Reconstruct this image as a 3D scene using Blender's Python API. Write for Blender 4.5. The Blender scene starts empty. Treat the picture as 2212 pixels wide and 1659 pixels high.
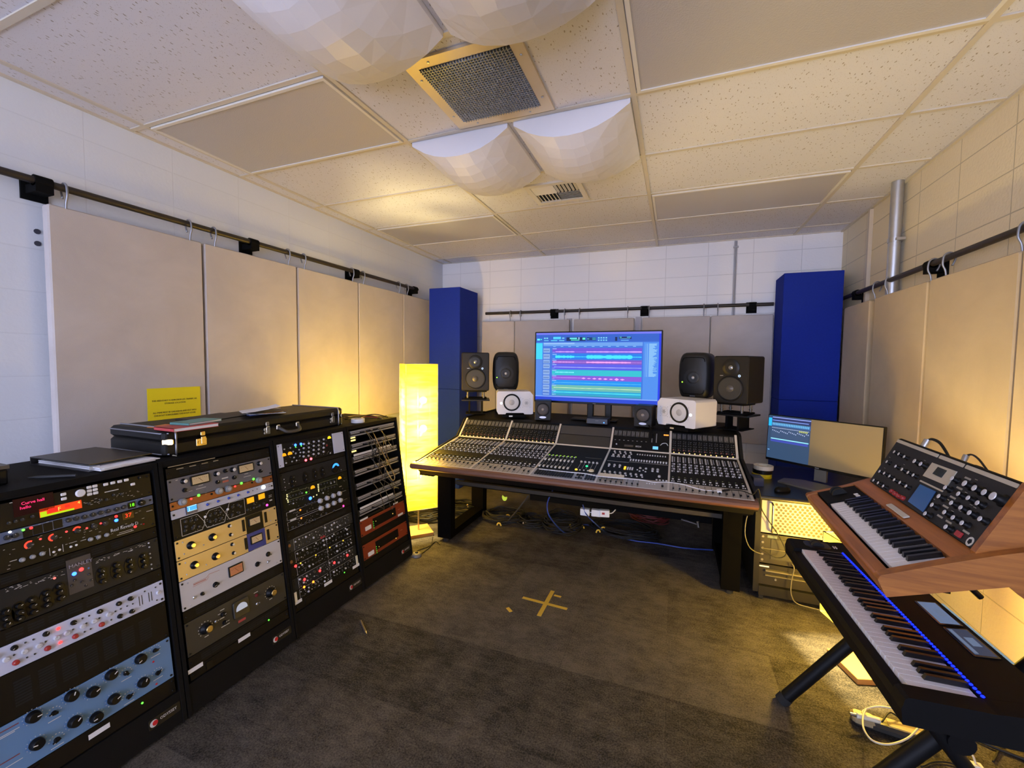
import bpy, math, random
from mathutils import Vector, Matrix
random.seed(11)
SC = bpy.context.scene
COL = SC.collection
PI = math.pi
# ------------------------------------------------------------------ camera model
F, YAW, PITCH, ROLL = 914.37, .36811, -.052737, .011237
CH, CZ = 1.41, 2.634            # eye height, ceiling height
XL, XR, YB = -2.78, 1.386, 4.732  # room walls
_f = Vector((-math.sin(YAW)*math.cos(PITCH), math.cos(YAW)*math.cos(PITCH), math.sin(PITCH)))
_r0 = Vector((math.cos(YAW), math.sin(YAW), 0)); _u0 = _r0.cross(_f)
_r = _r0*math.cos(ROLL)+_u0*math.sin(ROLL); _u = _u0*math.cos(ROLL)-_r0*math.sin(ROLL)
EYE = Vector((0, 0, CH))
def ray(px, py): return _r*((px-1106)/F) - _u*((py-829.5)/F) + _f
def on_X(px, py, v): d = ray(px, py); return EYE + d*(v/d.x)
def on_Y(px, py, v): d = ray(px, py); return EYE + d*(v/d.y)
def on_Z(px, py, v): d = ray(px, py); return EYE + d*((v-CH)/d.z)
def on_plane(px, py, p, n): d = ray(px, py); return EYE + d*((p-EYE).dot(n)/d.dot(n))
cam = bpy.data.cameras.new('camera'); cam_o = bpy.data.objects.new('camera', cam); COL.objects.link(cam_o)
cam.sensor_fit = 'HORIZONTAL'; cam.sensor_width = 36; cam.lens = F*36/2212; cam.clip_start = .02; cam.clip_end = 60
M = Matrix.Identity(4)
for i in range(3): M[i][0], M[i][1], M[i][2], M[i][3] = _r[i], _u[i], -_f[i], EYE[i]
cam_o.matrix_world = M; SC.camera = cam_o
SC.view_settings.view_transform = 'Standard'; SC.view_settings.look = 'None'; SC.view_settings.gamma = 1
SC.view_settings.use_curve_mapping = False; SC.view_settings.exposure = 0.0
SC.cycles.use_denoising = True
SC.cycles.max_bounces = 6; SC.cycles.diffuse_bounces = 4; SC.cycles.glossy_bounces = 3
SC.cycles.transmission_bounces = 3; SC.cycles.transparent_max_bounces = 6
SC.cycles.caustics_reflective = False; SC.cycles.caustics_refractive = False
SC.cycles.sample_clamp_indirect = 4.0
# ------------------------------------------------------------------ materials
def lin(r, g, b):
    t = lambda c: (c/255/12.92) if c/255 <= .04045 else ((c/255+.055)/1.055)**2.4
    return (t(r), t(g), t(b))
MATS = {}
def mat(name, col, rough=.5, metal=0, emit=0, ecol=None, noise=0, nscale=40, bump=0, spec=.5, coat=0):
    if name in MATS: return MATS[name]
    m = bpy.data.materials.new(name); m.use_nodes = True; MATS[name] = m
    nt = m.node_tree; b = nt.nodes['Principled BSDF']
    b.inputs['Base Color'].default_value = (*col, 1); b.inputs['Roughness'].default_value = rough
    b.inputs['Metallic'].default_value = metal; b.inputs['Specular IOR Level'].default_value = spec
    b.inputs['Coat Weight'].default_value = coat
    if emit:
        b.inputs['Emission Color'].default_value = (*(ecol or col), 1); b.inputs['Emission Strength'].default_value = emit
    if noise or bump:
        tc = nt.nodes.new('ShaderNodeTexCoord'); n = nt.nodes.new('ShaderNodeTexNoise')
        n.inputs['Scale'].default_value = nscale; n.inputs['Detail'].default_value = 4
        nt.links.new(tc.outputs['Object'], n.inputs['Vector'])
        if noise:
            mx = nt.nodes.new('ShaderNodeMix'); mx.data_type = 'RGBA'
            mx.inputs['A'].default_value = (*[c*(1-noise) for c in col], 1)
            mx.inputs['B'].default_value = (*[min(1, c*(1+noise)) for c in col], 1)
            nt.links.new(n.outputs['Fac'], mx.inputs['Factor']); nt.links.new(mx.outputs['Result'], b.inputs['Base Color'])
        if bump:
            bp = nt.nodes.new('ShaderNodeBump'); bp.inputs['Strength'].default_value = bump; bp.inputs['Distance'].default_value = .004
            nt.links.new(n.outputs['Fac'], bp.inputs['Height']); nt.links.new(bp.outputs['Normal'], b.inputs['Normal'])
    return m
def glow(name, rgb, s=1.0):
    return mat('glow_'+name, (.012, .012, .012), .5, 0, s, lin(*rgb), spec=.1)
BLACK = mat('black_satin', (.005, .005, .0055), .5, spec=.18)
BLKM = mat('black_matt', (.004, .004, .0043), .85, spec=.08)
BLKP = mat('black_plastic', (.0045, .0045, .005), .42, spec=.18)
RUBB = mat('rubber', (.008, .008, .008), .9)
STEEL = mat('steel', (.55, .55, .56), .3, 1)
GALV = mat('galvanised', (.52, .53, .55), .38, .9, noise=.15, nscale=18)
ALU = mat('aluminium', (.62, .62, .63), .4, .6)
GOLD = mat('brass', (.80, .62, .28), .28, 1)
WHITE = mat('white_plastic', (.75, .74, .74), .4)
CREAM = mat('cream_plastic', (.72, .66, .50), .45)
GREY = mat('grey_plastic', (.23, .24, .25), .45)
LGREY = mat('light_grey_plastic', (.42, .42, .45), .45)
DGREY = mat('dark_grey', (.022, .023, .026), .5, spec=.3)
SLATE = mat('slate_panel', (.014, .015, .018), .5, spec=.15)
LEGEND = mat('printed_white', (.55, .55, .56), .6)
PAPER = mat('paper', (.75, .75, .78), .8)
REDP = mat('red_plastic', (.32, .02, .02), .4)
BLUEP = mat('blue_plastic', (.02, .05, .35), .4)
WOODF = None
# ------------------------------------------------------------------ mesh builder
class MB:
    def __init__(s): s.v, s.f, s.mi, s.sm = [], [], [], []
    def add(s, vs, fs, mi=0, sm=False, T=None):
        o = len(s.v)
        s.v += [tuple(T @ Vector(v)) if T else tuple(v) for v in vs]
        for f in fs: s.f.append([i+o for i in f]); s.mi.append(mi); s.sm.append(sm)
        return s
    def b(s, x0, x1, y0, y1, z0, z1, mi=0, T=None):
        vs = [(x, y, z) for x in (x0, x1) for y in (y0, y1) for z in (z0, z1)]
        return s.add(vs, [(0, 1, 3, 2), (4, 6, 7, 5), (0, 4, 5, 1), (2, 3, 7, 6), (0, 2, 6, 4), (1, 5, 7, 3)], mi, False, T)
    def rb(s, x0, x1, y0, y1, z0, z1, r=.004, mi=0, T=None, n=3):   # rounded in x/y, chamfered in z
        def ring(k):
            pts = []
            for cx, cy, a0 in ((x1-r, y1-r, 0), (x0+r, y1-r, 90), (x0+r, y0+r, 180), (x1-r, y0+r, 270)):
                for i in range(n+1):
                    a = math.radians(a0+90*i/n); pts.append((cx+(r-k)*math.cos(a), cy+(r-k)*math.sin(a)))
            return pts
        c = min(r*.5, (z1-z0)*.3)
        rings = [(z0, c), (z0+c, 0), (z1-c, 0), (z1, c)]; m = 4*(n+1); vs = []
        for z, k in rings: vs += [(x, y, z) for x, y in ring(k)]
        fs = [tuple(range(m))[::-1], tuple(range(3*m, 4*m))]
        for j in range(3):
            for i in range(m): fs.append((j*m+i, j*m+(i+1) % m, (j+1)*m+(i+1) % m, (j+1)*m+i))
        return s.add(vs, fs, mi, False, T)
    def cyl(s, p0, p1, r0, r1=None, n=16, mi=0, cap=True, sm=True, T=None):
        p0, p1 = Vector(p0), Vector(p1); r1 = r0 if r1 is None else r1
        d = (p1-p0).normalized(); a = d.orthogonal().normalized(); c = d.cross(a)
        vs = []
        for p, r in ((p0, r0), (p1, r1)):
            for i in range(n):
                t = 2*PI*i/n; vs.append(p+a*(r*math.cos(t))+c*(r*math.sin(t)))
        s.add(vs, [(i, (i+1) % n, n+(i+1) % n, n+i) for i in range(n)], mi, sm, T)
        if cap:
            if r0 > 1e-6: s.add(vs[:n], [tuple(range(n))[::-1]], mi, False, T)
            if r1 > 1e-6: s.add(vs[n:], [tuple(range(n))], mi, False, T)
        return s
    def lathe(s, prof, n=20, mi=0, T=None, sm=True, a0=0):
        vs, fs = [], []
        for r, z in prof:
            for i in range(n):
                t = 2*PI*i/n+a0; vs.append((r*math.cos(t), r*math.sin(t), z))
        for j in range(len(prof)-1):
            for i in range(n): fs.append((j*n+i, j*n+(i+1) % n, (j+1)*n+(i+1) % n, (j+1)*n+i))
        s.add(vs, fs, mi, sm, T)
        for k, rev in ((0, True), (len(prof)-1, False)):
            if prof[k][0] > 1e-6:
                idx = tuple(range(n)); s.add(vs[k*n:(k+1)*n], [idx[::-1] if rev else idx], mi, False, T)
        return s
    def prism(s, poly, z0, z1, mi=0, T=None, sm=False):
        n = len(poly); vs = [(x, y, z0) for x, y in poly]+[(x, y, z1) for x, y in poly]
        s.add(vs, [tuple(range(n))[::-1], tuple(range(n, 2*n))], mi, False, T)
        return s.add(vs, [(i, (i+1) % n, n+(i+1) % n, n+i) for i in range(n)], mi, sm, T)
    def tube(s, pts, r, n=6, mi=0, res=0, T=None):
        pts = [Vector(p) for p in pts]
        if res and len(pts) > 2:
            q = []
            for i in range(len(pts)-1):
                a, b = pts[i], pts[i+1]; pa = pts[i-1] if i else a*2-b; pb = pts[i+2] if i+2 < len(pts) else b*2-a
                for k in range(res):
                    t = k/res
                    q.append(.5*((2*a)+(b-pa)*t+(2*pa-5*a+4*b-pb)*t*t+(3*a-pa-3*b+pb)*t**3))
            q.append(pts[-1]); pts = q
        vs, fs = [], []; up = None
        for i, p in enumerate(pts):
            d = (pts[min(i+1, len(pts)-1)]-pts[max(i-1, 0)])
            d = d.normalized() if d.length > 1e-9 else Vector((0, 0, 1))
            if up is None: up = d.orthogonal().normalized()
            up = (up-d*up.dot(d)); up = up.normalized() if up.length > 1e-6 else d.orthogonal().normalized()
            c = d.cross(up)
            for k in range(n):
                t = 2*PI*k/n; vs.append(p+up*(r*math.cos(t))+c*(r*math.sin(t)))
        for i in range(len(pts)-1):
            for k in range(n): fs.append((i*n+k, i*n+(k+1) % n, (i+1)*n+(k+1) % n, (i+1)*n+k))
        fs += [tuple(range(n))[::-1]]; s.add(vs, fs, mi, True, T)
        return s.add(vs[-n:], [tuple(range(n))], mi, False, T)
    def sph(s, c, r, n=12, m=8, mi=0, sz=1, T=None):
        pr = [(r*math.sin(PI*i/m), -r*sz*math.cos(PI*i/m)) for i in range(m+1)]
        pr[0] = (1e-5, pr[0][1]); pr[-1] = (1e-5, pr[-1][1])
        X = Matrix.Translation(Vector(c)); return s.lathe(pr, n, mi, (T @ X) if T else X)
    def mesh(s, name, mats):
        me = bpy.data.meshes.new(name); me.from_pydata(s.v, [], s.f); me.validate() if False else None
        for m in (mats if isinstance(mats, (list, tuple)) else [mats]): me.materials.append(m)
        me.polygons.foreach_set('material_index', s.mi); me.polygons.foreach_set('use_smooth', s.sm); me.update()
        return me
def ob(name, geo, mats=None, parent=None, loc=(0, 0, 0), rz=0, T=None, scale=None):
    me = geo.mesh(name, mats) if isinstance(geo, MB) else geo
    o = bpy.data.objects.new(name, me); COL.objects.link(o)
    if parent: o.parent = parent
    if T is not None: o.matrix_local = T
    else: o.location = loc; o.rotation_euler = (0, 0, rz)
    if scale is not None: o.scale = scale if not isinstance(scale, (int, float)) else (scale,)*3
    return o
def tag(o, label=None, cat=None, group=None, kind=None):
    if label: o['label'] = label
    if cat: o['category'] = cat
    if group: o['group'] = group
    if kind: o['kind'] = kind
    return o
def thing(name, label, cat, loc=(0, 0, 0), rz=0, group=None, T=None):
    o = bpy.data.objects.new(name, None); COL.objects.link(o); o.empty_display_size = .05
    if T is not None: o.matrix_world = T
    else: o.location = loc; o.rotation_euler = (0, 0, rz)
    return tag(o, label, cat, group)
def bevel(o, w=.004, n=2):
    m = o.modifiers.new('bevel', 'BEVEL'); m.width = w; m.segments = n; m.limit_method = 'ANGLE'; return o
def text(s, size, m, parent, T, name='lettering', align='CENTER', ext=.0004, sx=1):
    c = bpy.data.curves.new(name, 'FONT'); c.body = s; c.size = size; c.align_x = align; c.align_y = 'CENTER'; c.extrude = ext
    c.resolution_u = 2
    c.materials.append(m); o = bpy.data.objects.new(name, c); COL.objects.link(o)
    if parent: o.parent = parent
    o.matrix_local = T @ Matrix.Diagonal((sx, 1, 1, 1)) if sx != 1 else T
    return o
TR = Matrix.Translation
def frame(p, u, v, w):
    m = Matrix.Identity(4)
    for i in range(3): m[i][0], m[i][1], m[i][2], m[i][3] = u[i], v[i], w[i], p[i]
    return m
def copy_tree(o, parent=None):
    c = o.copy(); COL.objects.link(c)
    if parent: c.parent = parent
    for ch in list(o.children): copy_tree(ch, c)
    return c
# node helper for surface materials
def nodemat(name, build):
    m = bpy.data.materials.new(name); m.use_nodes = True
    nt = m.node_tree; build(nt, nt.nodes['Principled BSDF'], lambda t, **k: _nn(nt, t, k)); MATS[name] = m
    return m
def _nn(nt, t, k):
    n = nt.nodes.new('ShaderNode'+t)
    for a, v in k.items():
        if a.startswith('_'): setattr(n, a[1:], v)
        else: n.inputs[a.replace('__', ' ')].default_value = v
    return n
# ------------------------------------------------------------------ room surfaces
def _carpet(nt, b, N):
    L = nt.links.new
    tc = N('TexCoord'); mp = N('Mapping'); mp.inputs['Rotation'].default_value = (0, 0, 0)
    L(tc.outputs['Object'], mp.inputs['Vector'])
    br = N('TexBrick', _offset=.5, Scale=1.0, Color1=(.28, .28, .28, 1), Color2=(.72, .72, .72, 1), Mortar=(.48, .48, .48, 1), Mortar__Size=.002, Brick__Width=.92, Row__Height=.46)
    L(mp.outputs['Vector'], br.inputs['Vector'])
    st = N('Mapping'); st.inputs['Scale'].default_value = (14, 34, 5); L(tc.outputs['Object'], st.inputs['Vector'])
    n1 = N('TexNoise', Scale=1.0, Detail=6.0, Roughness=.7); L(st.outputs['Vector'], n1.inputs['Vector'])
    n2 = N('TexNoise', Scale=150.0, Detail=5.0, Roughness=.8); L(tc.outputs['Object'], n2.inputs['Vector'])
    n3 = N('TexNoise', Scale=6.0, Detail=5.0, Roughness=.65); L(tc.outputs['Object'], n3.inputs['Vector'])
    m1 = N('Math', _operation='MULTIPLY'); L(br.outputs['Color'], m1.inputs[0]); m1.inputs[1].default_value = .35
    m2 = N('Math', _operation='MULTIPLY_ADD'); L(n1.outputs['Fac'], m2.inputs[0]); m2.inputs[1].default_value = .38; L(m1.outputs[0], m2.inputs[2])
    m3 = N('Math', _operation='MULTIPLY_ADD'); L(n3.outputs['Fac'], m3.inputs[0]); m3.inputs[1].default_value = .45; L(m2.outputs[0], m3.inputs[2])
    m4 = N('Math', _operation='MULTIPLY_ADD'); L(n2.outputs['Fac'], m4.inputs[0]); m4.inputs[1].default_value = 1.07; L(m3.outputs[0], m4.inputs[2])
    cr = N('ValToRGB'); e = cr.color_ramp.elements
    e[0].position = .75; e[0].color = (.015, .0134, .0120, 1); e[1].position = 1.45 if False else 1.0; e[1].color = (.104, .092, .078, 1)
    sc = N('Math', _operation='MULTIPLY'); sc.inputs[1].default_value = .78; L(m4.outputs[0], sc.inputs[0])
    L(sc.outputs[0], cr.inputs['Fac']); L(cr.outputs['Color'], b.inputs['Base Color'])
    bp = N('Bump', Strength=.7, Distance=.004); L(n2.outputs['Fac'], bp.inputs['Height']); L(bp.outputs['Normal'], b.inputs['Normal'])
    b.inputs['Roughness'].default_value = .95; b.inputs['Specular IOR Level'].default_value = .15
CARPET = nodemat('carpet', _carpet)
def _tile(nt, b, N):
    L = nt.links.new
    tc = N('TexCoord'); n = N('TexNoise', Scale=30.0, Detail=2.0); L(tc.outputs['Object'], n.inputs['Vector'])
    ad = N('VectorMath', _operation='MULTIPLY_ADD'); L(n.outputs['Color'], ad.inputs[0]); ad.inputs[1].default_value = (.022, .022, 0); L(tc.outputs['Object'], ad.inputs[2])
    mp = N('Mapping'); mp.inputs['Scale'].default_value = (75, 30, 1); mp.inputs['Rotation'].default_value = (0, 0, .5); L(ad.outputs[0], mp.inputs['Vector'])
    vo = N('TexVoronoi', Scale=1.0, Randomness=1.0); L(mp.outputs['Vector'], vo.inputs['Vector'])
    lt = N('Math', _operation='LESS_THAN'); L(vo.outputs['Distance'], lt.inputs[0]); lt.inputs[1].default_value = .17
    v2 = N('TexVoronoi', Scale=140.0); L(tc.outputs['Object'], v2.inputs['Vector'])
    l2 = N('Math', _operation='LESS_THAN'); L(v2.outputs['Distance'], l2.inputs[0]); l2.inputs[1].default_value = .13
    mx = N('Math', _operation='MAXIMUM'); L(lt.outputs[0], mx.inputs[0]); L(l2.outputs[0], mx.inputs[1])
    mix = N('Mix', _data_type='RGBA'); L(mx.outputs[0], mix.inputs['Factor'])
    mix.inputs['A'].default_value = (.67, .66, .71, 1); mix.inputs['B'].default_value = (.34, .30, .27, 1)
    L(mix.outputs['Result'], b.inputs['Base Color']); b.inputs['Roughness'].default_value = .9
TILE = nodemat('ceiling_tile', _tile)
def block(name, col, ax, z0, u0, bump=.35, mo=.80):
    def f(nt, b, N):
        L = nt.links.new
        tc = N('TexCoord'); sp = N('SeparateXYZ'); L(tc.outputs['Object'], sp.inputs[0]); cb = N('CombineXYZ')
        a = N('Math', _operation='SUBTRACT'); L(sp.outputs[ax], a.inputs[0]); a.inputs[1].default_value = u0
        c = N('Math', _operation='SUBTRACT'); L(sp.outputs['Z'], c.inputs[0]); c.inputs[1].default_value = z0
        L(a.outputs[0], cb.inputs[0]); L(c.outputs[0], cb.inputs[1])
        d = tuple(x*mo for x in col)
        br = N('TexBrick', _offset=0.0, Scale=1.0, Color1=(*col, 1), Color2=(*[x*.985 for x in col], 1), Mortar=(*d, 1), Mortar__Size=.0035, Mortar__Smooth=.6, Brick__Width=.4, Row__Height=.1955)
        L(cb.outputs[0], br.inputs['Vector']); L(br.outputs['Color'], b.inputs['Base Color'])
        n = N('TexNoise', Scale=70.0, Detail=5.0); L(tc.outputs['Object'], n.inputs['Vector'])
        s = N('Math', _operation='MULTIPLY_ADD'); L(br.outputs['Fac'], s.inputs[0]); s.inputs[1].default_value = -1.2; L(n.outputs['Fac'], s.inputs[2])
        bp = N('Bump', Strength=bump, Distance=.004); L(s.outputs[0], bp.inputs['Height']); L(bp.outputs['Normal'], b.inputs['Normal'])
        b.inputs['Roughness'].default_value = .55
    return nodemat(name, f)
WBACK = block('painted_block_back', (.87, .85, .83), 'X', 1.906, -.125)
WLEFT = block('painted_block_left', (.71, .74, .79), 'Y', 1.906, .05, .15, .93)
WRIGHT = block('painted_block_right', (.80, .69, .47), 'Y', 1.906, 3.42, .5, .66)
Y0 = -3.4
def struct(name, mb, m, **k): return tag(ob(name, mb, m), kind='structure', **k)
struct('floor', MB().b(XL-.1, XR+.1, Y0, YB+.1, -.1, 0), CARPET)
struct('ceiling', MB().b(XL-.1, XR+.1, Y0, YB+.1, CZ, CZ+.1), TILE)
struct('wall_left', MB().b(XL-.1, XL, Y0, YB+.1, 0, CZ), WLEFT)
struct('wall_back', MB().b(XL, XR, YB, YB+.1, 0, CZ), WBACK)
struct('wall_right', MB().b(XR, XR+.1, Y0, YB+.1, 0, CZ), WRIGHT)
BASEB = mat('vinyl_base', (.05, .035, .025), .6)
struct('baseboard_back', MB().b(XL, XR, YB-.012, YB, 0, .1), BASEB)
struct('baseboard_left', MB().b(XL, XL+.012, Y0, YB, 0, .1), BASEB)
struct('baseboard_right', MB().b(XR-.012, XR, Y0, YB, 0, .1), BASEB)
# ceiling grid
XA, GY = -.2144, 1.44615
TEE = mat('painted_tee', (.60, .54, .44), .45)
g = MB()
for k in (-2, -1, 0, 1):
    x = XA+1.2192*k; g.b(x-.012, x+.012, Y0, YB, CZ-.007, CZ+.001)
for r in range(-5, 6):
    y = GY+.6096*r; g.b(XL, XR, y-.012, y+.012, CZ-.006, CZ+.001)
struct('trim_1', g, TEE)
struct('trim_2', MB().b(XL, XL+.02, Y0, YB, CZ-.008, CZ).b(XR-.02, XR, Y0, YB, CZ-.014, CZ).b(XL, XR, YB-.016, YB, CZ-.008, CZ), TEE)
# ceiling light panels (off)
def _lens(nt, b, N):
    L = nt.links.new; tc = N('TexCoord')
    w = N('TexVoronoi', Scale=160.0); L(tc.outputs['Object'], w.inputs['Vector'])
    bp = N('Bump', Strength=.25, Distance=.002); L(w.outputs['Distance'], bp.inputs['Height']); L(bp.outputs['Normal'], b.inputs['Normal'])
    b.inputs['Base Color'].default_value = (.46, .43, .42, 1); b.inputs['Roughness'].default_value = .40; b.inputs['Specular IOR Level'].default_value = .95
LENS = nodemat('acrylic_lens', _lens)
FRM = mat('white_metal_frame', (.72, .68, .60), .4)
def light_panel(x0, r, lab):
    y0 = GY+.6096*r
    t = thing('ceiling_light', lab, 'ceiling light', (x0+.6096, y0+.3048, CZ), 0, 'unlit ceiling light panels')
    a, c = .592, .288
    m = MB()
    for q in ((-a, a, -c, -c+.016), (-a, a, c-.016, c), (-a, -a+.016, -c+.016, c-.016), (a-.016, a, -c+.016, c-.016)): m.b(q[0], q[1], q[2], q[3], -.014, -.001)
    ob('light_frame', m, FRM, t)
    ob('lens_panel', MB().b(-a+.012, a-.012, -c+.012, c-.012, -.009, -.002), LENS, t)
light_panel(XA-2*1.2192, 0, 'unlit ceiling light panel with a yellow-lit corner, between the diffusers and left wall')
light_panel(XA, 0, 'unlit grey ceiling light panel cut off by the top edge of the photo')
light_panel(XA, 3, 'unlit grey ceiling light panel over the right half of the mixing console')
light_panel(XA-2*1.2192, 3, 'unlit grey-green ceiling light panel near the back left corner above the paper lamp')
# domed diffusers
DIFF = mat('white_moulded_plastic', (.76, .74, .76), .42)
def dome_mesh():
    a, n = .288, 8; rnd = random.Random(3); m = MB(); P = []
    for i in range(n+1):
        for j in range(n+1):
            u, v = -1+2*i/n, -1+2*j/n
            if 0 < i < n: u += rnd.uniform(-.03, .03)
            if 0 < j < n: v += rnd.uniform(-.03, .03)
            h = .024+.160*max(0, 1-abs(u)**2.2)*(1-.40*v*v)
            P.append((a*u, a*v, -h))
    fs = []
    for i in range(n):
        for j in range(n):
            q = [i*(n+1)+j, (i+1)*(n+1)+j, (i+1)*(n+1)+j+1, i*(n+1)+j+1]
            fs += [(q[0], q[2], q[1]), (q[0], q[3], q[2])] if (i+j) % 2 else [(q[0], q[3], q[1]), (q[1], q[3], q[2])]
    m.add(P, fs)
    def skirt(idx): 
        vs = [P[k] for k in idx]+[(P[k][0], P[k][1], 0) for k in idx]; q = len(idx)
        m.add(vs, [(i, i+1, q+i+1, q+i) for i in range(q-1)])
    skirt([j for j in range(n+1)]); skirt([n*(n+1)+j for j in range(n+1)]); skirt([i*(n+1) for i in range(n+1)]); skirt([i*(n+1)+n for i in range(n+1)])
    m.b(-a, a, -a, a, -.004, 0)
    return m.mesh('diffuser', DIFF)
DM = dome_mesh()
for c, r, lab in ((0, 1, 'white faceted ceiling diffuser behind the big grille, nearer the left wall'), (1, 1, 'white faceted ceiling diffuser behind the big grille, nearer the right wall'),
                  (0, -1, 'white faceted ceiling diffuser at the top edge, showing its whole lower curve'), (1, -1, 'white faceted ceiling diffuser mostly cut off by the top photo edge')):
    o = ob('ceiling_diffuser', DM, loc=(XA-1.2192+.3048+.6096*c, GY+.6096*r+.3048, CZ-.001)); tag(o, lab, 'diffuser', 'domed ceiling diffusers')
# big return grille
c = [on_Z(*q, CZ) for q in ((868, 130), (1120, 62), (1197, 232), (990, 275))]
gx0, gx1 = (c[0].x+c[3].x)/2, (c[1].x+c[2].x)/2; gy0, gy1 = (c[0].y+c[1].y)/2, (c[2].y+c[3].y)/2
gw, gd = gx1-gx0, gy1-gy0
t = thing('return_air_grille', 'square metal return air grille with egg-crate lattice, among the ceiling diffusers', 'vent', ((gx0+gx1)/2, (gy0+gy1)/2, CZ))
hw, hd, e = gw/2, gd/2, .052
m = MB()
for x0, x1, y0, y1 in ((-hw, hw, -hd, -hd+e), (-hw, hw, hd-e, hd), (-hw, -hw+e, -hd+e, hd-e), (hw-e, hw, -hd+e, hd-e)): m.b(x0, x1, y0, y1, -.012, 0)
ob('grille_frame', m, mat('champagne_metal', (.62, .53, .40), .4, .35), t)
m = MB(); iw, idp = hw-e, hd-e
for i in range(1, 30):
    x = -iw+2*iw*i/30; m.b(x-.0012, x+.0012, -idp, idp, -.018, -.004)
    y = -idp+2*idp*i/30; m.b(-iw, iw, y-.0012, y+.0012, -.018, -.004)
ob('lattice', m, mat('lattice_metal', (.38, .40, .46), .4, .5), t)
ob('backing', MB().b(-iw, iw, -idp, idp, -.003, 0), mat('duct_dark', (.012, .014, .022), .8), t)
m = MB()
for x in (-hw*.55, hw*.55):
    for y in (-hd+e/2, hd-e/2): m.cyl((x, y, -.013), (x, y, -.016), .006, .004, 8)
for y in (-hd*.55, hd*.55):
    for x in (-hw+e/2, hw-e/2): m.cyl((x, y, -.013), (x, y, -.016), .006, .004, 8)
ob('screw', m, STEEL, t)
# small supply vent
c = [on_Z(*q, CZ) for q in ((1130, 402), (1250, 382), (1273, 424), (1166, 441))]
vx0, vx1 = (c[0].x+c[3].x)/2, (c[1].x+c[2].x)/2; vy0, vy1 = (c[0].y+c[1].y)/2, (c[2].y+c[3].y)/2
t = thing('supply_vent', 'small square ceiling vent with four groups of angled louvres', 'vent', ((vx0+vx1)/2, (vy0+vy1)/2, CZ))
h1, h2 = (vx1-vx0)/2, (vy1-vy0)/2; e = .035
m = MB()
for x0, x1, y0, y1 in ((-h1, h1, -h2, -h2+e), (-h1, h1, h2-e, h2), (-h1, -h1+e, -h2+e, h2-e), (h1-e, h1, -h2+e, h2-e)): m.b(x0, x1, y0, y1, -.014, 0)
ob('vent_frame', m, FRM, t)
ob('backing', MB().b(-h1+e, h1-e, -h2+e, h2-e, -.002, 0), MATS['duct_dark'], t)
a1, a2 = h1-e, h2-e
for qx, qy, ax in ((-1, -1, 0), (1, -1, 1), (-1, 1, 1), (1, 1, 0)):
    m = MB(); ang = .6*(1 if qx*qy > 0 else -1)
    for i in range(6):
        f = (i+.5)/6
        if ax == 0: T = TR((qx*a1/2, qy*a2*f, -.008)) @ Matrix.Rotation(ang*qy, 4, 'X'); m.b(-a1/2, a1/2, -.008, .008, -.001, .001, 0, T)
        else: T = TR((qx*a1*f, qy*a2/2, -.008)) @ Matrix.Rotation(-.6*qx, 4, 'Y'); m.b(-.008, .008, -a2/2, a2/2, -.001, .001, 0, T)
    ob('louvre_group', m, FRM, t)
# ------------------------------------------------------------------ rails, hooks, fabric panels
def fabric(name, col):
    def f(nt, b, N):
        L = nt.links.new; tc = N('TexCoord')
        n = N('TexNoise', Scale=2.2, Detail=6.0, Roughness=.6, Distortion=.6); L(tc.outputs['Object'], n.inputs['Vector'])
        w = N('TexNoise', Scale=420.0, Detail=2.0); L(tc.outputs['Object'], w.inputs['Vector'])
        cr = N('ValToRGB'); e = cr.color_ramp.elements
        e[0].position = .32; e[0].color = (*[x*.88 for x in col], 1); e[1].position = .68; e[1].color = (*[x*1.06 for x in col], 1)
        L(n.outputs['Fac'], cr.inputs['Fac']); L(cr.outputs['Color'], b.inputs['Base Color'])
        bp = N('Bump', Strength=.35, Distance=.002); L(w.outputs['Fac'], bp.inputs['Height']); L(bp.outputs['Normal'], b.inputs['Normal'])
        b.inputs['Roughness'].default_value = .95; b.inputs['Specular IOR Level'].default_value = .1; b.inputs['Sheen Weight'].default_value = .15
    return nodemat(name, f)
FAB = fabric('beige_fabric', (.52, .475, .45))
FABR = fabric('tan_fabric', (.55, .43, .27))
RAILM = mat('black_pipe', (.018, .013, .012), .5)
HOOKM = mat('zinc_hook', (.32, .33, .37), .4, .7)
ORD = ['first', 'second', 'third', 'fourth', 'fifth', 'sixth']
def rail(axis, fix, a0, a1, z, lab, br, name):
    t = thing('wall_rail', lab, 'rail', (fix, a0, z) if axis == 'Y' else (a0, fix, z))
    L = a1-a0
    e = (0, L, 0) if axis == 'Y' else (L, 0, 0)
    ob('pipe', MB().cyl((0, 0, 0), e, .0165, n=14), RAILM, t)
    wall = (XL if fix < 0 else XR)-fix if axis == 'Y' else YB-fix
    for q in br:
        d = q-a0; m = MB(); s = 1 if wall > 0 else -1
        if axis == 'Y':
            m.b(min(wall-.012*s, wall), max(wall-.012*s, wall), d-.045, d+.045, -.075, .03); m.b(min(-.02*s, wall), max(-.02*s, wall), d-.03, d+.03, -.05, -.012); m.cyl((0, d-.03, 0), (0, d+.03, 0), .025, n=12)
        else:
            m.b(d-.045, d+.045, wall-.012, wall, -.075, .03); m.b(d-.03, d+.03, -.02, wall, -.05, -.012); m.cyl((d-.03, 0, 0), (d+.03, 0, 0), .025, n=12)
        ob('bracket', m, BLKM, t)
    return t
RLX, RRX, RBY = -2.70, 1.325, 4.67
rail('Y', RLX, -.5, 4.05, 2.197, 'long black pipe rail across the white left wall above the racks', [on_X(92, 405, RLX).y, on_X(547, 530, RLX).y, on_X(768, 590, RLX).y, 4.0], 'l')
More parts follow.
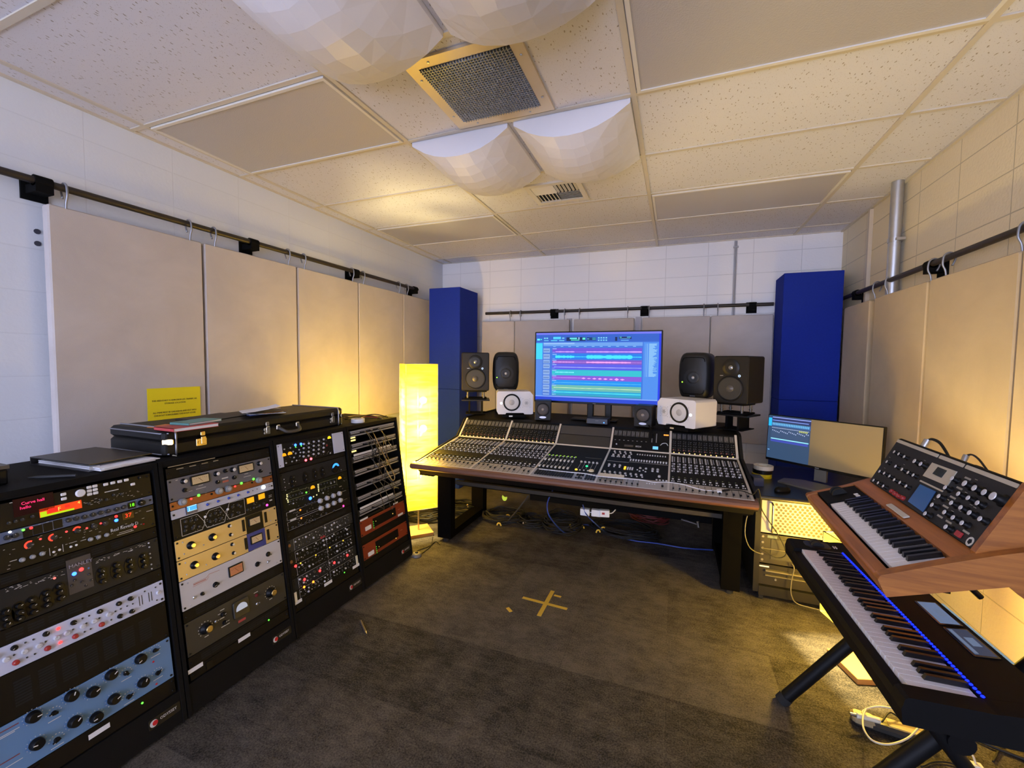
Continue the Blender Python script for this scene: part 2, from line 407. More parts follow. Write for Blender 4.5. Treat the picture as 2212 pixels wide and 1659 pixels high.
rail('X', RBY, -2.15, .85, 1.984, 'black pipe rail across the back wall above the big screen', [on_Y(1195, 678, RBY).x, on_Y(1392, 675, RBY).x, on_Y(1625, 667, RBY).x], 'b')
rail('Y', RRX, .2, 4.6, 1.984, 'black pipe rail across the tan right wall above the keyboards', [on_X(2010, 580, RRX).y, on_X(1850, 640, RRX).y, 1.9, 1.1], 'r')
def hook_mesh(d):   # hook in local x: wall-normal (towards the room = +x), hanging down by d
    p = [(-.012, 0, -.045), (-.024, 0, -.012), (-.02, 0, .013), (0, 0, .024), (.02, 0, .013), (.026, 0, -.01), (.026, 0, -.04), (.014, 0, -d+.02), (.008, 0, -d-.03)]
    return MB().tube(p, .0048, 6, 0, 3).mesh('hook', HOOKM)
HM = hook_mesh(.09)
def panel(axis, fix, th, a0, a1, z0, z1, m, lab, grp, side):
    if axis == 'Y': g = MB().rb(-(a1-a0)/2, (a1-a0)/2, -(z1-z0)/2, (z1-z0)/2, 0, th, .012); T = frame((fix, (a0+a1)/2, (z0+z1)/2), (0, 1, 0) if side > 0 else (0, -1, 0), (0, 0, 1), (1*side, 0, 0))
    else: g = MB().rb(-(a1-a0)/2, (a1-a0)/2, -(z1-z0)/2, (z1-z0)/2, 0, th, .012); T = frame((( a0+a1)/2, fix, (z0+z1)/2), (1, 0, 0), (0, 0, 1), (0, -1, 0))
    return tag(ob('acoustic_panel', g, m, T=T), lab, 'acoustic panel', grp)
LP = [(1.068, 1.742), (1.756, 2.424), (2.437, 3.088), (3.10, 3.765), (3.775, 4.34)]
LD = ['beside the bare white wall', 'behind the middle of the instrument case', 'with the yellow lamp glow starting on it', 'behind the paper lamp', 'touching the blue corner column']
for i, (a, b_) in enumerate(LP):
    panel('Y', -2.735, .05, a, b_, .86, 2.107, FAB, f'beige fabric panel on the left wall {LD[i]}', 'left wall acoustic panels', 1)
    for k, y in enumerate((a+.065, b_-.065)):
        if i == 4 and k: continue
        o = ob('hook', HM, T=frame((RLX, y, 2.197), (1, 0, 0), (0, 1, 0), (0, 0, 1)))
        tag(o, f'grey wire hook on the left rail, {"near" if k == 0 else "far"} end of the {ORD[i]} beige panel', 'hook', 'hooks on the left rail')
BP = [(-2.19, -1.772), (-1.766, -1.118), (-1.068, -.423), (-.339, .306), (.314, .85)]
BD = ['behind the left black speakers', 'behind the left edge of the big screen', 'mostly hidden by the big screen', 'right of the big screen', 'beside the right blue column']
for i, (a, b_) in enumerate(BP):
    panel('X', 4.695, .05, a, b_, .637, 1.886, FAB, f'beige fabric acoustic panel on the back wall, {BD[i]}', 'back wall acoustic panels', 1)
for i, px in enumerate((1103, 1125, 1220, 1252, 1356, 1402, 1520, 1550)):
    o = ob('hook', HM, T=frame((on_Y(px, 680, RBY).x, RBY, 1.984), (0, -1, 0), (1, 0, 0), (0, 0, 1)))
    tag(o, f'grey wire hook on the back rail, {["first","second","third","fourth","fifth","sixth","seventh","last"][i]} from the left blue column', 'hook', 'hooks on the back rail')
RP = [(3.835, 4.33), (3.075, 3.75), (2.39, 3.05), (1.70, 2.375), (1.0, 1.68)]
RD = ['next to the blue column', 'under the grey metal pipe', 'above the wooden synthesizer', 'at the photo edge', 'beyond the photo edge']
for i, (a, b_) in enumerate(RP):
    panel('Y', 1.352, .05, a, b_, .64, 1.888, FABR, f'tan fabric acoustic panel on the right wall, {RD[i]}', 'right wall acoustic panels', -1)
for i, (px, py) in enumerate(((1888, 625), (1915, 610), (2008, 580), (2040, 570), (2204, 510))):
    p = on_X(px, py, RRX-.02)
    o = ob('hook', HM, T=frame((RRX, p.y, 1.984), (-1, 0, 0), (0, 1, 0), (0, 0, 1)))
    tag(o, f'grey wire hook on the right rail, {["nearest the blue column","just below the big pipe","over the left edge of the black bracket","over the right edge of the black bracket","at the photo edge"][i]}', 'hook', 'hooks on the right rail')
# pipes and conduits
t = thing('metal_pipe', 'grey galvanised pipe running up the right wall to the ceiling', 'pipe', (1.342, 3.605, 0))
ob('tube', MB().cyl((0, 0, 1.86), (0, 0, CZ), .034, n=20), GALV, t)
m = MB(); m.cyl((0, 0, 2.235), (0, 0, 2.262), .038, n=20); m.b(-.01, .04, -.05, .05, 2.24, 2.257)
ob('pipe_clamp', m, STEEL, t)
tag(ob('conduit', MB().b(1.36, 1.385, 4.09, 4.125, 1.6, CZ-.02), mat('painted_conduit', (.62, .54, .42), .5)), 'flat tan-painted conduit on the right wall between pipe and corner', 'conduit')
m = MB(); m.cyl((.51, 4.712, .9), (.51, 4.712, CZ-.02), .0075, n=8); m.cyl((.524, 4.716, .9), (.524, 4.716, CZ-.02), .0055, n=8); m.b(.496, .54, 4.705, 4.73, 2.55, 2.565)
tag(ob('conduit', m, mat('grey_conduit', (.40, .40, .43), .5)), 'thin grey twin conduit running down the white back wall', 'conduit')
for x, (px, py), nm in ((0, (1229, 740), 'left'), (0, (1379, 700), 'right')):
    p = on_Y(px, py, 4.72)
    tag(ob('wall_post', MB().b(p.x-.028, p.x+.028, 4.705, 4.731, .3, 1.9), mat('pale_post', (.45, .43, .47), .5)), f'pale strut seen in the gap between back panels, {nm} of the two', 'strut')
for q, nm in (((81, 500), 'upper'), ((82, 526), 'lower')):
    p = on_X(*q, XL+.004)
    tag(ob('wall_anchor', MB().cyl((0, 0, 0), (.003, 0, 0), .012, n=10), mat('hole_dark', (.05, .05, .07), .8), loc=(XL, p.y, p.z)), f'{nm} of two small dark anchors in the white left wall beside the first panel', 'wall anchor')
# blue corner columns
def blue(col, nm):
    return mat(nm, col, .9, noise=.12, nscale=60, bump=.12, spec=.1)
NAVY = blue((.012, .030, .29), 'blue_fabric')
def column(x0, x1, y0, y1, lab):
    t = thing('corner_column', lab, 'bass trap', ((x0+x1)/2, (y0+y1)/2, 0), 0, 'blue corner columns')
    w, d = (x1-x0)/2, (y1-y0)/2
    ob('lower_section', MB().rb(-w, w, -d, d, 0, 1.099, .006), NAVY, t)
    ob('upper_section', MB().rb(-w, w, -d, d, 1.101, 2.208, .006), NAVY, t)
column(-2.575, -2.19, 4.09, 4.53, 'tall blue fabric corner column on the left, behind the lit paper lamp')
column(.862, 1.298, 4.35, 4.68, 'tall dark blue fabric corner column on the right, behind the wide monitor')
# ------------------------------------------------------------------ racks
XF, SL = -1.74, .1385
SN = math.sqrt(1+SL*SL)
FU, FV, FW = Vector((0, 1, 0)), Vector((-SL, 0, 1))/SN, Vector((1, 0, SL))/SN
def fpt(y, s, w=0): return Vector((XF, 0, 0))+FU*y+FV*s+FW*w
def face(px, py):
    p = on_plane(px, py, Vector((XF, 0, 0)), FW); d = p-Vector((XF, 0, 0))
    s = d.dot(FV); return p.y+.027*(s-.55), s
RY = {1: .54, 2: 1.0495, 3: 1.546, 4: 2.052}
GW = .455
KC = {1: (0, 950, .18987), 2: (0, 1250, .24653), 3: (330, 950, .15068), 4: (360, 1190, .16278), 5: (570, 920, .11453), 6: (590, 1090, .13861), 7: (730, 880, .21698)}
_km = {}
def pointer(m, r, z, mi=1): m.b(-.09*r, .09*r, .25*r, .98*r, z, z+.06*r, mi)
def knob_mesh(st):
    if st in _km: return _km[st]
    m = MB(); mats = [BLKP, WHITE]
    if st == 'blk': m.lathe([(1, 0), (1, .35), (.86, 1.1), (.78, 1.2)], 18); pointer(m, .8, 1.2)
    elif st == 'cap': m.lathe([(1.3, 0), (1.25, .3), (.88, .45), (.86, 1.7)], 18); m.lathe([(.84, 1.7), (.84, 1.78), (.65, 1.82)], 18, 1); mats = [BLKP, mat('spun_aluminium', (.74, .74, .77), .35, .35)]
    elif st == 'gold': m.lathe([(1.3, 0), (1.25, .3), (.85, .45), (.8, 1.5)], 22); m.lathe([(.76, 1.5), (.76, 1.58), (.6, 1.62)], 22, 1); mats = [BLKP, GOLD]
    elif st == 'grey': m.lathe([(1, 0), (1, .5), (.88, .95), (.82, 1.0)], 20); m.lathe([(.5, 1.0), (.5, 1.06), (.42, 1.08)], 16, 1); mats = [GREY, LGREY]
    elif st == 'pale': m.lathe([(1, 0), (.95, .7), (.8, 1.1), (.3, 1.2)], 16); pointer(m, .8, 1.0); mats = [LGREY, BLKP]
    elif st == 'ghost': m.lathe([(1, 0), (.9, .9), (.8, 1.0)], 16); pointer(m, .8, 1.0); mats = [mat('pale_knob', (.56, .56, .60), .4), GREY]
    elif st == 'red': m.lathe([(1, 0), (.95, .7), (.82, 1.1), (.6, 1.2)], 16); pointer(m, .8, 1.15); mats = [REDP, WHITE]
    elif st == 'blue': m.lathe([(1.1, 0), (1.0, .3), (.8, .5), (.75, 1.5), (.6, 1.6)], 16); pointer(m, .7, 1.58); mats = [BLUEP, WHITE]
    elif st == 'bak':
        m.lathe([(1, 0), (.98, .3), (.7, .5), (.6, .55)], 18); m.prism([(-.32, -.85), (.32, -.85), (.2, .9), (0, 1.1), (-.2, .9)], .4, 1.15); m.b(-.05, .05, .1, 1.0, 1.15, 1.2, 1)
    elif st == 'chk': m.lathe([(.75, 0), (.7, .35), (.5, .5)], 14); m.prism([(-.35, -.7), (.35, -.7), (.42, 0), (.12, 1.25), (-.12, 1.25), (-.42, 0)], .3, 1.1); m.b(-.07, .07, .8, 1.2, 1.1, 1.16, 1)
    elif st == 'dot': m.lathe([(1, 0), (.85, .8), (.7, .9)], 10); mats = [LGREY, WHITE]
    elif st == 'drk': m.lathe([(1, 0), (.95, .6), (.8, .9)], 12); pointer(m, .75, .88); mats = [DGREY, LEGEND]
    elif st == 'oval':
        pts = [(.62*math.cos(a)*1.6, (1.9 if math.sin(a) > 0 else 1.9)*math.sin(a)) for a in [2*PI*i/20 for i in range(20)]]
        m.prism(pts, 0, .12)
    elif st == 'tgl': m.lathe([(1, 0), (1, .3), (.6, .4), (.6, .6)], 10); m.cyl((0, 0, .5), (.5, .9, 2.4), .28, .42, 8); mats = [STEEL]
    elif st == 'btn': m.rb(-1, 1, -.7, .7, 0, .6, .35); mats = [WHITE]
    elif st == 'rbtn': m.lathe([(1, 0), (1, .5), (.8, .65)], 16); mats = [WHITE]
    elif st == 'scr': m.lathe([(1, 0), (1, .5), (.6, .8)], 8); mats = [BLKP]
    _km[st] = m.mesh('knob_'+st, mats); return _km[st]
def led_mesh(rgb, s):
    k = ('led', rgb, s)
    if k not in _km: _km[k] = MB().lathe([(1, 0), (1, .4), (.7, .8), (.05, 1)], 10).mesh('led', glow('%d_%d_%d_%g' % (*rgb, s), rgb, s))
    return _km[k]
RED, GRN, BLU, AMB, ORG = (255, 40, 40), (90, 255, 60), (40, 90, 255), (255, 190, 40), (255, 120, 30)
class Gear:
    def __init__(s, rk, s0, s1, name, label, cat, m, K, group=None, ears=True, deep=.16, w=.003, x0=0, x1=GW):
        s.s0, s.y0, s.K = s0, RY[rk], K
        s.h = s1-s0; s.t = .004
        s.o = thing(name, label, cat, group=group, T=frame(fpt(RY[rk], s0, w), FU, FV, FW))
        s.panel = ob('faceplate', bev_box(x0, x1, .0006, s.h-.0006, 0, s.t), m, s.o)
        if deep: ob('chassis', MB().b(.012, GW-.012, .002, s.h-.002, -deep, -.001), BLKM, s.o)
        if ears:
            for u in (.009, GW-.009):
                for v in ((.011, s.h-.011) if s.h > .05 else (s.h/2,)): s.put('rack_screw', knob_mesh('scr'), u, v, .004)
    def at(s, x, y, K=None):
        k = KC[K or s.K]; Y, S = face(k[0]+x*k[2], k[1]+y*k[2]); return Y-s.y0, S-s.s0
    def put(s, name, me, u, v, r, a=0, w=None):
        return ob(name, me, parent=s.o, T=TR((u, v, s.t if w is None else w)) @ Matrix.Rotation(math.radians(a), 4, 'Z') @ Matrix.Scale(r, 4))
    def knobs(s, st, r, pts, a=None, nm='knob', K=None):
        for i, q in enumerate(pts):
            u, v = s.at(q[0], q[1], K)
            if u < r+.012 or u > GW-r-.004: continue
            s.put(nm, knob_mesh(st), u, v, r, (a if a is not None else random.uniform(-120, 120)))
    def leds(s, rgb, r, pts, st=4, K=None, nm='indicator_light'):
        for q in pts:
            u, v = s.at(q[0], q[1], K)
            if .012 < u < GW-.008: s.put(nm, led_mesh(rgb, st), u, v, r)
    def rect(s, nm, m, q0, q1, z=.003, K=None, mi=None):
        a, b = s.at(*q0, K), s.at(*q1, K)
        return s.box(nm, m, min(a[0], b[0]), max(a[0], b[0]), min(a[1], b[1]), max(a[1], b[1]), z)
    def box(s, nm, m, u0, u1, v0, v1, z=.003, z0=0):
        return ob(nm, MB().b(u0, u1, v0, v1, s.t+z0, s.t+z), m, s.o)
    def crect(s, nm, m, c, w, h, z=.003, K=None):
        u, v = s.at(*c, K); return s.box(nm, m, u-w/2, u+w/2, v-h/2, v+h/2, z)
    def meter(s, c, w, h, face_m, K=None, bez=BLKP, needle=True):
        u, v = s.at(*c, K)
        f = ob('meter', MB().rb(-w/2-.005, w/2+.005, -h/2-.005, h/2+.005, 0, .006, .003), bez, s.o, (u, v, s.t))
        ob('dial_face', MB().b(-w/2, w/2, -h/2, h/2, .006, .0065), face_m, f)
        if needle:
            m = MB().b(-.0006, .0006, -h*.4, h*.3, .0066, .0072, 0, Matrix.Rotation(.7, 4, 'Z'))
            for i in range(7): m.b(w*(-.36+.12*i)-.0006, w*(-.36+.12*i)+.0006, h*(.22-.012*(i-3)**2), h*(.32-.012*(i-3)**2), .0066, .007)
            ob('needle', m, mat('meter_ink', (.16, .05, .03), .6), f)
        return f
    def half(s, c, r, m, K=None, cut=-.15):
        u, v = s.at(*c, K)
        p = [(r*math.cos(a), r*math.sin(a)) for a in [math.radians(-15+210*i/16) for i in range(17)]]
        return ob('dial', MB().prism(p, 0, .003), m, s.o, (u, v, s.t))
    def legend(s, rects, K=None, m=None, nm='printed_marking'):
        g = MB()
        for q in rects:
            u, v = s.at(q[0], q[1], K) if len(q) == 4 else q[:2]
            w, h = q[2], q[3]; g.b(u-w/2, u+w/2, v-h/2, v+h/2, s.t, s.t+.0005)
        return ob(nm, g, m or LEGEND, s.o)
    def ticks(s, pts, w, h=.0012, dy=.0, m=None, K=None, n=1):
        g = MB()
        for q in pts:
            u, v = s.at(q[0], q[1], K); g.b(u-w/2, u+w/2, v+dy-h/2, v+dy+h/2, s.t, s.t+.0005)
        return ob('printed_marking', g, m or LEGEND, s.o)
    def speck(s, u0, u1, v0, v1, n, seed, wmax=.008, m=None):
        r = random.Random(seed); g = MB()
        for i in range(n):
            u, v = r.uniform(u0, u1), r.uniform(v0, v1); w = r.uniform(.002, wmax); g.b(u, u+w, v, v+.0011, s.t, s.t+.0005)
        return ob('printed_marking', g, m or LEGEND, s.o)
    def word(s, t, c, size, m, K=None, nm='lettering', a=0, sx=1, z=.0028):
        u, v = s.at(*c, K); return text(t, size, m, s.o, TR((u, v, s.t+z)) @ Matrix.Rotation(a, 4, 'Z'), nm, sx=sx)
def bev_box(u0, u1, v0, v1, z0, z1): return MB().rb(u0, u1, v0, v1, z0, z1, .0016, n=1)
def vent(rk, s0, s1, lab, rows=3, cols=8, bare=False):
    g = Gear(rk, s0, s1, 'vent_panel', lab, 'rack panel', mat('black_steel', (.007, .006, .005), .55, spec=.12), 1, 'slotted rack vent panels', deep=0)
    m = MB(); h = g.h
    for c in range(cols):
        for r in range(rows):
            u = .045+(GW-.09)*(c+.5)/cols; v = h*(.22+.56*(r+.5)/rows)
            q = min(.0032, h*.56/rows*.28); m.b(u-.018, u+.018, v-q, v+q, g.t-.001, g.t+.0004)
    ob('slot', m, mat('slot_black', (.002, .002, .002), .9), g.o)
    return g
def power(rk, s0, s1, lab, led_q, K, sticker, K2):
    g = Gear(rk, s0, s1, 'power_strip', lab, 'power strip', MATS['black_steel'], K, 'rack power strips', deep=.05)
    if led_q: g.leds(GRN, .0035, [led_q], 3)
    for q in sticker:
        u, v = g.at(*q, K2); ob('sticker', MB().b(-.028, .028, -.008, .008, 0, .0006), PAPER, g.o, (u, v, g.t))
    ob('rocker_switch', MB().b(.06, .085, .008, g.h-.008, g.t, g.t+.004), BLKP, g.o)
    return g
# cabinets
CABY = [.517, 1.0215, 1.526, 2.031, 2.535]
CAB = mat('black_carpeted_ply', (.005, .005, .0055), .8, spec=.12, noise=.25, nscale=300)
POS = ['nearest the camera with the blue equalizer', 'second from the camera with the gold faceplates', 'third from the camera with the coloured lamps', 'farthest with the patch bays beside the paper lamp']
def cabinet(i):
    y0, y1 = CABY[i]+.002, CABY[i+1]-.002
    t = thing('equipment_rack', f'black sloped studio equipment rack, {POS[i]}', 'equipment rack', (0, (y0+y1)/2, 0), 0, 'row of sloped equipment racks')
    c = (y0+y1)/2; a = y0-c; b_ = y1-c
    T = frame((0, 0, 0), (1, 0, 0), (0, 0, 1), (0, -1, 0))
    pt = .012
    P = [(-2.34, .012), (XF+pt, .012), (XF+pt-SL*1.0, 1.0), (-2.34, 1.0)]
    for q0, q1 in ((a, a+.014), (b_-.014, b_)):
        ob('side_panel', MB().prism(P, -q1, -q0, 0, T), CAB, t)
    ob('top_panel', MB().b(-2.34, XF+.010-SL*.985, a, b_, .985, 1.002), CAB, t)
    ob('back_panel', MB().b(-2.34, -2.325, a+.014, b_-.014, .02, .985), CAB, t)
    for q0, q1, nm in ((.012, .128, 'front_plinth'),):
        ob(nm, MB().prism([(XF-.04, q0), (XF+.010-SL*q0, q0), (XF+.010-SL*q1, q1), (XF-.04, q1)], -(b_-.014), -(a+.014), 0, T), CAB, t)
    ob('front_top_rail', MB().prism([(XF-.03-SL*.95, .978), (XF+.009-SL*.978, .978), (XF+.009-SL, .999), (XF-.03-SL*.95, .999)], -(b_-.014), -(a+.014), 0, T), CAB, t)
    m = MB()
    for x in (-2.3, XF-.06):
        for y in (a+.04, b_-.04): m.cyl((x, y, 0), (x, y, .014), .02, n=10)
    ob('foot', m, RUBB, t)
    # badge
    B = TR((0, -c, 0)) @ frame(fpt(c+.18, .075, .0102), FU, FV, FW)
    o = ob('badge', MB().rb(-.052, .052, -.018, .018, 0, .0012, .004), mat('badge_black', (.006, .006, .006), .4), t, T=B)
    ob('emblem', MB().lathe([(.0125, .0012), (.0125, .0018)], 20), mat('badge_white', (.6, .58, .6), .5), o, (-.036, 0, 0))
    ob('emblem_dot', MB().lathe([(.0088, .0018), (.0088, .0024)], 16), mat('badge_red', (.5, .01, .02), .5), o, (-.032, 0, 0))
    text('ODYSSEY', .014, MATS['badge_white'], o, TR((.012, .002, .0014)), sx=.95)
for i in range(4): cabinet(i)
# ---------------------------------------------------------------- rack 1
g = Gear(1, .893, .977, 'effects_processor', 'black two-space effects processor with red display and big silver dial, top of the nearest rack', 'effects unit', BLKP, 1)
g.rect('display_window', mat('display_glass', (.02, .002, .004), .15), (60, 700), (560, 790), .001)
g.word('Curve hall', (300, 715), .0125, glow('pink', (255, 50, 110), 1.6), nm='display_text')
g.word('hello', (215, 782), .0125, glow('pink', (255, 50, 110), 1.6), nm='display_text')
u0, v0 = g.at(385, 855); u1, v1 = g.at(872, 750)
o = ob('colour_display', MB().b(u0, u1, v0-.013, v0+.014, g.t, g.t+.001), glow('disp_orange', (240, 70, 20), 1.1), g.o)
ob('display_graph', MB().b(u0+.001, u1-.02, v0-.013, v0-.007, g.t, g.t+.0014).b(u0+.001, u0+.016, v0-.007, v0+.004, g.t, g.t+.0014), glow('disp_green', (190, 220, 20), 1.1), o)
ob('display_bars', MB().b(u0+.02, u0+.05, v0-.004, v0+.009, g.t, g.t+.0014).b(u0+.06, u1-.03, v0+.0, v0+.009, g.t, g.t+.0014), glow('disp_red', (255, 40, 30), 1.1), o)
text('F', .017, glow('disp_yel', (255, 220, 90), 1.2), g.o, TR(((u0+u1)/2-.005, v0+.001, g.t+.0016)), 'display_text')
text('4', .013, glow('disp_yel', (255, 220, 90), 1.2), g.o, TR((u1-.007, v0+.007, g.t+.0016)), 'display_text')
g.knobs('rbtn', .0128, [(848, 618)], 0, 'jog_dial')
g.knobs('btn', .0068, [(652, 632), (660, 682), (948, 552), (1015, 537), (953, 592), (1020, 577), (957, 630), (1027, 615), (1140, 518), (1222, 500), (1302, 484), (1378, 467), (1455, 515)], 0, 'button')
g.knobs('blk', .006, [(1535, 443)], 40)
g.ticks([(1215, 590)], .04, .003)
g.ticks([(195, 700)], .06, .002)
g.knobs('drk', .005, [(35, 960), (110, 940), (190, 920), (305, 885), (960, 735), (1095, 695), (1160, 690), (1240, 640), (1330, 630)], 0, 'small_control')
g.speck(.25, .44, .01, .034, 26, 1)
g = Gear(1, .858, .892, 'compressor', 'slate-blue one-space channel compressor with a green 18 display, in the nearest rack', 'rack compressor', mat('slate_blue', (.075, .105, .20), .5), 1)
for q in ((255, 1068), (372, 1034), (488, 1002), (603, 968)): g.crect('control_block', BLKP, q, .021, .027, .001)
g.crect('display_window', BLKP, (1450, 752), .022, .022, .002)
g.word('18', (1450, 752), .0165, glow('grn_digit', (120, 255, 40), 1.6), nm='display_digits')
g.leds((230, 240, 255), .0035, [(48, 1062)]); g.leds(GRN, .0035, [(203, 1038)]); g.leds(RED, .004, [(292, 1015)])
g.knobs('drk', .0075, [(15, 1125), (110, 1100), (720, 925), (810, 905), (905, 888), (1005, 862), (1090, 840), (1178, 822), (1275, 800), (1358, 775)])
g.knobs('blk', .011, [(1560, 725)], 60)
g.speck(.02, .42, .003, .032, 40, 2, .006)
g = Gear(1, .772, .857, 'reverb_unit', 'black two-space reverb unit with glowing red arcs and red 37 display, in the nearest rack', 'reverb unit', BLKP, 1)
def arc(g, c, r, a0, a1, rgb):
    u, v = g.at(*c); n = 10
    p = [(r*math.cos(a), r*math.sin(a)) for a in [math.radians(a0+(a1-a0)*i/n) for i in range(n+1)]]
    p += [(.62*r*math.cos(a), .62*r*math.sin(a)) for a in [math.radians(a1+(a0-a1)*i/n) for i in range(n+1)]]
    ob('light_arc', MB().prism(p, 0, .001), glow('arc', rgb, 2.2), g.o, (u, v, g.t))
arc(g, (285, 1205), .0125, 60, 230, (255, 60, 40)); arc(g, (552, 1120), .0115, 80, 260, (255, 60, 40)); arc(g, (830, 1035), .0115, 30, 175, (255, 60, 40))
g.knobs('drk', .0085, [(285, 1205), (560, 1120), (830, 1045), (1025, 990), (1150, 960)])
g.leds((255, 60, 60), .003, [(405, 1140), (705, 1055), (940, 1015), (1100, 960)], 3)
g.leds(RED, .0045, [(1275, 880)], 4); g.leds(BLU, .0055, [(1278, 925)], 8); g.leds(RED, .0045, [(1500, 995)], 4); g.leds((120, 10, 10), .003, [(1597, 965)], 1)
g.crect('display_window', mat('display_glass', (.02, .002, .004), .15), (1412, 868), .034, .025, .0015)
g.word('37', (1412, 868), .02, glow('red_digit', (255, 60, 30), 2), nm='display_digits')
g.word('Real Reverb D', (1375, 998), .0165, LEGEND, sx=.85)
g.knobs('grey', .0068, [(200, 1375), (320, 1340), (430, 1305), (985, 1140), (1075, 1115), (1170, 1090)])
g.knobs('rbtn', .0035, [(567, 1285), (632, 1260), (763, 1225), (825, 1205)], 0, 'button')
g.legend([(520, 1285, .0012, .024), (672, 1240, .0012, .024), (1390, 1065, .05, .0016), (1395, 1045, .04, .0012), (785, 1175, .02, .0012), (100, 1385, .015, .0015), (905, 1150, .015, .0015), (1660, 815, .02, .002)])
g.speck(.06, .42, .004, .08, 46, 3)
vent(1, .731, .771, 'black slotted vent panel under the reverb unit, in the nearest rack', 3, 7)
g = Gear(1, .612, .730, 'equalizer', 'dark slate equalizer with round dial columns and blue and red lamps, in the nearest rack', 'equalizer', SLATE, 1)
g.crect('centre_block', mat('slate_light', (.035, .035, .05), .5), (880, 1530), .062, .112, .001)
for x, y in ((1128, 1530), (1293, 1470), (1450, 1420), (1605, 1365), (650, 1715), (500, 1790), (340, 1870), (190, 1940), (40, 2010)):
    u, v = g.at(x, y); p = g.put('dial_well', knob_mesh('oval'), u, v-.006, .0125*1.35)
    for k, dv in enumerate((.026, .0, -.026)): g.put('knob', knob_mesh('blk'), u, v+dv*.72-.006, .0085, random.uniform(-150, 150), g.t+.002)
g.word('MANLEY', (880, 1415), .016, mat('name_grey', (.25, .25, .32), .5))
g.leds(BLU, .006, [(810, 1530)], 8); g.leds(RED, .006, [(890, 1480)], 6); g.leds((60, 90, 140), .003, [(975, 1465)], 1)
g.leds((255, 110, 100), .0035, [(585, 1580)], 2)
g.knobs('drk', .0045, [(820, 1600), (985, 1535), (900, 1620), (1010, 1600), (790, 1660), (950, 1660)])
for x, y in ((1100, 1380), (1265, 1325), (1415, 1275), (1570, 1215), (440, 1605), (620, 1545), (255, 1660), (90, 1700)): g.speck(*[g.at(x, y)[0]-.018, g.at(x, y)[0]+.014, g.at(x, y)[1]-.006, g.at(x, y)[1]+.006], 9, x)
g.knobs('dot', .003, [(1662, 1180), (1672, 1225), (1680, 1300), (1688, 1345), (1700, 1420), (1707, 1468)], 0, 'button')
vent(1, .566, .611, 'black slotted vent panel between equalizer and white preamp, in the nearest rack', 3, 8)
g = Gear(1, .484, .565, 'preamp', 'white four-channel preamp with red and black knobs, in the nearest rack', 'preamp', mat('white_face', (.52, .56, .74), .45), 2)
g.knobs('blk', .0078, [(112, 603), (390, 482), (632, 383), (862, 285), (1028, 217), (1130, 173), (1043, 325), (1147, 282), (-60, 690)])
g.knobs('red', .0078, [(132, 730), (410, 605), (652, 500), (883, 397)])
g.knobs('ghost', .0075, [(42, 705), (205, 635), (330, 585), (485, 515), (575, 475), (715, 415), (815, 370), (940, 312), (1378, 120)])
g.leds(RED, .0045, [(500, 436), (522, 555)], 6)
g.knobs('drk', .0026, [(212, 558), (282, 530), (115, 665), (232, 685), (300, 655), (392, 548), (632, 442), (748, 388), (735, 462), (788, 437), (712, 346), (770, 323), (862, 343), (968, 357), (1003, 284), (1050, 262), (1105, 238), (1155, 218), (1257, 110), (1352, 74), (1368, 185)], 0, 'button')
g.legend([(1213, 195, .0022, .034), (1237, 183, .0022, .034), (1297, 160, .0022, .034), (1320, 150, .0022, .034)], m=DGREY)
vent(1, .346, .483, 'tall black triple vent panel above the blue equalizer, in the nearest rack', 9, 7)
g = Gear(1, .191, .345, 'equalizer', 'sky-blue equalizer with large black knobs, lowest unit of the nearest rack', 'equalizer', mat('blue_face', (.10, .21, .42), .45), 2, deep=.2)
big = [(300, 1190), (632, 1010), (820, 975), (977, 827), (1232, 690), (340, 1420), (667, 1230), (857, 1190), (1008, 1035), (1262, 890), (-40, 1520)]
sm = [(487, 1160), (1112, 815), (1363, 617), (520, 1385), (1142, 1015), (1392, 810)]
g.knobs('blk', .0168, big); g.knobs('chk', .0098, sm)
g.leds((170, 30, 40), .0035, [(1352, 715), (1385, 905)], .6)
R = random.Random(5)
q = []
for x, y in big[:10]:
    u, v = g.at(x, y)
    for k in range(11):
        a = math.radians(-50+28*k); q.append((u+.0215*math.cos(a), v+.0215*math.sin(a), .002, .002))
for x, y in sm:
    u, v = g.at(x, y)
    for k in range(7): a = math.radians(10+27*k); q.append((u+.0175*math.cos(a), v+.0175*math.sin(a), .003, .002))
    q.append((u, v-.02, .03, .002))
mm = MB()
for u, v, w, h in q: mm.b(u-w/2, u+w/2, v-h/2, v+h/2, g.t, g.t+.0005)
ob('printed_marking', mm, LEGEND, g.o)
g.legend([(90, 1335, .045, .002), (60, 1365, .04, .002), (130, 1600, .045, .002)]); g.legend([(70, 1305, .05, .003), (90, 1570, .05, .003)], m=mat('maroon_print', (.18, .04, .05), .6))
power(1, .132, .190, 'black rack power strip with green light and white sticker, base of the nearest rack', (1265, 1068), 2, [(895, 1310)], 2)
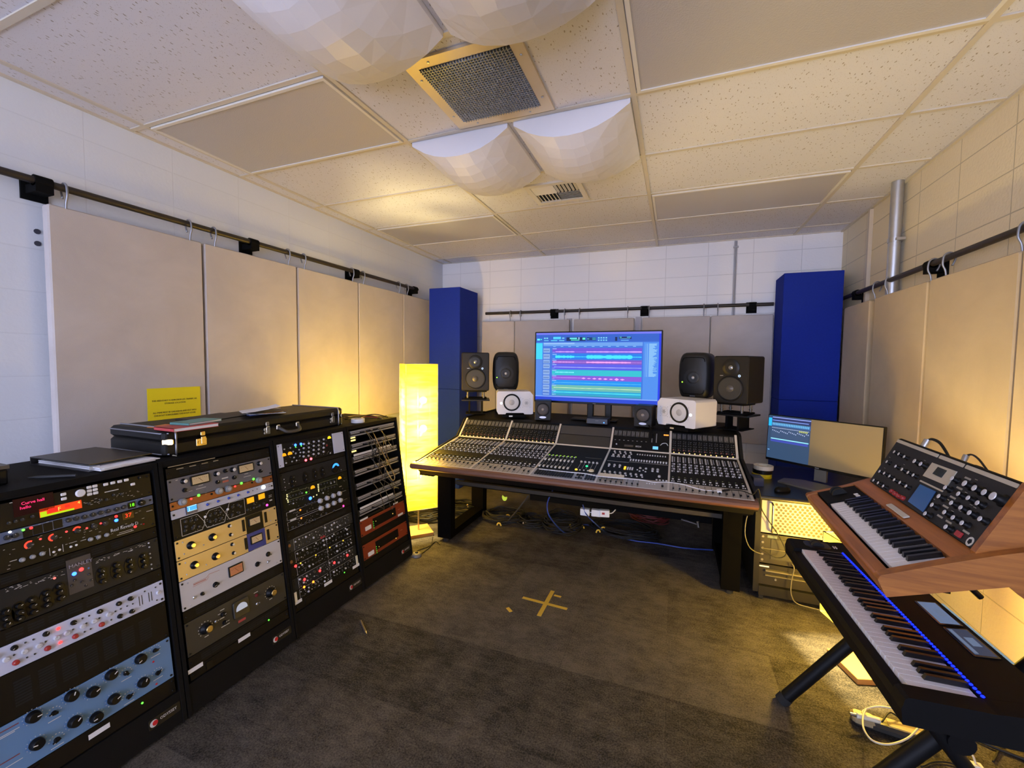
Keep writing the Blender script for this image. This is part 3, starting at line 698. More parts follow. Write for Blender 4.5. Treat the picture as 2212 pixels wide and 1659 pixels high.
# ---------------------------------------------------------------- rack 2
g = vent(2, .936, .979, 'black slotted vent panel at the top of the gold-faced rack', 3, 9)
g.K = 3; g.legend([(510, 335, .185, .003), (330, 422, .026, .003), (515, 383, .026, .003), (690, 345, .026, .003), (850, 310, .022, .003)], m=mat('tan_edge', (.38, .31, .20), .5), nm='bare_edge')
g = Gear(2, .844, .935, 'compressor', 'grey-blue compressor with two cream meters, upper unit of the gold-faced rack', 'rack compressor', mat('grey_blue_face', (.105, .11, .145), .5), 3)
VU = mat('cream_dial', (.62, .48, .27), .5)
g.meter((622, 575), .066, .030, VU); g.meter((1285, 412), .066, .030, VU)
g.knobs('cap', .0088, [(385, 605), (858, 497), (1093, 437), (1480, 347)]); g.knobs('blk', .0085, [(405, 732), (880, 615), (988, 455), (1118, 550), (1500, 455)])
g.crect('red_plate', mat('coral_plate', (.42, .12, .09), .5), (1000, 602), .027, .0085, .001)
g.legend([(645, 700, .04, .002), (1315, 530, .035, .002), (640, 660, .018, .002), (1300, 493, .018, .002), (495, 745, .014, .0015), (990, 555, .028, .005), (285, 590, .008, .002)])
g = Gear(2, .811, .843, 'preamp', 'copper-coloured one-space preamp with large grey knobs, in the gold-faced rack', 'preamp', mat('copper_face', (.24, .085, .03), .4, .4), 3)
g.knobs('grey', .0145, [(372, 900), (902, 742), (1030, 712), (1475, 585)]); g.leds(RED, .004, [(505, 855), (1140, 675)], 6); g.leds(GRN, .0055, [(612, 805), (1230, 630), (1405, 570)], 3)
g.knobs('scr', .005, [(800, 785), (1385, 620)], 0, 'button'); g.legend([(720, 770, .008, .001), (720, 790, .008, .001), (1320, 605, .008, .001), (1320, 625, .008, .001)], m=mat('tan_edge', (.38, .31, .20), .5))
g = Gear(2, .774, .810, 'limiter', 'silver one-space limiter with a glowing blue meter, in the gold-faced rack', 'rack limiter', mat('silver_face', (.50, .52, .62), .45), 3)
g.crect('meter', mat('navy_bezel', (.005, .02, .10), .3), (512, 1003), .043, .033, .003)
g.crect('dial_face', glow('meter_blue', (70, 160, 255), 1.5), (513, 985), .036, .021, .0042)
u, v = g.at(513, 985); ob('needle', MB().b(u-.018, u+.018, v+.0085, v+.0105, g.t+.0042, g.t+.005).b(u-.018, u+.018, v-.0105, v-.0092, g.t+.0042, g.t+.005).b(u-.012, u-.010, v-.009, v+.006, g.t+.0042, g.t+.005), glow('meter_line', (190, 235, 255), 1.5), g.o)
g.knobs('blue', .0052, [(745, 935), (900, 888), (1052, 842), (1190, 800), (1330, 758)], 180)
g.leds((225, 240, 255), .0098, [(1550, 685)], 2.5, nm='lamp'); g.legend([(1400, 735, .004, .004), (1462, 712, .004, .004), (1635, 650, .012, .0015), (1640, 675, .012, .0015)], m=DGREY)
g = Gear(2, .691, .773, 'processor', 'black processor with white hexagon outlines and two amber meters, in the gold-faced rack', 'audio processor', mat('ink_face', (.006, .0057, .0057), .5, spec=.15), 3)
def outline(g, pts, w=.0009, K=None, m=None, nm='outline'):
    q = [g.at(*p, K) for p in pts]; mm = MB()
    for i in range(len(q)):
        a, b_ = Vector((*q[i], 0)), Vector((*q[(i+1) % len(q)], 0)); d = (b_-a).normalized(); n = Vector((-d.y, d.x, 0))*w
        mm.add([a+n, b_+n, b_-n, a-n] , [(0, 3, 2, 1)], T=TR((0, 0, g.t+.0006)))
    ob(nm, mm, m or LEGEND, g.o)
outline(g, [(355, 1150), (600, 1075), (720, 1190), (680, 1290), (390, 1390)]); outline(g, [(735, 1080), (770, 1020), (930, 965), (1022, 1070), (1000, 1180), (750, 1265), (700, 1185)])
outline(g, [(1060, 910), (1275, 850), (1300, 1060), (1070, 1140), (1025, 1080)])
g.crect('meter', mat('amber_bezel', (.05, .02, .002), .4), (1365, 872), .039, .029, .002); g.crect('meter', MATS['amber_bezel'], (1525, 817), .037, .029, .002)
AMBER = glow('amber_dial', (255, 165, 20), 1.3)
g.crect('dial_face', AMBER, (1365, 872), .034, .024, .003); g.crect('dial_face', AMBER, (1525, 817), .032, .024, .003)
g.leds((255, 60, 170), .0055, [(1610, 940)], 4); g.knobs('rbtn', .0052, [(715, 1110), (1040, 1003)], 0, 'button')
g.knobs('drk', .0062, [(430, 1180), (510, 1165), (585, 1150), (440, 1250), (560, 1240), (430, 1310), (540, 1275), (630, 1250), (790, 1090), (860, 1060), (940, 1040), (790, 1180), (870, 1150), (950, 1130), (1110, 970), (1190, 940), (1110, 1080), (1200, 1050), (1230, 960), (1330, 1010), (1420, 980), (1500, 950), (1560, 920)])
g.speck(.06, .36, .01, .07, 60, 8, .005); g.legend([(1655, 800, .016, .002), (1655, 822, .016, .002), (1665, 870, .014, .006)])
GOLDF = mat('gold_face', (.60, .47, .23), .42, .45, noise=.05, nscale=8)
g = Gear(2, .609, .690, 'compressor', 'gold-faced compressor with black meter panel, upper of the two', 'rack compressor', GOLDF, 3, 'gold compressors')
g.knobs('gold', .0122, [(520, 1515), (830, 1398)]); g.knobs('cap', .0062, [(1072, 1238), (1095, 1362)])
g.crect('slider', BLKP, (1275, 1232), .011, .052); g.crect('slider', BLKP, (1595, 1112), .011, .050)
u0, _ = g.at(1315, 1240); u1, _ = g.at(1560, 1180); g.box('meter_panel', BLKP, u0, u1, .001, g.h-.001, .0015)
g.meter((1430, 1165), .05, .028, VU, needle=True); g.legend([(1450, 1240, .045, .0018), (1450, 1262, .045, .0018)]); g.knobs('dot', .003, [(400, 1475), (428, 1640), (705, 1510), (1645, 1020), (1668, 1160)], 0, 'screw')
g = Gear(2, .527, .608, 'compressor', 'gold-faced compressor with blue meter panel, lower of the two', 'rack compressor', GOLDF, 4, 'gold compressors')
g.knobs('gold', .0122, [(350, 187), (632, 72)]); g.knobs('cap', .0062, [(1118, 1500), (1142, 1622)], K=3)
g.crect('slider', BLKP, (1318, 1488), .011, .052, K=3); g.crect('slider', BLKP, (1638, 1358), .011, .050, K=3)
u0, _ = g.at(1345, 1500, 3); u1, _ = g.at(1600, 1400, 3); g.box('meter_panel', mat('ultramarine', (.012, .03, .26), .45), u0, u1, .001, g.h-.001, .0015)
g.meter((1465, 1415), .05, .028, VU, K=3); g.legend([(1495, 1500, .045, .0018), (1497, 1525, .045, .0018), (1497, 1545, .045, .0018)], K=3); g.knobs('dot', .003, [(230, 160), (252, 312), (512, 182), (210, 42)], 0, 'screw')
g = Gear(2, .408, .526, 'limiter', 'pale silver limiter with orange meter and black pointer knobs, below the gold units', 'rack limiter', mat('pale_silver', (.54, .53, .56), .45), 4)
g.knobs('bak', .0115, [(640, 442), (1195, 172), (1335, 40)]); g.knobs('blk', .0075, [(465, 562)]); g.knobs('tgl', .006, [(362, 612), (1340, 142)], 20, 'toggle_switch')
g.meter((905, 242), .056, .036, mat('orange_dial', (.55, .22, .10), .5))
mm = MB()
for a, b_ in (((340, 435), (520, 350)), ((520, 350), (550, 305)), ((550, 305), (690, 252)), ((340, 475), (520, 385)), ((520, 385), (550, 335))):
    p, q = Vector((*g.at(*a), 0)), Vector((*g.at(*b_), 0)); d = (q-p).normalized(); n = Vector((-d.y, d.x, 0))*.0008
    mm.add([p+n, q+n, q-n, p-n], [(0, 3, 2, 1)], T=TR((0, 0, g.t+.0005)))
mm.b(*[k for k in (g.at(430, 410)[0]-.025, g.at(430, 410)[0]+.025)], g.at(430, 410)[1]-.002, g.at(430, 410)[1]+.002, g.t, g.t+.0005)
ob('printed_line', mm, mat('faded_red', (.42, .18, .14), .6), g.o); g.knobs('dot', .003, [(270, 425), (315, 715), (1455, 152)], 0, 'screw')
for q in g.o.children: pass
vent(2, .361, .407, 'black slotted vent panel under the pale silver limiter', 3, 9)
g = Gear(2, .225, .360, 'compressor', 'dark grey compressor with round white meter and brass-capped knobs', 'rack compressor', mat('gunmetal_face', (.030, .029, .027), .5, spec=.3), 4)
g.knobs('gold', .0175, [(525, 1015), (1378, 540)]); g.knobs('blk', .0095, [(750, 830), (775, 935)]); g.knobs('tgl', .0065, [(660, 925), (1205, 690)], 20, 'toggle_switch')
g.leds((120, 20, 30), .0075, [(1190, 580)], .35, nm='lamp')
u, v = g.at(985, 742); f = ob('meter', MB().rb(-.036, .036, -.036, .036, 0, .009, .007), mat('brown_bezel', (.03, .027, .02), .4), g.o, (u, v, g.t))
p = [(.026*math.cos(a), .026*math.sin(a)-.002) for a in [math.radians(-8+196*i/16) for i in range(17)]]
ob('dial_face', MB().prism(p, .009, .0096), mat('pale_dial', (.55, .62, .74), .4, emit=.25), f); g.crect('red_plate', mat('red_plate', (.40, .05, .06), .5), (1008, 902), .034, .010, .001)
q = []
for c in ((525, 1015), (1378, 540)):
    u, v = g.at(*c)
    for k in range(11): a = math.radians(-40+26*k); q.append((u+.028*math.cos(a), v+.028*math.sin(a), .003, .003))
mm = MB()
for u, v, w, h in q: mm.b(u-w/2, u+w/2, v-h/2, v+h/2, g.t, g.t+.0005)
ob('printed_marking', mm, LEGEND, g.o); g.legend([(540, 1115, .016, .003), (1385, 625, .016, .003), (740, 770, .018, .003), (740, 880, .02, .003), (790, 970, .036, .003), (1185, 540, .02, .003), (700, 830, .01, .002), (825, 910, .01, .002)])
vent(2, .176, .224, 'black slotted vent panel at the bottom of the gold-faced rack', 3, 9)
power(2, .132, .175, 'black rack power strip with green light and two stickers, base of the gold-faced rack', (1365, 900), 4, [(1045, 1130), (405, 1530)], 4)
# ---------------------------------------------------------------- rack 3
g = Gear(3, .866, .986, 'mixer', 'black mixer with white end plates and many coloured lamps, top of the third rack', 'rack mixer', mat('ink_face', (.006, .0057, .0057), .5, spec=.15), 5)
WF = mat('white_face', (.52, .56, .74), .45)
g.box('end_plate', WF, 0, .03, .001, g.h-.001, .003); u, _ = g.at(1265, 400); g.box('end_plate', WF, u, GW, .001, g.h-.001, .003)
g.half((325, 570), .0125, AMBER); g.half((440, 540), .0125, AMBER); g.half((1185, 238), .0115, glow('yellow_dial', (255, 205, 30), 1.5))
g.leds(BLU, .0065, [(540, 370), (645, 350)], 8); g.leds((255, 70, 80), .0065, [(745, 655), (845, 630)], 8); g.leds(GRN, .003, [(548, 408), (655, 385), (1295, 300), (1338, 425)], 3); g.leds((120, 25, 20), .006, [(1140, 375)], .8)
pts = [(700+95*i, 350-22*i+78*j+ (10 if i % 2 else 0)) for i in range(5) for j in range(4)]
g.knobs('pale', .0058, pts); g.knobs('drk', .0042, [(x+48, y+20) for x, y in pts][:18])
g.knobs('dot', .0042, [(330, 450), (445, 425), (372, 708), (485, 680), (500, 495), (615, 460), (550, 525), (630, 575), (520, 605), (570, 660), (640, 510), (1212, 520)], 0, 'button'); g.speck(.04, .36, .01, .11, 60, 9, .006)
vent(3, .838, .865, 'narrow black vent panel under the black summing mixer', 2, 9)
g = Gear(3, .748, .837, 'compressor', 'charcoal compressor with a glowing blue half-moon meter, in the third rack', 'rack compressor', SLATE, 5)
for c, n in (((495, 1060), 3), ((745, 980), 2), ((920, 915), 2), ((1065, 880), 2)):
    u, v = g.at(*c); g.put('dial_well', knob_mesh('oval'), u, v, .0175)
    for k in range(n): g.put('knob', knob_mesh('blk'), u, v+.024*(k-(n-1)/2), .008, random.uniform(-120, 120), g.t+.002)
u, v = g.at(1310, 790); ob('meter', MB().lathe([(.030, 0), (.030, .004), (.027, .006)], 24), BLKP, g.o, (u, v, g.t))
p = [(.026*math.cos(a), .026*math.sin(a)-.004) for a in [math.radians(10+165*i/14) for i in range(15)]]+[(.014*math.cos(a), .012*math.sin(a)-.002) for a in [math.radians(160-140*i/8) for i in range(9)]]
ob('dial_face', MB().prism(p, .006, .0068), glow('moon_blue', (50, 140, 255), 2.2), g.o, (u, v+.003, g.t))
g.legend([(500, 1075, .044, .0035)]); g.knobs('dot', .0025, [(338, 1015), (350, 1070), (362, 1165), (375, 1220), (1425, 830)], 0, 'button')
g = Gear(3, .640, .747, 'equalizer', 'black twin-row equalizer with two amber lamps and a bright blue lamp, in the third rack', 'equalizer', mat('green_black', (.006, .0075, .005), .5, spec=.15), 5)
g.half((1400, 995), .012, AMBER); g.half((888, 1175), .0135, AMBER); g.leds(BLU, .0085, [(845, 1370)], 8, nm='lamp'); g.leds(GRN, .0045, [(768, 1260)], 3)
CRM = (235, 225, 160)
g.leds(CRM, .0038, [(400, 1305), (405, 1338), (398, 1378), (418, 1408), (425, 1440), (990, 1110), (992, 1140), (996, 1170), (1000, 1203), (1004, 1233), (908, 1338), (968, 1305)], 1.1)
g.knobs('drk', .0052, [(450+62*i, 1335-17*i) for i in range(5)]+[(460+62*i, 1430-16*i) for i in range(5)]+[(1045+60*i, 1110-17*i) for i in range(5)]+[(1060+60*i, 1215-16*i) for i in range(5)])
g.knobs('dot', .0042, [(338, 1440), (525, 1468), (690, 1272), (1090, 1268), (1235, 1085), (1300, 1062)], 0, 'button')
outline(g, [(420, 1280), (820, 1160), (830, 1280), (440, 1405)], .0007, m=mat('olive_line', (.22, .24, .12), .6)); outline(g, [(1010, 1085), (1340, 985), (1350, 1100), (1020, 1200)], .0007, m=MATS['olive_line'])
g.speck(.03, .44, .006, .1, 40, 12, .006); g.legend([(1420, 1145, .018, .003)], m=CREAM)
for k, (s0, s1, lab) in enumerate(((.590, .639, 'upper black channel strip with four pale cone knobs, in the third rack'), (.539, .589, 'lower black channel strip with pale cone knobs and a pink light, third rack'))):
    g = Gear(3, s0, s1, 'channel_strip', lab, 'channel strip', mat('ink_face', (.006, .0057, .0057), .5, spec=.15), 5, 'black channel strips')
    r = [[(1025, 1415), (1155, 1365), (1275, 1320), (1390, 1278)], [(1045, 1555), (1172, 1507), (1290, 1457), (1410, 1405)]][k]
    g.knobs('pale', .0135, r); g.leds(ORG, .0045, [[(660, 1590)], [(420, 212)]][k], 3, K=[5, 6][k])
    if k: g.leds((255, 50, 130), .0055, [(1480, 1510)], 5)
    u, v = g.at(*[(510, 1600), (295, 235)][k], [5, 6][k]); g.box('name_plate', LEGEND, u-.018, u+.018, v-.004, v+.004, .0008)
    g.box('outline', LEGEND, .012, .0132, .004, g.h-.004, .0006); g.box('outline', LEGEND, .012, .43, g.h-.005, g.h-.004, .0006); g.box('outline', LEGEND, .012, .40, .004, .005, .0006)
    g.knobs('drk', .0068, [[(750+60*i, 1500-20*i) for i in range(4)], [(285, 355), (385, 315), (480, 295), (545, 270), (635, 230), (730, 170), (810, 135), (930, 95)]][k], K=[5, 6][k])
    g.speck(.05, .24, .006, g.h-.006, 26, 20+k, .008)
vent(3, .497, .538, 'black slotted vent panel in the middle of the third rack', 3, 9)
for k, (s0, s1, lab) in enumerate(((.432, .496, 'dark preamp with red twin switch, right under the vent in the third rack'), (.366, .431, 'black preamp with a row of small amber lights, in the third rack'),
                                    (.300, .365, 'black preamp with one red lamp at its left end, in the third rack'), (.235, .299, 'black preamp with four red lamps in a row, in the third rack'), (.180, .234, 'black preamp with two orange lamps and pale end brackets, lowest in the third rack'))):
    g = Gear(3, s0, s1, 'preamp', lab, 'preamp', [DGREY, BLKP, BLKP, SLATE, BLKP][k], 6, 'stacked black preamps')
    R = random.Random(40+k); h = g.h
    for j in range(2):
        for i in range(18):
            u = .045+.022*i+R.uniform(-.003, .003); v = h*(.3+.4*j)
            st = R.choice(['drk', 'drk', 'dot', 'pale'])
            g.put('knob', knob_mesh(st), u, v+R.uniform(-.003, .003), R.uniform(.0035, .006) if st != 'dot' else .0028, R.uniform(-120, 120))
    g.box('outline', LEGEND, .035, .225, h-.004, h-.0032, .0006); g.box('outline', LEGEND, .24, .43, h-.004, h-.0032, .0006); g.box('outline', LEGEND, .035, .0358, .004, h-.004, .0006); g.box('outline', LEGEND, .24, .2408, .004, h-.004, .0006)
    g.speck(.03, .43, .006, h-.006, 60, 30+k, .006)
    if k == 0: g.knobs('red', .0065, [(740, 512), (778, 492)], nm='rocker_switch'); g.knobs('rbtn', .0042, [(660, 596), (452, 700), (938, 460), (1117, 370)], 0, 'button')
    if k in (0, 1): u, v = g.at(*[(242, 640), (278, 890)][k]); g.put('bronze_badge', MB().lathe([(1, 0), (1, .2), (.7, .3)], 18).mesh('badge', mat('bronze', (.35, .18, .08), .35, .8)), u, min(max(v, .012), h-.012), .0085)
    if k == 1: g.leds(AMB, .0033, [(1085, 555), (878, 662), (660, 780), (425, 905)], 4)
    if k == 2: g.leds(RED, .0065, [(345, 950)], 6)
    if k == 3: g.leds(RED, .0065, [(490, 1155), (728, 1020), (952, 895), (1155, 780)], 6)
    if k == 4:
        g.leds(ORG, .006, [(487, 1270), (628, 1190)], 5); g.box('end_bracket', CREAM, 0, .014, .002, h-.002, .004); g.box('end_bracket', CREAM, GW-.014, GW, .002, h-.002, .004)
power(3, .132, .179, 'black rack power strip with green light and three stickers, base of the third rack', (1115, 1045), 6, [(865, 1207), (387, 1505), (1295, 945)], 6)
# ---------------------------------------------------------------- rack 4: patch bays
PBA = mat('patch_rail', (.50, .50, .54), .35, .5)
PBJ = mat('jack_strip', (.16, .16, .18), .5)
rows = [((90, 275), (530, 180)), ((112, 398), (545, 297)), ((132, 527), (565, 405)), ((150, 655), (583, 525)), ((168, 788), (600, 637)), ((187, 915), (618, 752)), ((208, 1045), (632, 868))]
for i, (a, b_) in enumerate(rows):
    k = KC[7]; sa = face(k[0]+a[0]*k[2], k[1]+a[1]*k[2])[1]; sb = face(k[0]+b_[0]*k[2], k[1]+b_[1]*k[2])[1]; s = (sa+sb)/2
    g = Gear(4, s-.0205, s+.0205, 'patch_bay', f'silver and grey patch bay strip, {["topmost","second","third","fourth","fifth","sixth","lowest"][i]} in the far rack', 'patch bay', DGREY, 7, 'patch bay strips')
    g.box('upper_rail', PBA, .012, GW-.012, .030, .0375, .004); g.box('lower_rail', PBA, .012, GW-.012, .004, .0105, .004)
    g.box('label_strip', mat('label_grey', (.30, .30, .33), .5), .016, GW-.016, .019, .028, .0015)
    m = MB()
    for r in range(2):
        for c in range(24):
            u = .03+(GW-.06)*c/23; m.cyl((u, .0135+r*.0115*2-.001 if False else (.0145 if r == 0 else .0285), g.t+.0016), (u, (.0145 if r == 0 else .0285), g.t+.003), .0026, n=6)
    ob('jack_row', m, mat('jack_black', (.01, .01, .01), .4), g.o)
    if i in (2, 6): g.box('paper_label', PAPER, .02, .02+(.33 if i == 6 else .37), g.h+.001, g.h+.014, .001)
for i, (s0, s1, q) in enumerate(((.955, .985, 0),)): pass
R = random.Random(77)
for i, (s0, s1) in enumerate(((.436, .466),)): vent(4, .418, .436, 'row of black vent slots under the lowest patch bay in the far rack', 1, 14)
for i, (s0, s1, lab) in enumerate(((.318, .414, 'dark red preamp with white label, upper of the two in the far rack'), (.172, .266, 'dark red preamp with white label, lower of the two in the far rack'))):
    g = Gear(4, s0, s1, 'preamp', lab, 'preamp', mat('oxide_red_face', (.22, .035, .012), .38), 7, 'red preamps', w=.006)
    g.box('display_panel', BLKP, .115, .35, .022, g.h-.018, .002)
    c = [(295, 1195), (328, 1445)][i]; u, v = g.at(*c); ob('paper_label', MB().rb(-.028, .028, -.013, .013, 0, .001, .004), PAPER, g.o, (u, v, g.t))
    u, v = g.at(*[(345, 1165), (380, 1410)][i])
    for k in range(4): g.put('indicator_light', led_mesh(GRN, .6), u, v-.02+.013*k, .003, 0, g.t+.002)
    u, v = g.at(*[(535, 1055), (572, 1297)][i]); g.put('indicator_light', led_mesh((250, 200, 90), 1.2), u, v, .0035, 0, g.t+.002)
    u, v = g.at(*[(367, 1130), (403, 1380)][i]); g.put('indicator_light', led_mesh((250, 200, 90), 1.0), u, v, .0025, 0, g.t+.002)
    g.box('name_strip', mat('pale_red', (.45, .2, .14), .5), .375, .40, .05, .053, .0006)
    if i == 0: u, v = g.at(615, 1062); ob('paper_label', MB().b(-.028, .028, -.007, .007, 0, .001), PAPER, g.o, (u, v, g.t)); ob('paper_label', MB().b(.005, .075, g.h+.001, g.h+.012, 0, .001), PAPER, g.o, (0, 0, g.t)); ob('paper_label', MB().b(.335, .385, g.h+.003, g.h+.012, 0, .001), PAPER, g.o, (0, 0, g.t))
vent(4, .131, .171, 'black blank panel at the foot of the far rack', 1, 3)
vent(4, .268, .316, 'black blank panel between the two dark red preamps', 1, 3)
# amber lights between patch bays
k = KC[7]
for c, n, lab in (((135, 318), 2, 'pair of bright'), ((147, 440), 1, 'single small')):
    y, s = face(k[0]+c[0]*k[2], k[1]+c[1]*k[2])
    o = thing('rack_light', f'{lab} warm lights between the upper patch bays of the far rack', 'indicator light', T=frame(fpt(y, s, .002), FU, FV, FW))
    ob('light_housing', MB().b(-.03, .03, -.016, .016, -.05, 0), BLKP, o)
    for q in range(n): ob('light_bar', MB().b(-.019, .019, (q-.5*(n-1))*.017-.0045, (q-.5*(n-1))*.017+.0045, 0, .002), glow('warm_bar', (255, 225, 130), 2), o)
# patch cables
CBL = [mat('cable_black', (.009, .009, .009), .55, spec=.25), mat('cable_brown', (.045, .028, .015), .6), mat('cable_grey', (.03, .028, .028), .6), mat('cable_red', (.25, .02, .02), .5)]
for i in range(18):
    r0 = R.choice([0, 0, 1, 1, 2, 2, 3, 4]); r1 = min(6, r0+R.choice([1, 2, 2, 3, 3]))
    k = KC[7]
    def jk(r, t):
        a, b_ = rows[r]; x = a[0]+(b_[0]-a[0])*t; y = a[1]+(b_[1]-a[1])*t; Y, S = face(k[0]+x*k[2], k[1]+y*k[2]); return Vector((min(max(Y, RY[4]+.03), RY[4]+.43), S))
    t0 = R.uniform(.15, .62); t1 = R.uniform(.25, .8)
    a, b_ = jk(r0, t0), jk(r1, t1); mid = (a+b_)/2+Vector((R.uniform(-.05, .06), -R.uniform(.02, .14)))
    pts = [fpt(a.x, a.y, .012), fpt(a.x, a.y, .05), fpt(a.x*.7+mid.x*.3, a.y*.6+mid.y*.4, .085), fpt(mid.x, mid.y, .075), fpt(b_.x*.6+mid.x*.4, b_.y*.75+mid.y*.25, .075), fpt(b_.x, b_.y, .045), fpt(b_.x, b_.y, .012)]
    m = MB().tube(pts, .0022, 5, 0, 4)
    for e, s in ((a, 0), (b_, 0)): m.cyl(fpt(e.x, e.y, .008), fpt(e.x, e.y, .04), .0042, n=8, mi=1)
    ci = R.choice([0, 0, 0, 1, 1, 2])
    tag(ob('patch_cable', m, [CBL[ci], BLKP if R.random() < .6 else STEEL]), f'thin {["black","brown","grey"][ci]} patch cable dangling across the patch bays of the far rack', 'patch cable', ['black', 'brown', 'grey'][ci]+' patch cables')
m = MB().tube([fpt(2.30, .73, .03), fpt(2.31, .65, .06), fpt(2.335, .60, .07), fpt(2.36, .615, .07), fpt(2.35, .67, .06), fpt(2.28, .80, .06), fpt(2.25, .93, .03)], .0035, 6, 0, 5)
tag(ob('patch_cable', m, mat('cable_tan', (.40, .28, .12), .5)), 'tan patch cable hanging in a loop below the others on the far rack', 'patch cable')
# ------------------------------------------------------------------ on top of the racks
CASEM = mat('case_vinyl', (.007, .0065, .006), .5, spec=.25, bump=.25, nscale=500)
CHROME = mat('chrome', (.75, .73, .70), .18, 1)
t = thing('instrument_case', 'long black hard instrument case with chrome latches lying across the rack tops', 'instrument case', (-2.12, 1.58, 1.002))
hx, hy, hz = .19, .50, .110
ob('case_body', MB().rb(-hx, hx, -hy, hy, 0, .062, .022, n=5), CASEM, t); ob('case_lid', MB().rb(-hx, hx, -hy, hy, .0635, hz, .022, n=5), CASEM, t)
PIPING = mat('silver_piping', (.32, .33, .38), .35, .6)
for sy in (-1, 1):
    y = sy*(hy-.045)
    ob('end_binding', MB().tube([(hx+.002, y, .004), (hx+.003, y, .03), (hx+.003, y, .09), (hx-.004, y, hz+.002), (-hx+.004, y, hz+.002)], .004, 6), PIPING, t)
    for dz in (.012, hz-.012): ob('end_binding', MB().tube([(-hx+.02, sy*(hy+.001), dz), (hx-.02, sy*(hy+.001), dz), (hx+.001, sy*(hy-.02), dz)], .0028, 6), PIPING, t)
    m = MB(); m.rb(-.02, .02, -.013, .013, 0, .006, .006, 0, frame((hx-.006, sy*(hy-.02), .062), Vector((.7, sy*.7, 0)).cross(Vector((0, 0, 1))), (0, 0, 1), Vector((.7, sy*.7, 0))))
    ob('corner_clasp', m, mat('gilt', (.75, .58, .28), .25, 1) if sy < 0 else CHROME, t)
def latch(y, big):
    T = frame((hx, y, .062), (0, 1, 0), (0, 0, 1), (1, 0, 0)); m = MB()
    m.rb(-.022 if big else -.014, .022, -.036, -.004, 0, .004, .003, 0, T); m.rb(-.004, .016, -.03, .004, .004, .009, .003, 0, T); m.rb(-.004, .016, .006, .026, 0, .005, .005, 0, T); m.cyl((-.011, -.02, .004), (-.011, -.02, .008), .006, n=10, T=T)
    ob('latch', m, MATS['gilt'] if big else CHROME, t)
XF0 = -2.12+hx
for q, b_ in (((1045, 225), 1), ((1382, 165), 0), ((1722, 108), 0)): latch(on_X(q[0]/2.4043, q[1]/2.4043+860, XF0).y-1.58, b_)
ya, yb_ = on_X(1440/2.4043, 165/2.4043+860, XF0).y-1.58, on_X(1540/2.4043, 150/2.4043+860, XF0).y-1.58
ob('handle', MB().tube([(hx+.004, ya, .05), (hx+.02, ya+.004, .045), (hx+.045, ya+.02, .03), (hx+.05, (ya+yb_)/2, .026), (hx+.045, yb_-.02, .03), (hx+.02, yb_-.004, .045), (hx+.004, yb_, .05)], .0085, 8, 0, 4), mat('handle_vinyl', (.05, .045, .04), .5), t)
for y in (ya, yb_): ob('handle_mount', MB().rb(-.012, .012, -.014, .014, 0, .012, .006, 0, frame((hx, y, .052), (0, 1, 0), (0, 0, 1), (1, 0, 0))), CHROME, t)
CT = 1.002+.110
def flat(name, lab, cat, px, z, w, d, h, rz, m, r=.003, grp=None):
    p = on_Z(*px, z); return tag(ob(name, MB().rb(-w/2, w/2, -d/2, d/2, 0, h, r), m, loc=(p.x, p.y, z), rz=rz), lab, cat, grp)
def book(lab, px, z, w, d, h, rz, cm):
    p = on_Z(*px, z); t = thing('book', lab, 'book', (p.x, p.y, z), rz)
    ob('cover', MB().b(-w/2, w/2, -d/2, d/2, 0, .002).b(-w/2, w/2, -d/2, d/2, h-.002, h).b(-w/2, w/2, -d/2, -d/2+.002, 0, h), cm, t)
    ob('pages', MB().b(-w/2+.003, w/2-.001, -d/2+.002, d/2-.002, .002, h-.002), PAPER, t); return t
book('paperback with red spine and white page edge, lower of the two on the instrument case', (405, 925), CT, .125, .18, .015, .0, mat('red_cover', (.45, .05, .05), .5))
book('small teal-covered booklet on top of the red book on the instrument case', (425, 913), CT+.0152, .10, .155, .010, .15, mat('teal_cover', (.10, .27, .25), .5))
flat('leaflet', 'orange corner of a leaflet lying behind the red book on the instrument case', 'leaflet', (365, 921), CT+.0003, .12, .09, .002, .3, mat('orange_paper', (.65, .22, .05), .7))
p = on_Z(545, 905, CT)
tag(ob('paper_folder', MB().rb(-.10, .10, -.13, .13, 0, .004, .003), mat('folder_black', (.018, .016, .015), .6), loc=(-2.17, p.y-.03, CT+.0003), rz=.2), 'thin dark folder under the paper pile on the instrument case', 'folder')
R = random.Random(9); PC = [mat('paper_blue', (.12, .17, .5), .7), mat('paper_dark', (.02, .02, .025), .6), PAPER, mat('paper_orange', (.6, .28, .08), .7), mat('paper_grey', (.4, .4, .42), .7), MATS['paper_dark'], mat('paper_pale', (.62, .62, .7), .7)]
for i in range(7):
    p = on_Z(572+R.uniform(-14, 16), 896+R.uniform(-4, 4), CT)
    o = ob('card', MB().b(-.045, .045, -.085, .085, 0, .0022), PC[i], loc=(p.x, p.y, CT+.0048+.0035*i), rz=R.uniform(-.5, .5)); o.rotation_euler[0] = R.uniform(-.04, .04)
    tag(o, f'{["blue","black","white","orange","grey","black second","pale violet"][i]} card in the untidy pile on the instrument case', 'card', 'cards piled on the instrument case')
p = on_Z(560, 888, CT+.03)
vs = [(x, y, .030+.030*((y+.09)/.2)**2+.01*x) for y in (-.07, -.02, .04, .10) for x in (-.06, .06)]
m = MB().add(vs, [(2*i, 2*i+1, 2*i+3, 2*i+2) for i in range(3)])
o = ob('paper_sheet', m, PAPER, loc=(p.x-.02, p.y, CT-.002), rz=-.5); mo = o.modifiers.new('thickness', 'SOLIDIFY'); mo.thickness = .0008
tag(o, 'curled white paper sheet on top of the pile on the instrument case', 'paper')
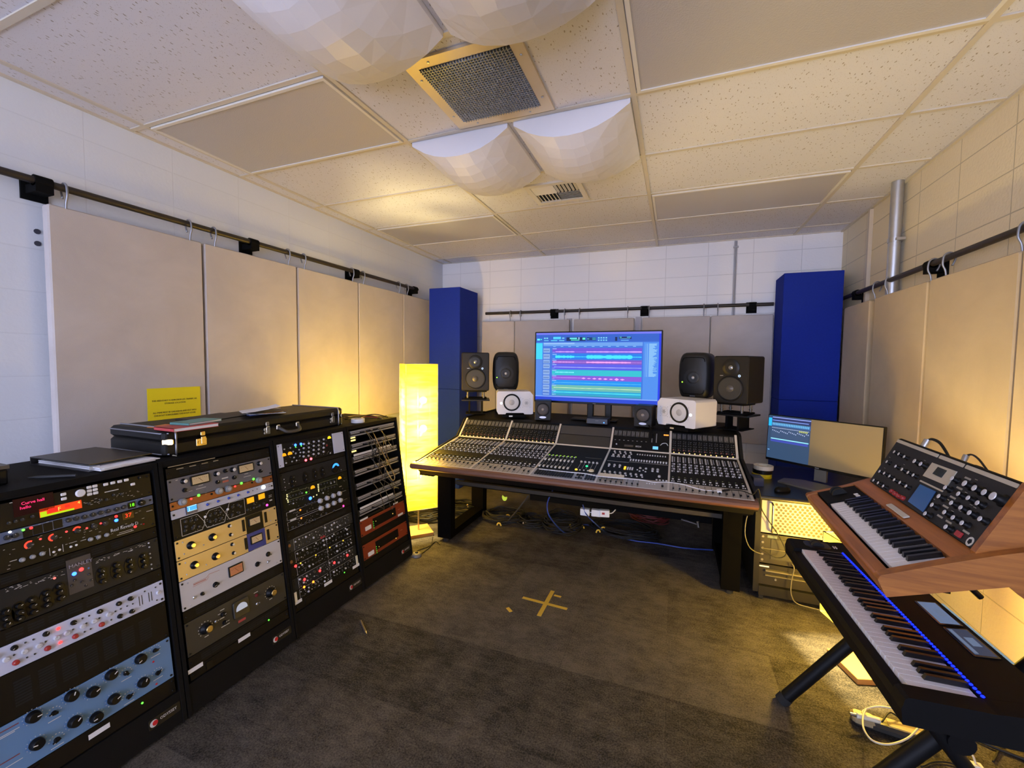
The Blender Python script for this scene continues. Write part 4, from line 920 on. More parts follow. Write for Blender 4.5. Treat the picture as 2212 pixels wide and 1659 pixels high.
# yellow notice
a = on_X(317, 840, -2.682); b_ = on_X(432, 838, -2.682); zt, zb = a.z, on_X(438, 916, -2.682).z
T = frame((-2.682, (a.y+b_.y)/2, (zt+zb)/2), (0, 1, 0), (0, 0, 1), (1, 0, 0)); w, h = b_.y-a.y, zt-zb
t = thing('notice', 'bright yellow printed notice on the first beige panel above the racks', 'notice', T=T)
ob('sheet', MB().b(-w/2, w/2, -h/2, h/2, 0, .0012), mat('yellow_card', (.86, .72, .01), .6), t)
INK = mat('print_ink', (.05, .045, .02), .7)
for s, y in (('THIS AREA IS NOT A GEAR DROP-OFF, TRANSIT, OR', .045), ('STORAGE LOCATION', .028), ('ALL ITEMS MUST BE CHECKED IN AND OUT WITH', -.022), ('CHECKOUT FORM DURING CHECKOUT HOURS', -.038)):
    text(s, .0125, INK, t, TR((0, y, .0015)), sx=.80 if len(s) > 20 else .9)
# binder and odds on the nearest rack
t = thing('ring_binder', 'black ring binder with white sheets sticking out, on the nearest rack', 'binder', (-2.09, .93, 1.002), .06)
ob('cover', MB().b(-.175, .165, -.10, .10, 0, .003).b(-.175, .165, -.10, .10, .026, .029).b(-.178, -.172, -.10, .10, 0, .029), mat('binder_black', (.012, .011, .012), .4), t)
ob('pages', MB().b(-.16, .20, -.085, .09, .004, .010).b(-.16, .21, -.08, .10, .0105, .0135).b(-.15, .205, -.09, .085, .014, .017), PAPER, t)
ob('spine_label', MB().b(.165, .1665, -.10, -.07, .008, .02), LEGEND, t)
def stick(nm, lab, cat, q0, q1, z, r, m, m2=None):
    a, b_ = on_Z(*q0, z), on_Z(*q1, z); g = MB().cyl(a, a.lerp(b_, .8), r, n=8).cyl(a.lerp(b_, .8), b_, r, r*.25, n=8, mi=1)
    return tag(ob(nm, g, [m, m2 or m]), lab, cat)
stick('pen', 'dark grey pen lying on top of the nearest rack', 'pen', (165, 1027), (60, 1032), 1.008, .005, DGREY)
stick('pencil', 'orange pencil lying at the foot of the instrument case', 'pencil', (330, 976), (382, 985), 1.006, .0035, mat('pencil_orange', (.6, .25, .05), .5), CREAM)
t = thing('black_box', 'black plastic box at the left photo edge on the nearest rack', 'box', (-2.06, .605, 1.002))
bevel(ob('box_body', MB().b(-.09, .09, -.06, .06, 0, .05), BLKP, t), .006)
ob('box_lid', MB().b(-.092, .092, -.062, .062, .051, .062), mat('box_grey', (.05, .05, .055), .4), t)
t = thing('tape_roll', 'white tape roll lying on the far rack beside loose leads', 'tape roll', (*on_Z(773, 912, 1.003).xy, 1.002))
def ring(m, r0, r1, h, n=28): return m.lathe([(r0, 0), (r1, 0), (r1, h), (r0, h), (r0, 0)], n, 0, None, False)
ob('tape', ring(MB(), .026, .042, .024), PAPER, t); ob('core', ring(MB(), .0245, .026, .024), CREAM, t)
for i, (col, pts) in enumerate((('cable_tan', [(742, 902), (770, 898), (800, 897), (826, 904)]), ('cable_brown', [(738, 898), (765, 903), (800, 904), (835, 898)]), ('cable_red', [(775, 905), (790, 900), (815, 902)]), ('cable_black', [(745, 906), (780, 899), (810, 895), (838, 901)]))):
    q = [on_Z(x, y, 1.006+.006*i) for x, y in pts]
    tag(ob('loose_cable', MB().tube(q, .0035, 6, 0, 4), MATS[col]), f'{["tan","brown","short red","black"][i]} loose lead on top of the far rack', 'cable')
# ------------------------------------------------------------------ mixing console
CL = Vector((-.645, 2.9, 0)); IC = TR(-CL)
con = thing('mixing_console', 'large mixing console with wooden armrest on black legs', 'mixing console', CL)
SV = Vector((0, .63, .085)); SLN = SV.length; SV.normalize(); SU = Vector((1, 0, 0)); SW = SU.cross(SV); S0 = Vector((0, 2.47, .70))
BV = Vector((0, .14, .13)); BLN = BV.length; BV.normalize(); BW = SU.cross(BV); B0 = Vector((0, 3.1, .785))
TS = IC @ frame(S0, SU, SV, SW); TB = IC @ frame(B0, SU, BV, BW)
UE = [-1.655, -1.242, -.832, -.424, -.018, .396]
def surf(px, py, w=0): return on_plane(px, py, S0+SW*w, SW)
T = IC @ frame((0, 0, 0), (0, 1, 0), (0, 0, 1), (1, 0, 0))
ob('body', MB().prism([(2.50, .655), (2.50, .692), (3.10, .775), (3.235, .905), (3.27, .921), (3.92, .921), (3.92, .86), (3.3, .60), (2.56, .60)], -1.675, .413, 0, T), mat('console_black', (.0045, .0045, .005), .6, spec=.1), con)
def _wood(name, c0, c1, sc=(1.2, 30, 30)):
    def f(nt, b, N):
        L = nt.links.new; tc = N('TexCoord'); mp = N('Mapping'); mp.inputs['Scale'].default_value = sc; L(tc.outputs['Object'], mp.inputs['Vector'])
        n = N('TexNoise', Scale=2.0, Detail=6.0, Roughness=.65, Distortion=.4); L(mp.outputs['Vector'], n.inputs['Vector'])
        cr = N('ValToRGB'); e = cr.color_ramp.elements; e[0].position = .35; e[0].color = (*c0, 1); e[1].position = .68; e[1].color = (*c1, 1)
        L(n.outputs['Fac'], cr.inputs['Fac']); L(cr.outputs['Color'], b.inputs['Base Color']); b.inputs['Roughness'].default_value = .38
    return nodemat(name, f)
MAHOG = _wood('mahogany', (.10, .042, .022), (.20, .085, .045))
ap = [(2.445, .668), (2.438, .678), (2.438, .690), (2.446, .700), (2.462, .704), (2.505, .704), (2.505, .655), (2.47, .655)]
ob('armrest', MB().prism(ap, -1.69, .418, 0, T), MAHOG, con)
SIDEM = mat('console_side', (.009, .009, .0095), .5, spec=.15)
side = [(2.505, .66), (2.505, .71), (3.10, .792), (3.235, .918), (3.28, .932), (3.92, .932), (3.92, .86), (3.3, .62), (2.56, .62)]
for x0, x1 in ((-1.69, -1.676), (.414, .432)): ob('side_cheek', MB().prism(side, x0, x1, 0, T), SIDEM, con)
TRAY = mat('fader_tray', (.40, .37, .33), .42, .3); STRIPM = mat('pale_strip', (.62, .58, .52), .4, .3); PANEL = mat('channel_black', (.007, .007, .0073), .6, spec=.1)
FADER = MB().rb(-.0048, .0048, -.009, .009, .004, .012, .0015, n=1).b(-.005, .005, -.0008, .0008, .0119, .0124, 1).mesh('fader', [BLKP, WHITE])
WFADER = MB().rb(-.006, .006, -.013, .013, .002, .010, .002, n=1).b(-.006, .006, -.0008, .0008, .0099, .0104, 1).mesh('fader', [mat('ivory', (.66, .64, .60), .4), BLKP])
SBTN = MB().rb(-.0042, .0042, -.0042, .0042, 0, .004, .001, n=1)
BTN_W = SBTN.mesh('button', mat('button_white', (.60, .60, .64), .4)); GB = SBTN.mesh('button', glow('btn_green', (170, 230, 60), .8)); AB = SBTN.mesh('button', glow('btn_amber', (255, 190, 40), 1.6))
CHK = MB().lathe([(1, 0), (.95, .7), (.75, 1.2), (.3, 1.25)], 10).b(-.12, .12, .2, .85, 1.2, 1.28, 1).mesh('knob', [mat('console_knob', (.40, .40, .43), .4), BLKP])
small = MB(); btns = MB(); bsmall = MB()
R = random.Random(21)
def put(nm, me, par, T, u, v, w=.0035, s=None, a=0):
    X = T @ TR((u, v, w)) @ Matrix.Rotation(a, 4, 'Z')
    if s: X = X @ Matrix.Scale(s, 4)
    return ob(nm, me, parent=par, T=X)
bays = []
for i in range(5):
    a, b_ = UE[i]+.006, UE[i+1]-.006
    bay = ob('channel_bay' if i not in (2, 3) else ('centre_bay' if i == 2 else 'master_bay'), MB().b(a, b_, .132, SLN-.006, 0, .003), PANEL, con, T=TS); bays.append(bay)
    I4 = Matrix.Identity(4)
    if i != 2: ob('fader_tray', MB().b(a, b_, .004, .130, 0, .003), TRAY, bay, T=I4)
    if i in (0, 1, 4):
        p = (b_-a)/12; slots = MB()
        for c in range(12):
            u = a+p*(c+.5)
            fv = .036 if i == 4 else (.105-.0025*c+R.uniform(-.006, .006) if i == 0 else R.choice([.10, .085, .06, .055, .05, .085]))
            slots.b(u-.0009, u+.0009, .015, .12, .003, .0034)
            put('fader', FADER, bay, I4, u+.003, fv, .0035)
            for k, dv in enumerate((.012, 0)): put('button', BTN_W, bay, I4, u-.006+.011*k, .152, .003) if False else btns.rb(u-.009+.011*k, u-.002+.011*k, .146, .154, .003, .006, .001, n=1)
            btns.rb(u-.006, u+.005, .176, .187, .003, .007, .001, n=1); bsmall.rb(u-.003, u+.007, .196, .208, .003, .008, .002, 1, n=1); bsmall.rb(u-.004, u+.003, .211, .216, .003, .006, .001, 0, n=1)
            for r, v in enumerate((.305, .345, .388, .430)):
                du = .005*(1 if r % 2 else -1)
                if r < 2: put('knob', CHK, bay, I4, u+du, v, .003, .0062, R.uniform(-2, 2))
                else: small.lathe([(.006, 0), (.0057, .0045), (.0045, .0075), (.002, .0078)], 8, 0, TR((u+du, v, .003)))
                small.rb(u-du-.0028, u-du+.0028, v+.012, v+.018, .003, .006, .001, n=1)
                small.rb(u-du*1.4-.0025, u-du*1.4+.0025, v-.004, v+.002, .003, .006, .001, n=1)
            put('small_fader', _km.setdefault('sf', MB().rb(-.0045, .0045, -.048, .048, 0, .006, .002, n=1).mesh('small_fader', mat('slider_grey', (.42, .42, .45), .4))), bay, I4, u-.006, .52, .003)
            for k in range(4): small.lathe([(.0028, 0), (.0024, .005), (.001, .0055)], 6, 0, TR((u+.007, .485+.024*k, .003)))
        ob('fader_slot', slots, BLKM, bay, T=I4)
    if i == 2:
        for c in range(8):
            u = -.812+.0268*c
            put('button', GB, bay, I4, u, .392, .003, 1.1); put('button', BTN_W, bay, I4, u-.006, .38, .003, 1.0)
            put('fader', WFADER, bay, I4, u+.0, .295, .003); put('fader', WFADER, bay, I4, u-.002, .168, .003)
            small.b(u-.001, u+.001, .20, .37, .003, .0033)
        for c in range(5): put('knob', CHK, bay, I4, -.568+.026*c, .312, .003, .0082, R.uniform(-2, 2)); small.b(-.569+.026*c, -.567+.026*c, .2, .3, .003, .0035)
        put('jog_wheel', MB().lathe([(.017, 0), (.017, .006), (.014, .009), (.005, .008)], 24).mesh('jog', mat('cream_wheel', (.70, .62, .42), .4)), bay, I4, -.476, .172)
        put('indicator_light', led_mesh((40, 220, 130), 2.5), bay, I4, -.519, .245, .003, .008); put('indicator_light', led_mesh((255, 210, 70), 1.5), bay, I4, -.572, .170, .003, .009)
        for c in range(3): put('button', BTN_W, bay, I4, -.548+.025*c, .17, .003, 1.2)
        kb = ob('keyboard_tray', MB().b(a, b_, .006, .128, 0, .005), mat('silver_tray', (.38, .38, .40), .4, .4), bay, T=I4)
        m = MB()
        for r in range(5):
            for c in range(15): m.rb(a+.016+.0162*c, a+.0295+.0162*c, .028+.017*r, .042+.017*r, .005, .011, .002, n=1)
        for r in range(2):
            for c in range(3): m.rb(a+.275+.0162*c, a+.288+.0162*c, .075+.02*r, .089+.02*r, .005, .011, .002, n=1)
        for c, (du, dv) in enumerate(((.275, .03), (.291, .03), (.307, .03), (.291, .047))): m.rb(a+du, a+du+.013, dv, dv+.013, .005, .011, .002, n=1)
        for c in range(4): m.rb(a+.333+.0165*c, a+.345+.0165*c, .028, .108, .005, .011, .002, n=1)
        ob('key_block', m, BLKP, kb, T=I4)
        text('STUDIO', .001, LEGEND, bay, TR((-.52, .40, .0032))) if False else ob('printed_marking', MB().b(-.56, -.45, .405, .409, .003, .0034), mat('dim_print', (.12, .12, .12), .6), bay, T=I4)
    if i == 3:
        for c in range(8):
            put('fader', FADER, bay, I4, -.398+.0305*c, .038, .0035); small.b(-.3985+.0305*c, -.3965+.0305*c, .015, .115, .003, .0034, 1)
        put('fader', FADER, bay, I4, -.050, .045, .0035, 1.25)
        for c in range(4): put('button', BTN_W, bay, I4, -.135+.014*c, .075, .003, .9)
        for c in range(4):
            u = -.385+.036*c
            put('knob', CHK, bay, I4, u, .575, .003, .0075, R.uniform(-2, 2)); put('knob', CHK, bay, I4, u+.008, .545, .003, .006, R.uniform(-2, 2)); put('knob', CHK, bay, I4, u, .505, .003, .0075, R.uniform(-2, 2))
            for k in range(2): put('button', BTN_W, bay, I4, u-.005+.012*k, .478, .003, 1.1)
        for c in range(12): put('button', BTN_W, bay, I4, -.228+.0165*c, .552, .003, 1.0); small.rb(-.2315+.0165*c, -.2245+.0165*c, .56, .572, .003, .0055, .001, n=1)
        for c in range(14): put('button', BTN_W, bay, I4, -.262+.0172*c, .444, .003, 1.25); put('button', BTN_W, bay, I4, -.262+.0172*c, .425, .003, 1.0)
        ob('rule_line', MB().b(-.41, -.27, .385, .3885, .003, .0034).b(-.27, -.028, .400, .4035, .003, .0034), STRIPM, bay, T=I4)
        for c in range(3): put('knob', CHK, bay, I4, -.385+.034*c, .31, .003, .0082, R.uniform(-2, 2)); put('button', BTN_W, bay, I4, -.385+.034*c, .285, .003, 1.1)
        for c in range(3): put('button', AB, bay, I4, -.282, .262+.016*c, .003, 1.5)
        for c in range(3):
            for k in range(3): put('button', BTN_W, bay, I4, -.264+.014*k, .262+.016*c, .003, 1.1)
        for c in range(2): put('knob', CHK, bay, I4, -.19+.035*c, .30, .003, .0075, R.uniform(-2, 2)); put('button', BTN_W, bay, I4, -.205+.035*c, .27, .003, 1.0); put('button', BTN_W, bay, I4, -.19+.035*c, .25, .003, 1.1)
        for c in range(2): put('knob', CHK, bay, I4, -.115+.03*c, .30, .003, .0085, R.uniform(-2, 2)); put('knob', CHK, bay, I4, -.115+.03*c, .27, .003, .0075, R.uniform(-2, 2))
        for c in range(8): put('knob', CHK, bay, I4, -.395+.0315*c, .185, .003, .0078, R.uniform(-2, 2)); put('button', BTN_W, bay, I4, -.388+.0315*c, .158, .003, 1.1); 
        put('knob', CHK, bay, I4, -.072, .19, .003, .009, .5)
        for c in range(4): put('button', BTN_W, bay, I4, -.085+.018*c, .14, .003, 1.2)
ob('small_control', small, [mat('control_grey', (.36, .36, .39), .45), BLKM], con, T=TS)['kind'] = 'stuff'
ob('channel_button', btns, MATS['button_white'], con, T=TS)['kind'] = 'stuff'
ob('mute_button', bsmall, [mat('button_green', (.30, .38, .16), .4), BLKP], con, T=TS)['kind'] = 'stuff'
for i, u in enumerate(UE):
    w = .0058
    ob('divider_strip', MB().b(u-w, u+w, .0, SLN, 0, .0065), STRIPM, con, T=TS)
    if i not in (): ob('bridge_strip', MB().b(u-w*1.2, u+w*1.2, .0, BLN+.004, 0, .010), STRIPM, con, T=TB)
ob('front_lip', MB().b(UE[0]-.006, UE[5]+.006, -.002, .004, 0, .0055), STRIPM, con, T=TS)
ob('kink_bar', MB().b(UE[0]-.006, UE[5]+.006, -.008, .004, -.002, .009), STRIPM, con, T=TB)
# meter bridge
METW = MB().b(-.0135, .0135, 0, .050, 0, .004).b(-.0125, -.0035, .004, .046, .004, .0046, 1).b(.001, .006, .01, .04, .004, .0046, 2).mesh('meter', [mat('meter_window', (.03, .031, .034), .3), mat('meter_scale', (.085, .085, .09), .5), mat('meter_bar', (.13, .13, .13), .5)])
bk = MB()
for i in range(5):
    a, b_ = UE[i]+.008, UE[i+1]-.008
    br = ob('meter_bridge', MB().b(a, b_, .004, BLN, 0, .003), PANEL, con, T=TB); I4 = Matrix.Identity(4)
    if i in (0, 1, 4):
        p = (b_-a)/12
        for c in range(12):
            u = a+p*(c+.5); put('meter', METW, br, I4, u, .128, .003)
            for k, (v, r) in enumerate(((.108, .0048), (.092, .0055), (.072, .0055), (.052, .0055), (.034, .0055))):
                bk.lathe([(r, 0), (r*.9, .006), (r*.6, .0085), (.0008, .009)], 8, (2 if v < .05 else 0), TR((u+(.006 if k % 2 else -.004), v, .003)))
                bk.rb(u+(-.009 if k % 2 else .006), u+(-.004 if k % 2 else .011), v-.002, v+.003, .003, .005, .001, 1, n=1)
            put('channel_light', led_mesh((255, 215, 130), 1.6), br, I4, u, .013, .003, .0042)
    if i == 2:
        ob('blank_panel', MB().b(a+.004, b_-.004, .105, BLN-.006, .003, .006), mat('blank_grey', (.038, .038, .042), .4), br, T=I4); ob('blank_panel', MB().b(a+.004, b_-.004, .008, .099, .003, .005), mat('blank_dark', (.022, .022, .023), .45), br, T=I4)
    if i == 3:
        for c in range(8): put('meter', METW, br, I4, a+.018+.031*c, .122, .003); ob('printed_marking', MB().b(a+.012+.031*c, a+.022+.031*c, .084, .0865, .003, .0034), LEGEND, br, T=I4)
        for dx in (.270, .300): ob('output_meter', MB().b(a+dx, a+dx+.006, .085, .165, .003, .0045), mat('meter_scale_light', (.2, .2, .21), .5), br, T=I4)
        text('8024', .020, mat('print_bright', (.55, .55, .56), .5), br, TR((-.232, .038, .0036))); ob('name_plate', MB().b(-.33, -.268, .030, .047, .003, .0042), mat('plate_dark', (.05, .045, .045), .5), br, T=I4)
        ob('display', MB().rb(-.138, -.094, .018, .052, .003, .006, .002), BLKP, br, T=I4); ob('display_screen', MB().b(-.134, -.098, .024, .049, .006, .0066), glow('lcd_blue', (110, 190, 255), 1.4), br, T=I4)
        for c in range(3): put('indicator_light', led_mesh((255, 150, 60), 2.2), br, I4, -.060+.0115*c, .158, .003, .0055)
        put('knob', CHK, br, I4, -.385, .045, .003, .006, 0)
        m = MB().tube([(-.085, .062, .004), (-.07, .075, .012), (-.045, .078, .012), (-.034, .065, .004)], .0025, 6, 0, 3); ob('grab_handle', m, STEEL, br, T=I4)
ob('bridge_control', bk, [DGREY, mat('control_dim', (.14, .14, .15), .5), mat('knob_rust', (.16, .06, .05), .5)], con, T=TB)['kind'] = 'stuff'
# goose-neck lamp plug on the bridge
p = B0+SU*-.142+BV*.172
tag(ob('gooseneck_microphone', MB().tube([p+Vector((-.04, .09, .035)), p+Vector((-.03, .02, .05)), p+Vector((-.01, -.03, .03)), p+Vector((0, -.045, -.005))], .005, 8, 0, 4).cyl(p+Vector((0, -.043, 0)), p+Vector((0.001, -.05, -.03)), .009, .007, 10), BLKM), 'small black gooseneck bending over the meters in front of the right mini speaker', 'gooseneck')
LEGM = mat('black_steel_leg', (.0022, .0021, .002), .85, spec=.02)
for x0, x1 in ((-1.702, -1.587), (.298, .402)):
    ob('leg', MB().b(x0, x1, 2.83, 2.90, .03, .62), LEGM, con, T=IC); ob('leg', MB().b(x0, x1, 3.42, 3.50, .03, .66), LEGM, con, T=IC)
    ob('base_bar', MB().b(x0+.01, x1, 2.90, 3.42, .03, .085), LEGM, con, T=IC)
    for y in (2.865, 3.46): ob('levelling_foot', MB().cyl(((x0+x1)/2, y, 0), ((x0+x1)/2, y, .03), .022, n=12), RUBB, con, T=IC)
    ob('top_bar', MB().b(x0, x1, 2.58, 3.5, .585, .615), LEGM, con, T=IC)
ob('cross_rail', MB().b(-1.587, .298, 2.90, 2.93, .445, .472), mat('bronze_rail', (.03, .025, .018), .5, spec=.2), con, T=IC)
ob('cable_tray', MB().b(-1.587, .298, 2.931, 3.25, .43, .437), LEGM, con, T=IC)
# things on the console
q = [surf(*p) for p in ((1250+235/5.53, 880+835/5.53), (1250+252/5.53, 880+805/5.53), (1250+545/5.53, 880+850/5.53), (1250+530/5.53, 880+905/5.53))]
c = sum(q, Vector())/4
m = MB(); T0 = frame(c+SW*.0135, SU, SV, SW); ca = [(-.075, -.024), (.075, -.024), (.075, .028), (-.075, .028)]
m.prism(ca, 0, .004, 0, T0); tag(ob('note_pad', m, mat('ivory_paper', (.68, .64, .56), .7)), 'blank cream note card lying over the master faders of the console', 'note card')
k1 = lambda x, y: (880+x/5.53, 880+y/5.53)
k2 = lambda x, y: (1250+x/5.53, 880+y/5.53)
pts = [surf(*k1(1570, 735), .014), surf(*k1(1900, 772), .014), surf(*k2(60, 790), .016), surf(*k2(240, 822), .02), surf(*k2(560, 850), .02), surf(*k2(780, 872), .014), surf(*k2(900, 895), .014), surf(*k2(1060, 893), .017), surf(*k2(1240, 920), .016), surf(*k2(1480, 985), .014), surf(*k2(1680, 1000), .014)]
t = thing('usb_cable', 'white cable lying across the console faders to a white plug', 'cable', pts[5]); T1 = TR(-pts[5])
ob('lead', MB().tube([T1 @ p for p in pts], .0026, 6, 0, 4), WHITE, t)
ob('plug', MB().rb(-.012, .012, -.018, .014, 0, .012, .003, 0, T1 @ frame(pts[-1]-SW*.004, SU, SV, SW)), WHITE, t)
pts = [surf(*k2(1700, 1000), .016), surf(*k2(1800, 985), .016), surf(*k2(1960, 1000), .016), surf(*k2(2080, 1040), .018), Vector((.44, 2.62, .73)), Vector((.47, 2.72, .665)), Vector((.495, 2.79, .56)), Vector((.58, 2.775, .43)), Vector((.62, 2.775, .33)), Vector((.57, 2.775, .30)), Vector((.49, 2.78, .34))]
tag(ob('black_cable', MB().tube(pts, .003, 6, 0, 4).cyl(pts[0], pts[1], .006, n=8), CBL[0]), 'black cable running off the right end of the console and hanging down beside the cart', 'cable')
# ------------------------------------------------------------------ loudspeakers
CONE = mat('cone_black', (.014, .014, .013), .55); SPKB = mat('speaker_black', (.008, .0075, .007), .5, spec=.25, noise=.2, nscale=200)
def rotm(x, y, z, a): return TR((x, y, z)) @ Matrix.Rotation(math.radians(a), 4, 'Z')
FR = frame((0, 0, 0), (1, 0, 0), (0, 0, 1), (0, -1, 0))     # local front plane: x right, y up, z out of the front
def disc(par, nm, x, z, prof, mats, n=24, y=0): return ob(nm, MB().lathe(prof, n), mats, par, T=TR((x, y, z)) @ FR)
def front_at(x, y, z, a, d): # base point centred under the body whose front centre stands at x, y
    r = math.radians(a); return rotm(x-math.sin(r)*d/2, y+math.cos(r)*d/2, z, a)
def twoway(lab, x, y, z, a):
    w, h, d = .245, .342, .26; t = thing('studio_monitor', lab, 'loudspeaker', T=front_at(x, y, z, a, d), group='black two-way monitors')
    f = -d/2
    ob('cabinet', MB().rb(-w/2, w/2, 0, h, -d/2, d/2, .014, 0, FR), SPKB, t)
    disc(t, 'waveguide', 0, h*.755, [(.062, .001), (.060, .003), (.03, .0), (.013, -.006+.008)], mat('guide_black', (.008, .008, .0085), .4, spec=.3), 28, f-.0005)
    disc(t, 'tweeter', 0, h*.755, [(.016, .002), (.012, .006), (.002, .008)], mat('tweeter_metal', (.30, .31, .34), .3, .8), 16, f)
    disc(t, 'woofer_ring', 0, h*.315, [(.092, 0), (.091, .006), (.083, .007), (.080, .003)], BLKP, 32, f)
    disc(t, 'woofer_cone', 0, h*.315, [(.081, .004), (.076, .006), (.070, .003), (.028, .0012)], CONE, 32, f)
    disc(t, 'dust_cap', 0, h*.315, [(.029, .001), (.022, .008), (.004, .011)], mat('cap_grey', (.06, .055, .05), .35), 20, f)
    disc(t, 'power_light', .062, h*.585, [(.009, 0), (.009, .002)], glow('ring_light', (200, 220, 255), 1.3), 16, f); disc(t, 'power_light_centre', .062, h*.585, [(.004, .002), (.004, .0028)], BLKP, 10, f)
    ob('badge', MB().rb(-.075, -.051, h*.578, h*.592, 0, .0015, .004, 0, TR((0, f, 0)) @ FR), mat('badge_silver', (.6, .58, .55), .35, .6), t); return t
twoway('black two-way speaker with ring light, in front of the left blue column', -1.662, 3.40, 1.146, 26)
twoway('black two-way speaker with ring light, on the right raised stand showing its side', .368, 3.39, 1.127, -31)
def stand(lab, x, y, z0, z1, a):
    t = thing('speaker_stand', lab, 'speaker stand', T=front_at(x, y, z0, a, .22), group='raised speaker stands')
    h = z1-z0
    ob('platform', MB().b(-.125, .125, -.11, .11, h-.092, h-.080), BLKP, t); ob('upright', MB().b(.05, .066, -.09, .07, 0, h-.092).b(-.066, -.05, -.02, .07, 0, h-.092), BLKM, t); ob('foot_plate', MB().b(-.09, .09, -.10, .10, 0, .006), BLKM, t)
    for sx in (-1, 1):
        for sy in (-1, 1): ob('isolation_post', MB().cyl((sx*.072, sy*.07, h-.08), (sx*.072, sy*.07, h-.012), .0085, n=10).cyl((sx*.072, sy*.07, h-.055), (sx*.072, sy*.07, h-.045), .012, n=10), mat('post_grey', (.10, .095, .085), .4, .4), t)
    ob('isolation_frame', MB().rb(-.10, .10, -.095, .095, h-.012, h-.001, .02).rb(-.10, .10, -.095, .095, h-.078, h-.068, .02), BLKM, t)
stand('black isolation stand carrying the left two-way speaker on the console', -1.662, 3.41, .933, 1.146, 26)
stand('black isolation stand carrying the right two-way speaker on the console', .368, 3.40, .933, 1.127, -31)
def coax(lab, x, y, z, a):
    w, h, d = .246, .370, .22; t = thing('studio_monitor', lab, 'loudspeaker', T=front_at(x, y, z, a, d), group='rounded coaxial monitors')
    n = 28; ringp = lambda k: [((w/2-k)*math.copysign(abs(math.cos(q))**.36, math.cos(q))*(1-.07*abs(math.sin(q))), h/2+(h/2-k)*math.copysign(abs(math.sin(q))**.5, math.sin(q))) for q in [2*PI*i/n for i in range(n)]]
    m = MB(); zs = [(d/2, .030), (d/2-.012, .010), (d/2-.035, 0), (-d/2+.03, .002), (-d/2, .03)]; vs = []
    for zz, k in zs: vs += [(px, py, zz) for px, py in ringp(k)]
    fs = [tuple(range(n)), tuple(range(4*n, 5*n))[::-1]]+[(j*n+i, (j+1)*n+i, (j+1)*n+(i+1) % n, j*n+(i+1) % n) for j in range(4) for i in range(n)]
    m.add(vs, fs, 0, True, FR); ob('cabinet', m, mat('monitor_grey', (.015, .0145, .014), .45, spec=.3), t)
    f = -d/2
    m = MB()
    for s in (1, -1): m.tube([(-.085, h/2+s*(h/2-.075), .0015), (-.078, h/2+s*(h/2-.052), .0015), (-.055, h/2+s*(h/2-.043), .0015), (.055, h/2+s*(h/2-.043), .0015), (.078, h/2+s*(h/2-.052), .0015), (.085, h/2+s*(h/2-.075), .0015)], .0028, 6, 0, 3, TR((0, f, 0)) @ FR)
    ob('port_slot', m, BLKM, t)
    disc(t, 'waveguide', 0, h*.46, [(.088, -.002), (.060, .0012), (.05, .002)], mat('guide_grey', (.017, .0165, .016), .42, spec=.3), 32, f); disc(t, 'driver', 0, h*.46, [(.049, .001), (.047, .004), (.030, .003), (.014, .0022)], CONE, 28, f)
    disc(t, 'tweeter', 0, h*.46, [(.012, .003), (.009, .007), (.002, .009)], mat('tweeter_bright', (.62, .60, .58), .3, .5), 14, f)
    disc(t, 'power_light', -.082, h*.36, [(.0055, 0), (.0045, .004)], glow('mon_green', (170, 255, 60), 2), 10, f); ob('badge', MB().b(-.02, .02, .022, .029, 0, .003, 0, TR((0, f, 0)) @ FR), mat('badge_dim', (.12, .12, .12), .4), t); return t
coax('dark grey rounded speaker with green light, standing behind the left white speaker', -1.458, 3.62, 1.130, 24)
coax('dark grey rounded speaker with green light, standing behind the right white speaker', .130, 3.62, 1.130, -20)
for x, y, a, lab in ((-1.458, 3.64, 24, 'left'), (.130, 3.64, -20, 'right')):
    t = thing('speaker_pedestal', f'black bracket pedestal under the {lab} rounded speaker, behind the white one', 'speaker stand', T=front_at(x, y, .933, a, .20))
    h = 1.130-.933
    ob('top_plate', MB().rb(-.10, .10, -.09, .09, h-.008, h-.0005, .01), BLKM, t); ob('upright', MB().b(-.10, -.088, -.08, .08, .006, h-.008).b(.088, .10, -.08, .08, .006, h-.008), BLKM, t); ob('foot_plate', MB().b(-.10, .10, -.09, .09, 0, .006), BLKM, t)
WSP = mat('white_speaker', (.70, .68, .67), .45)
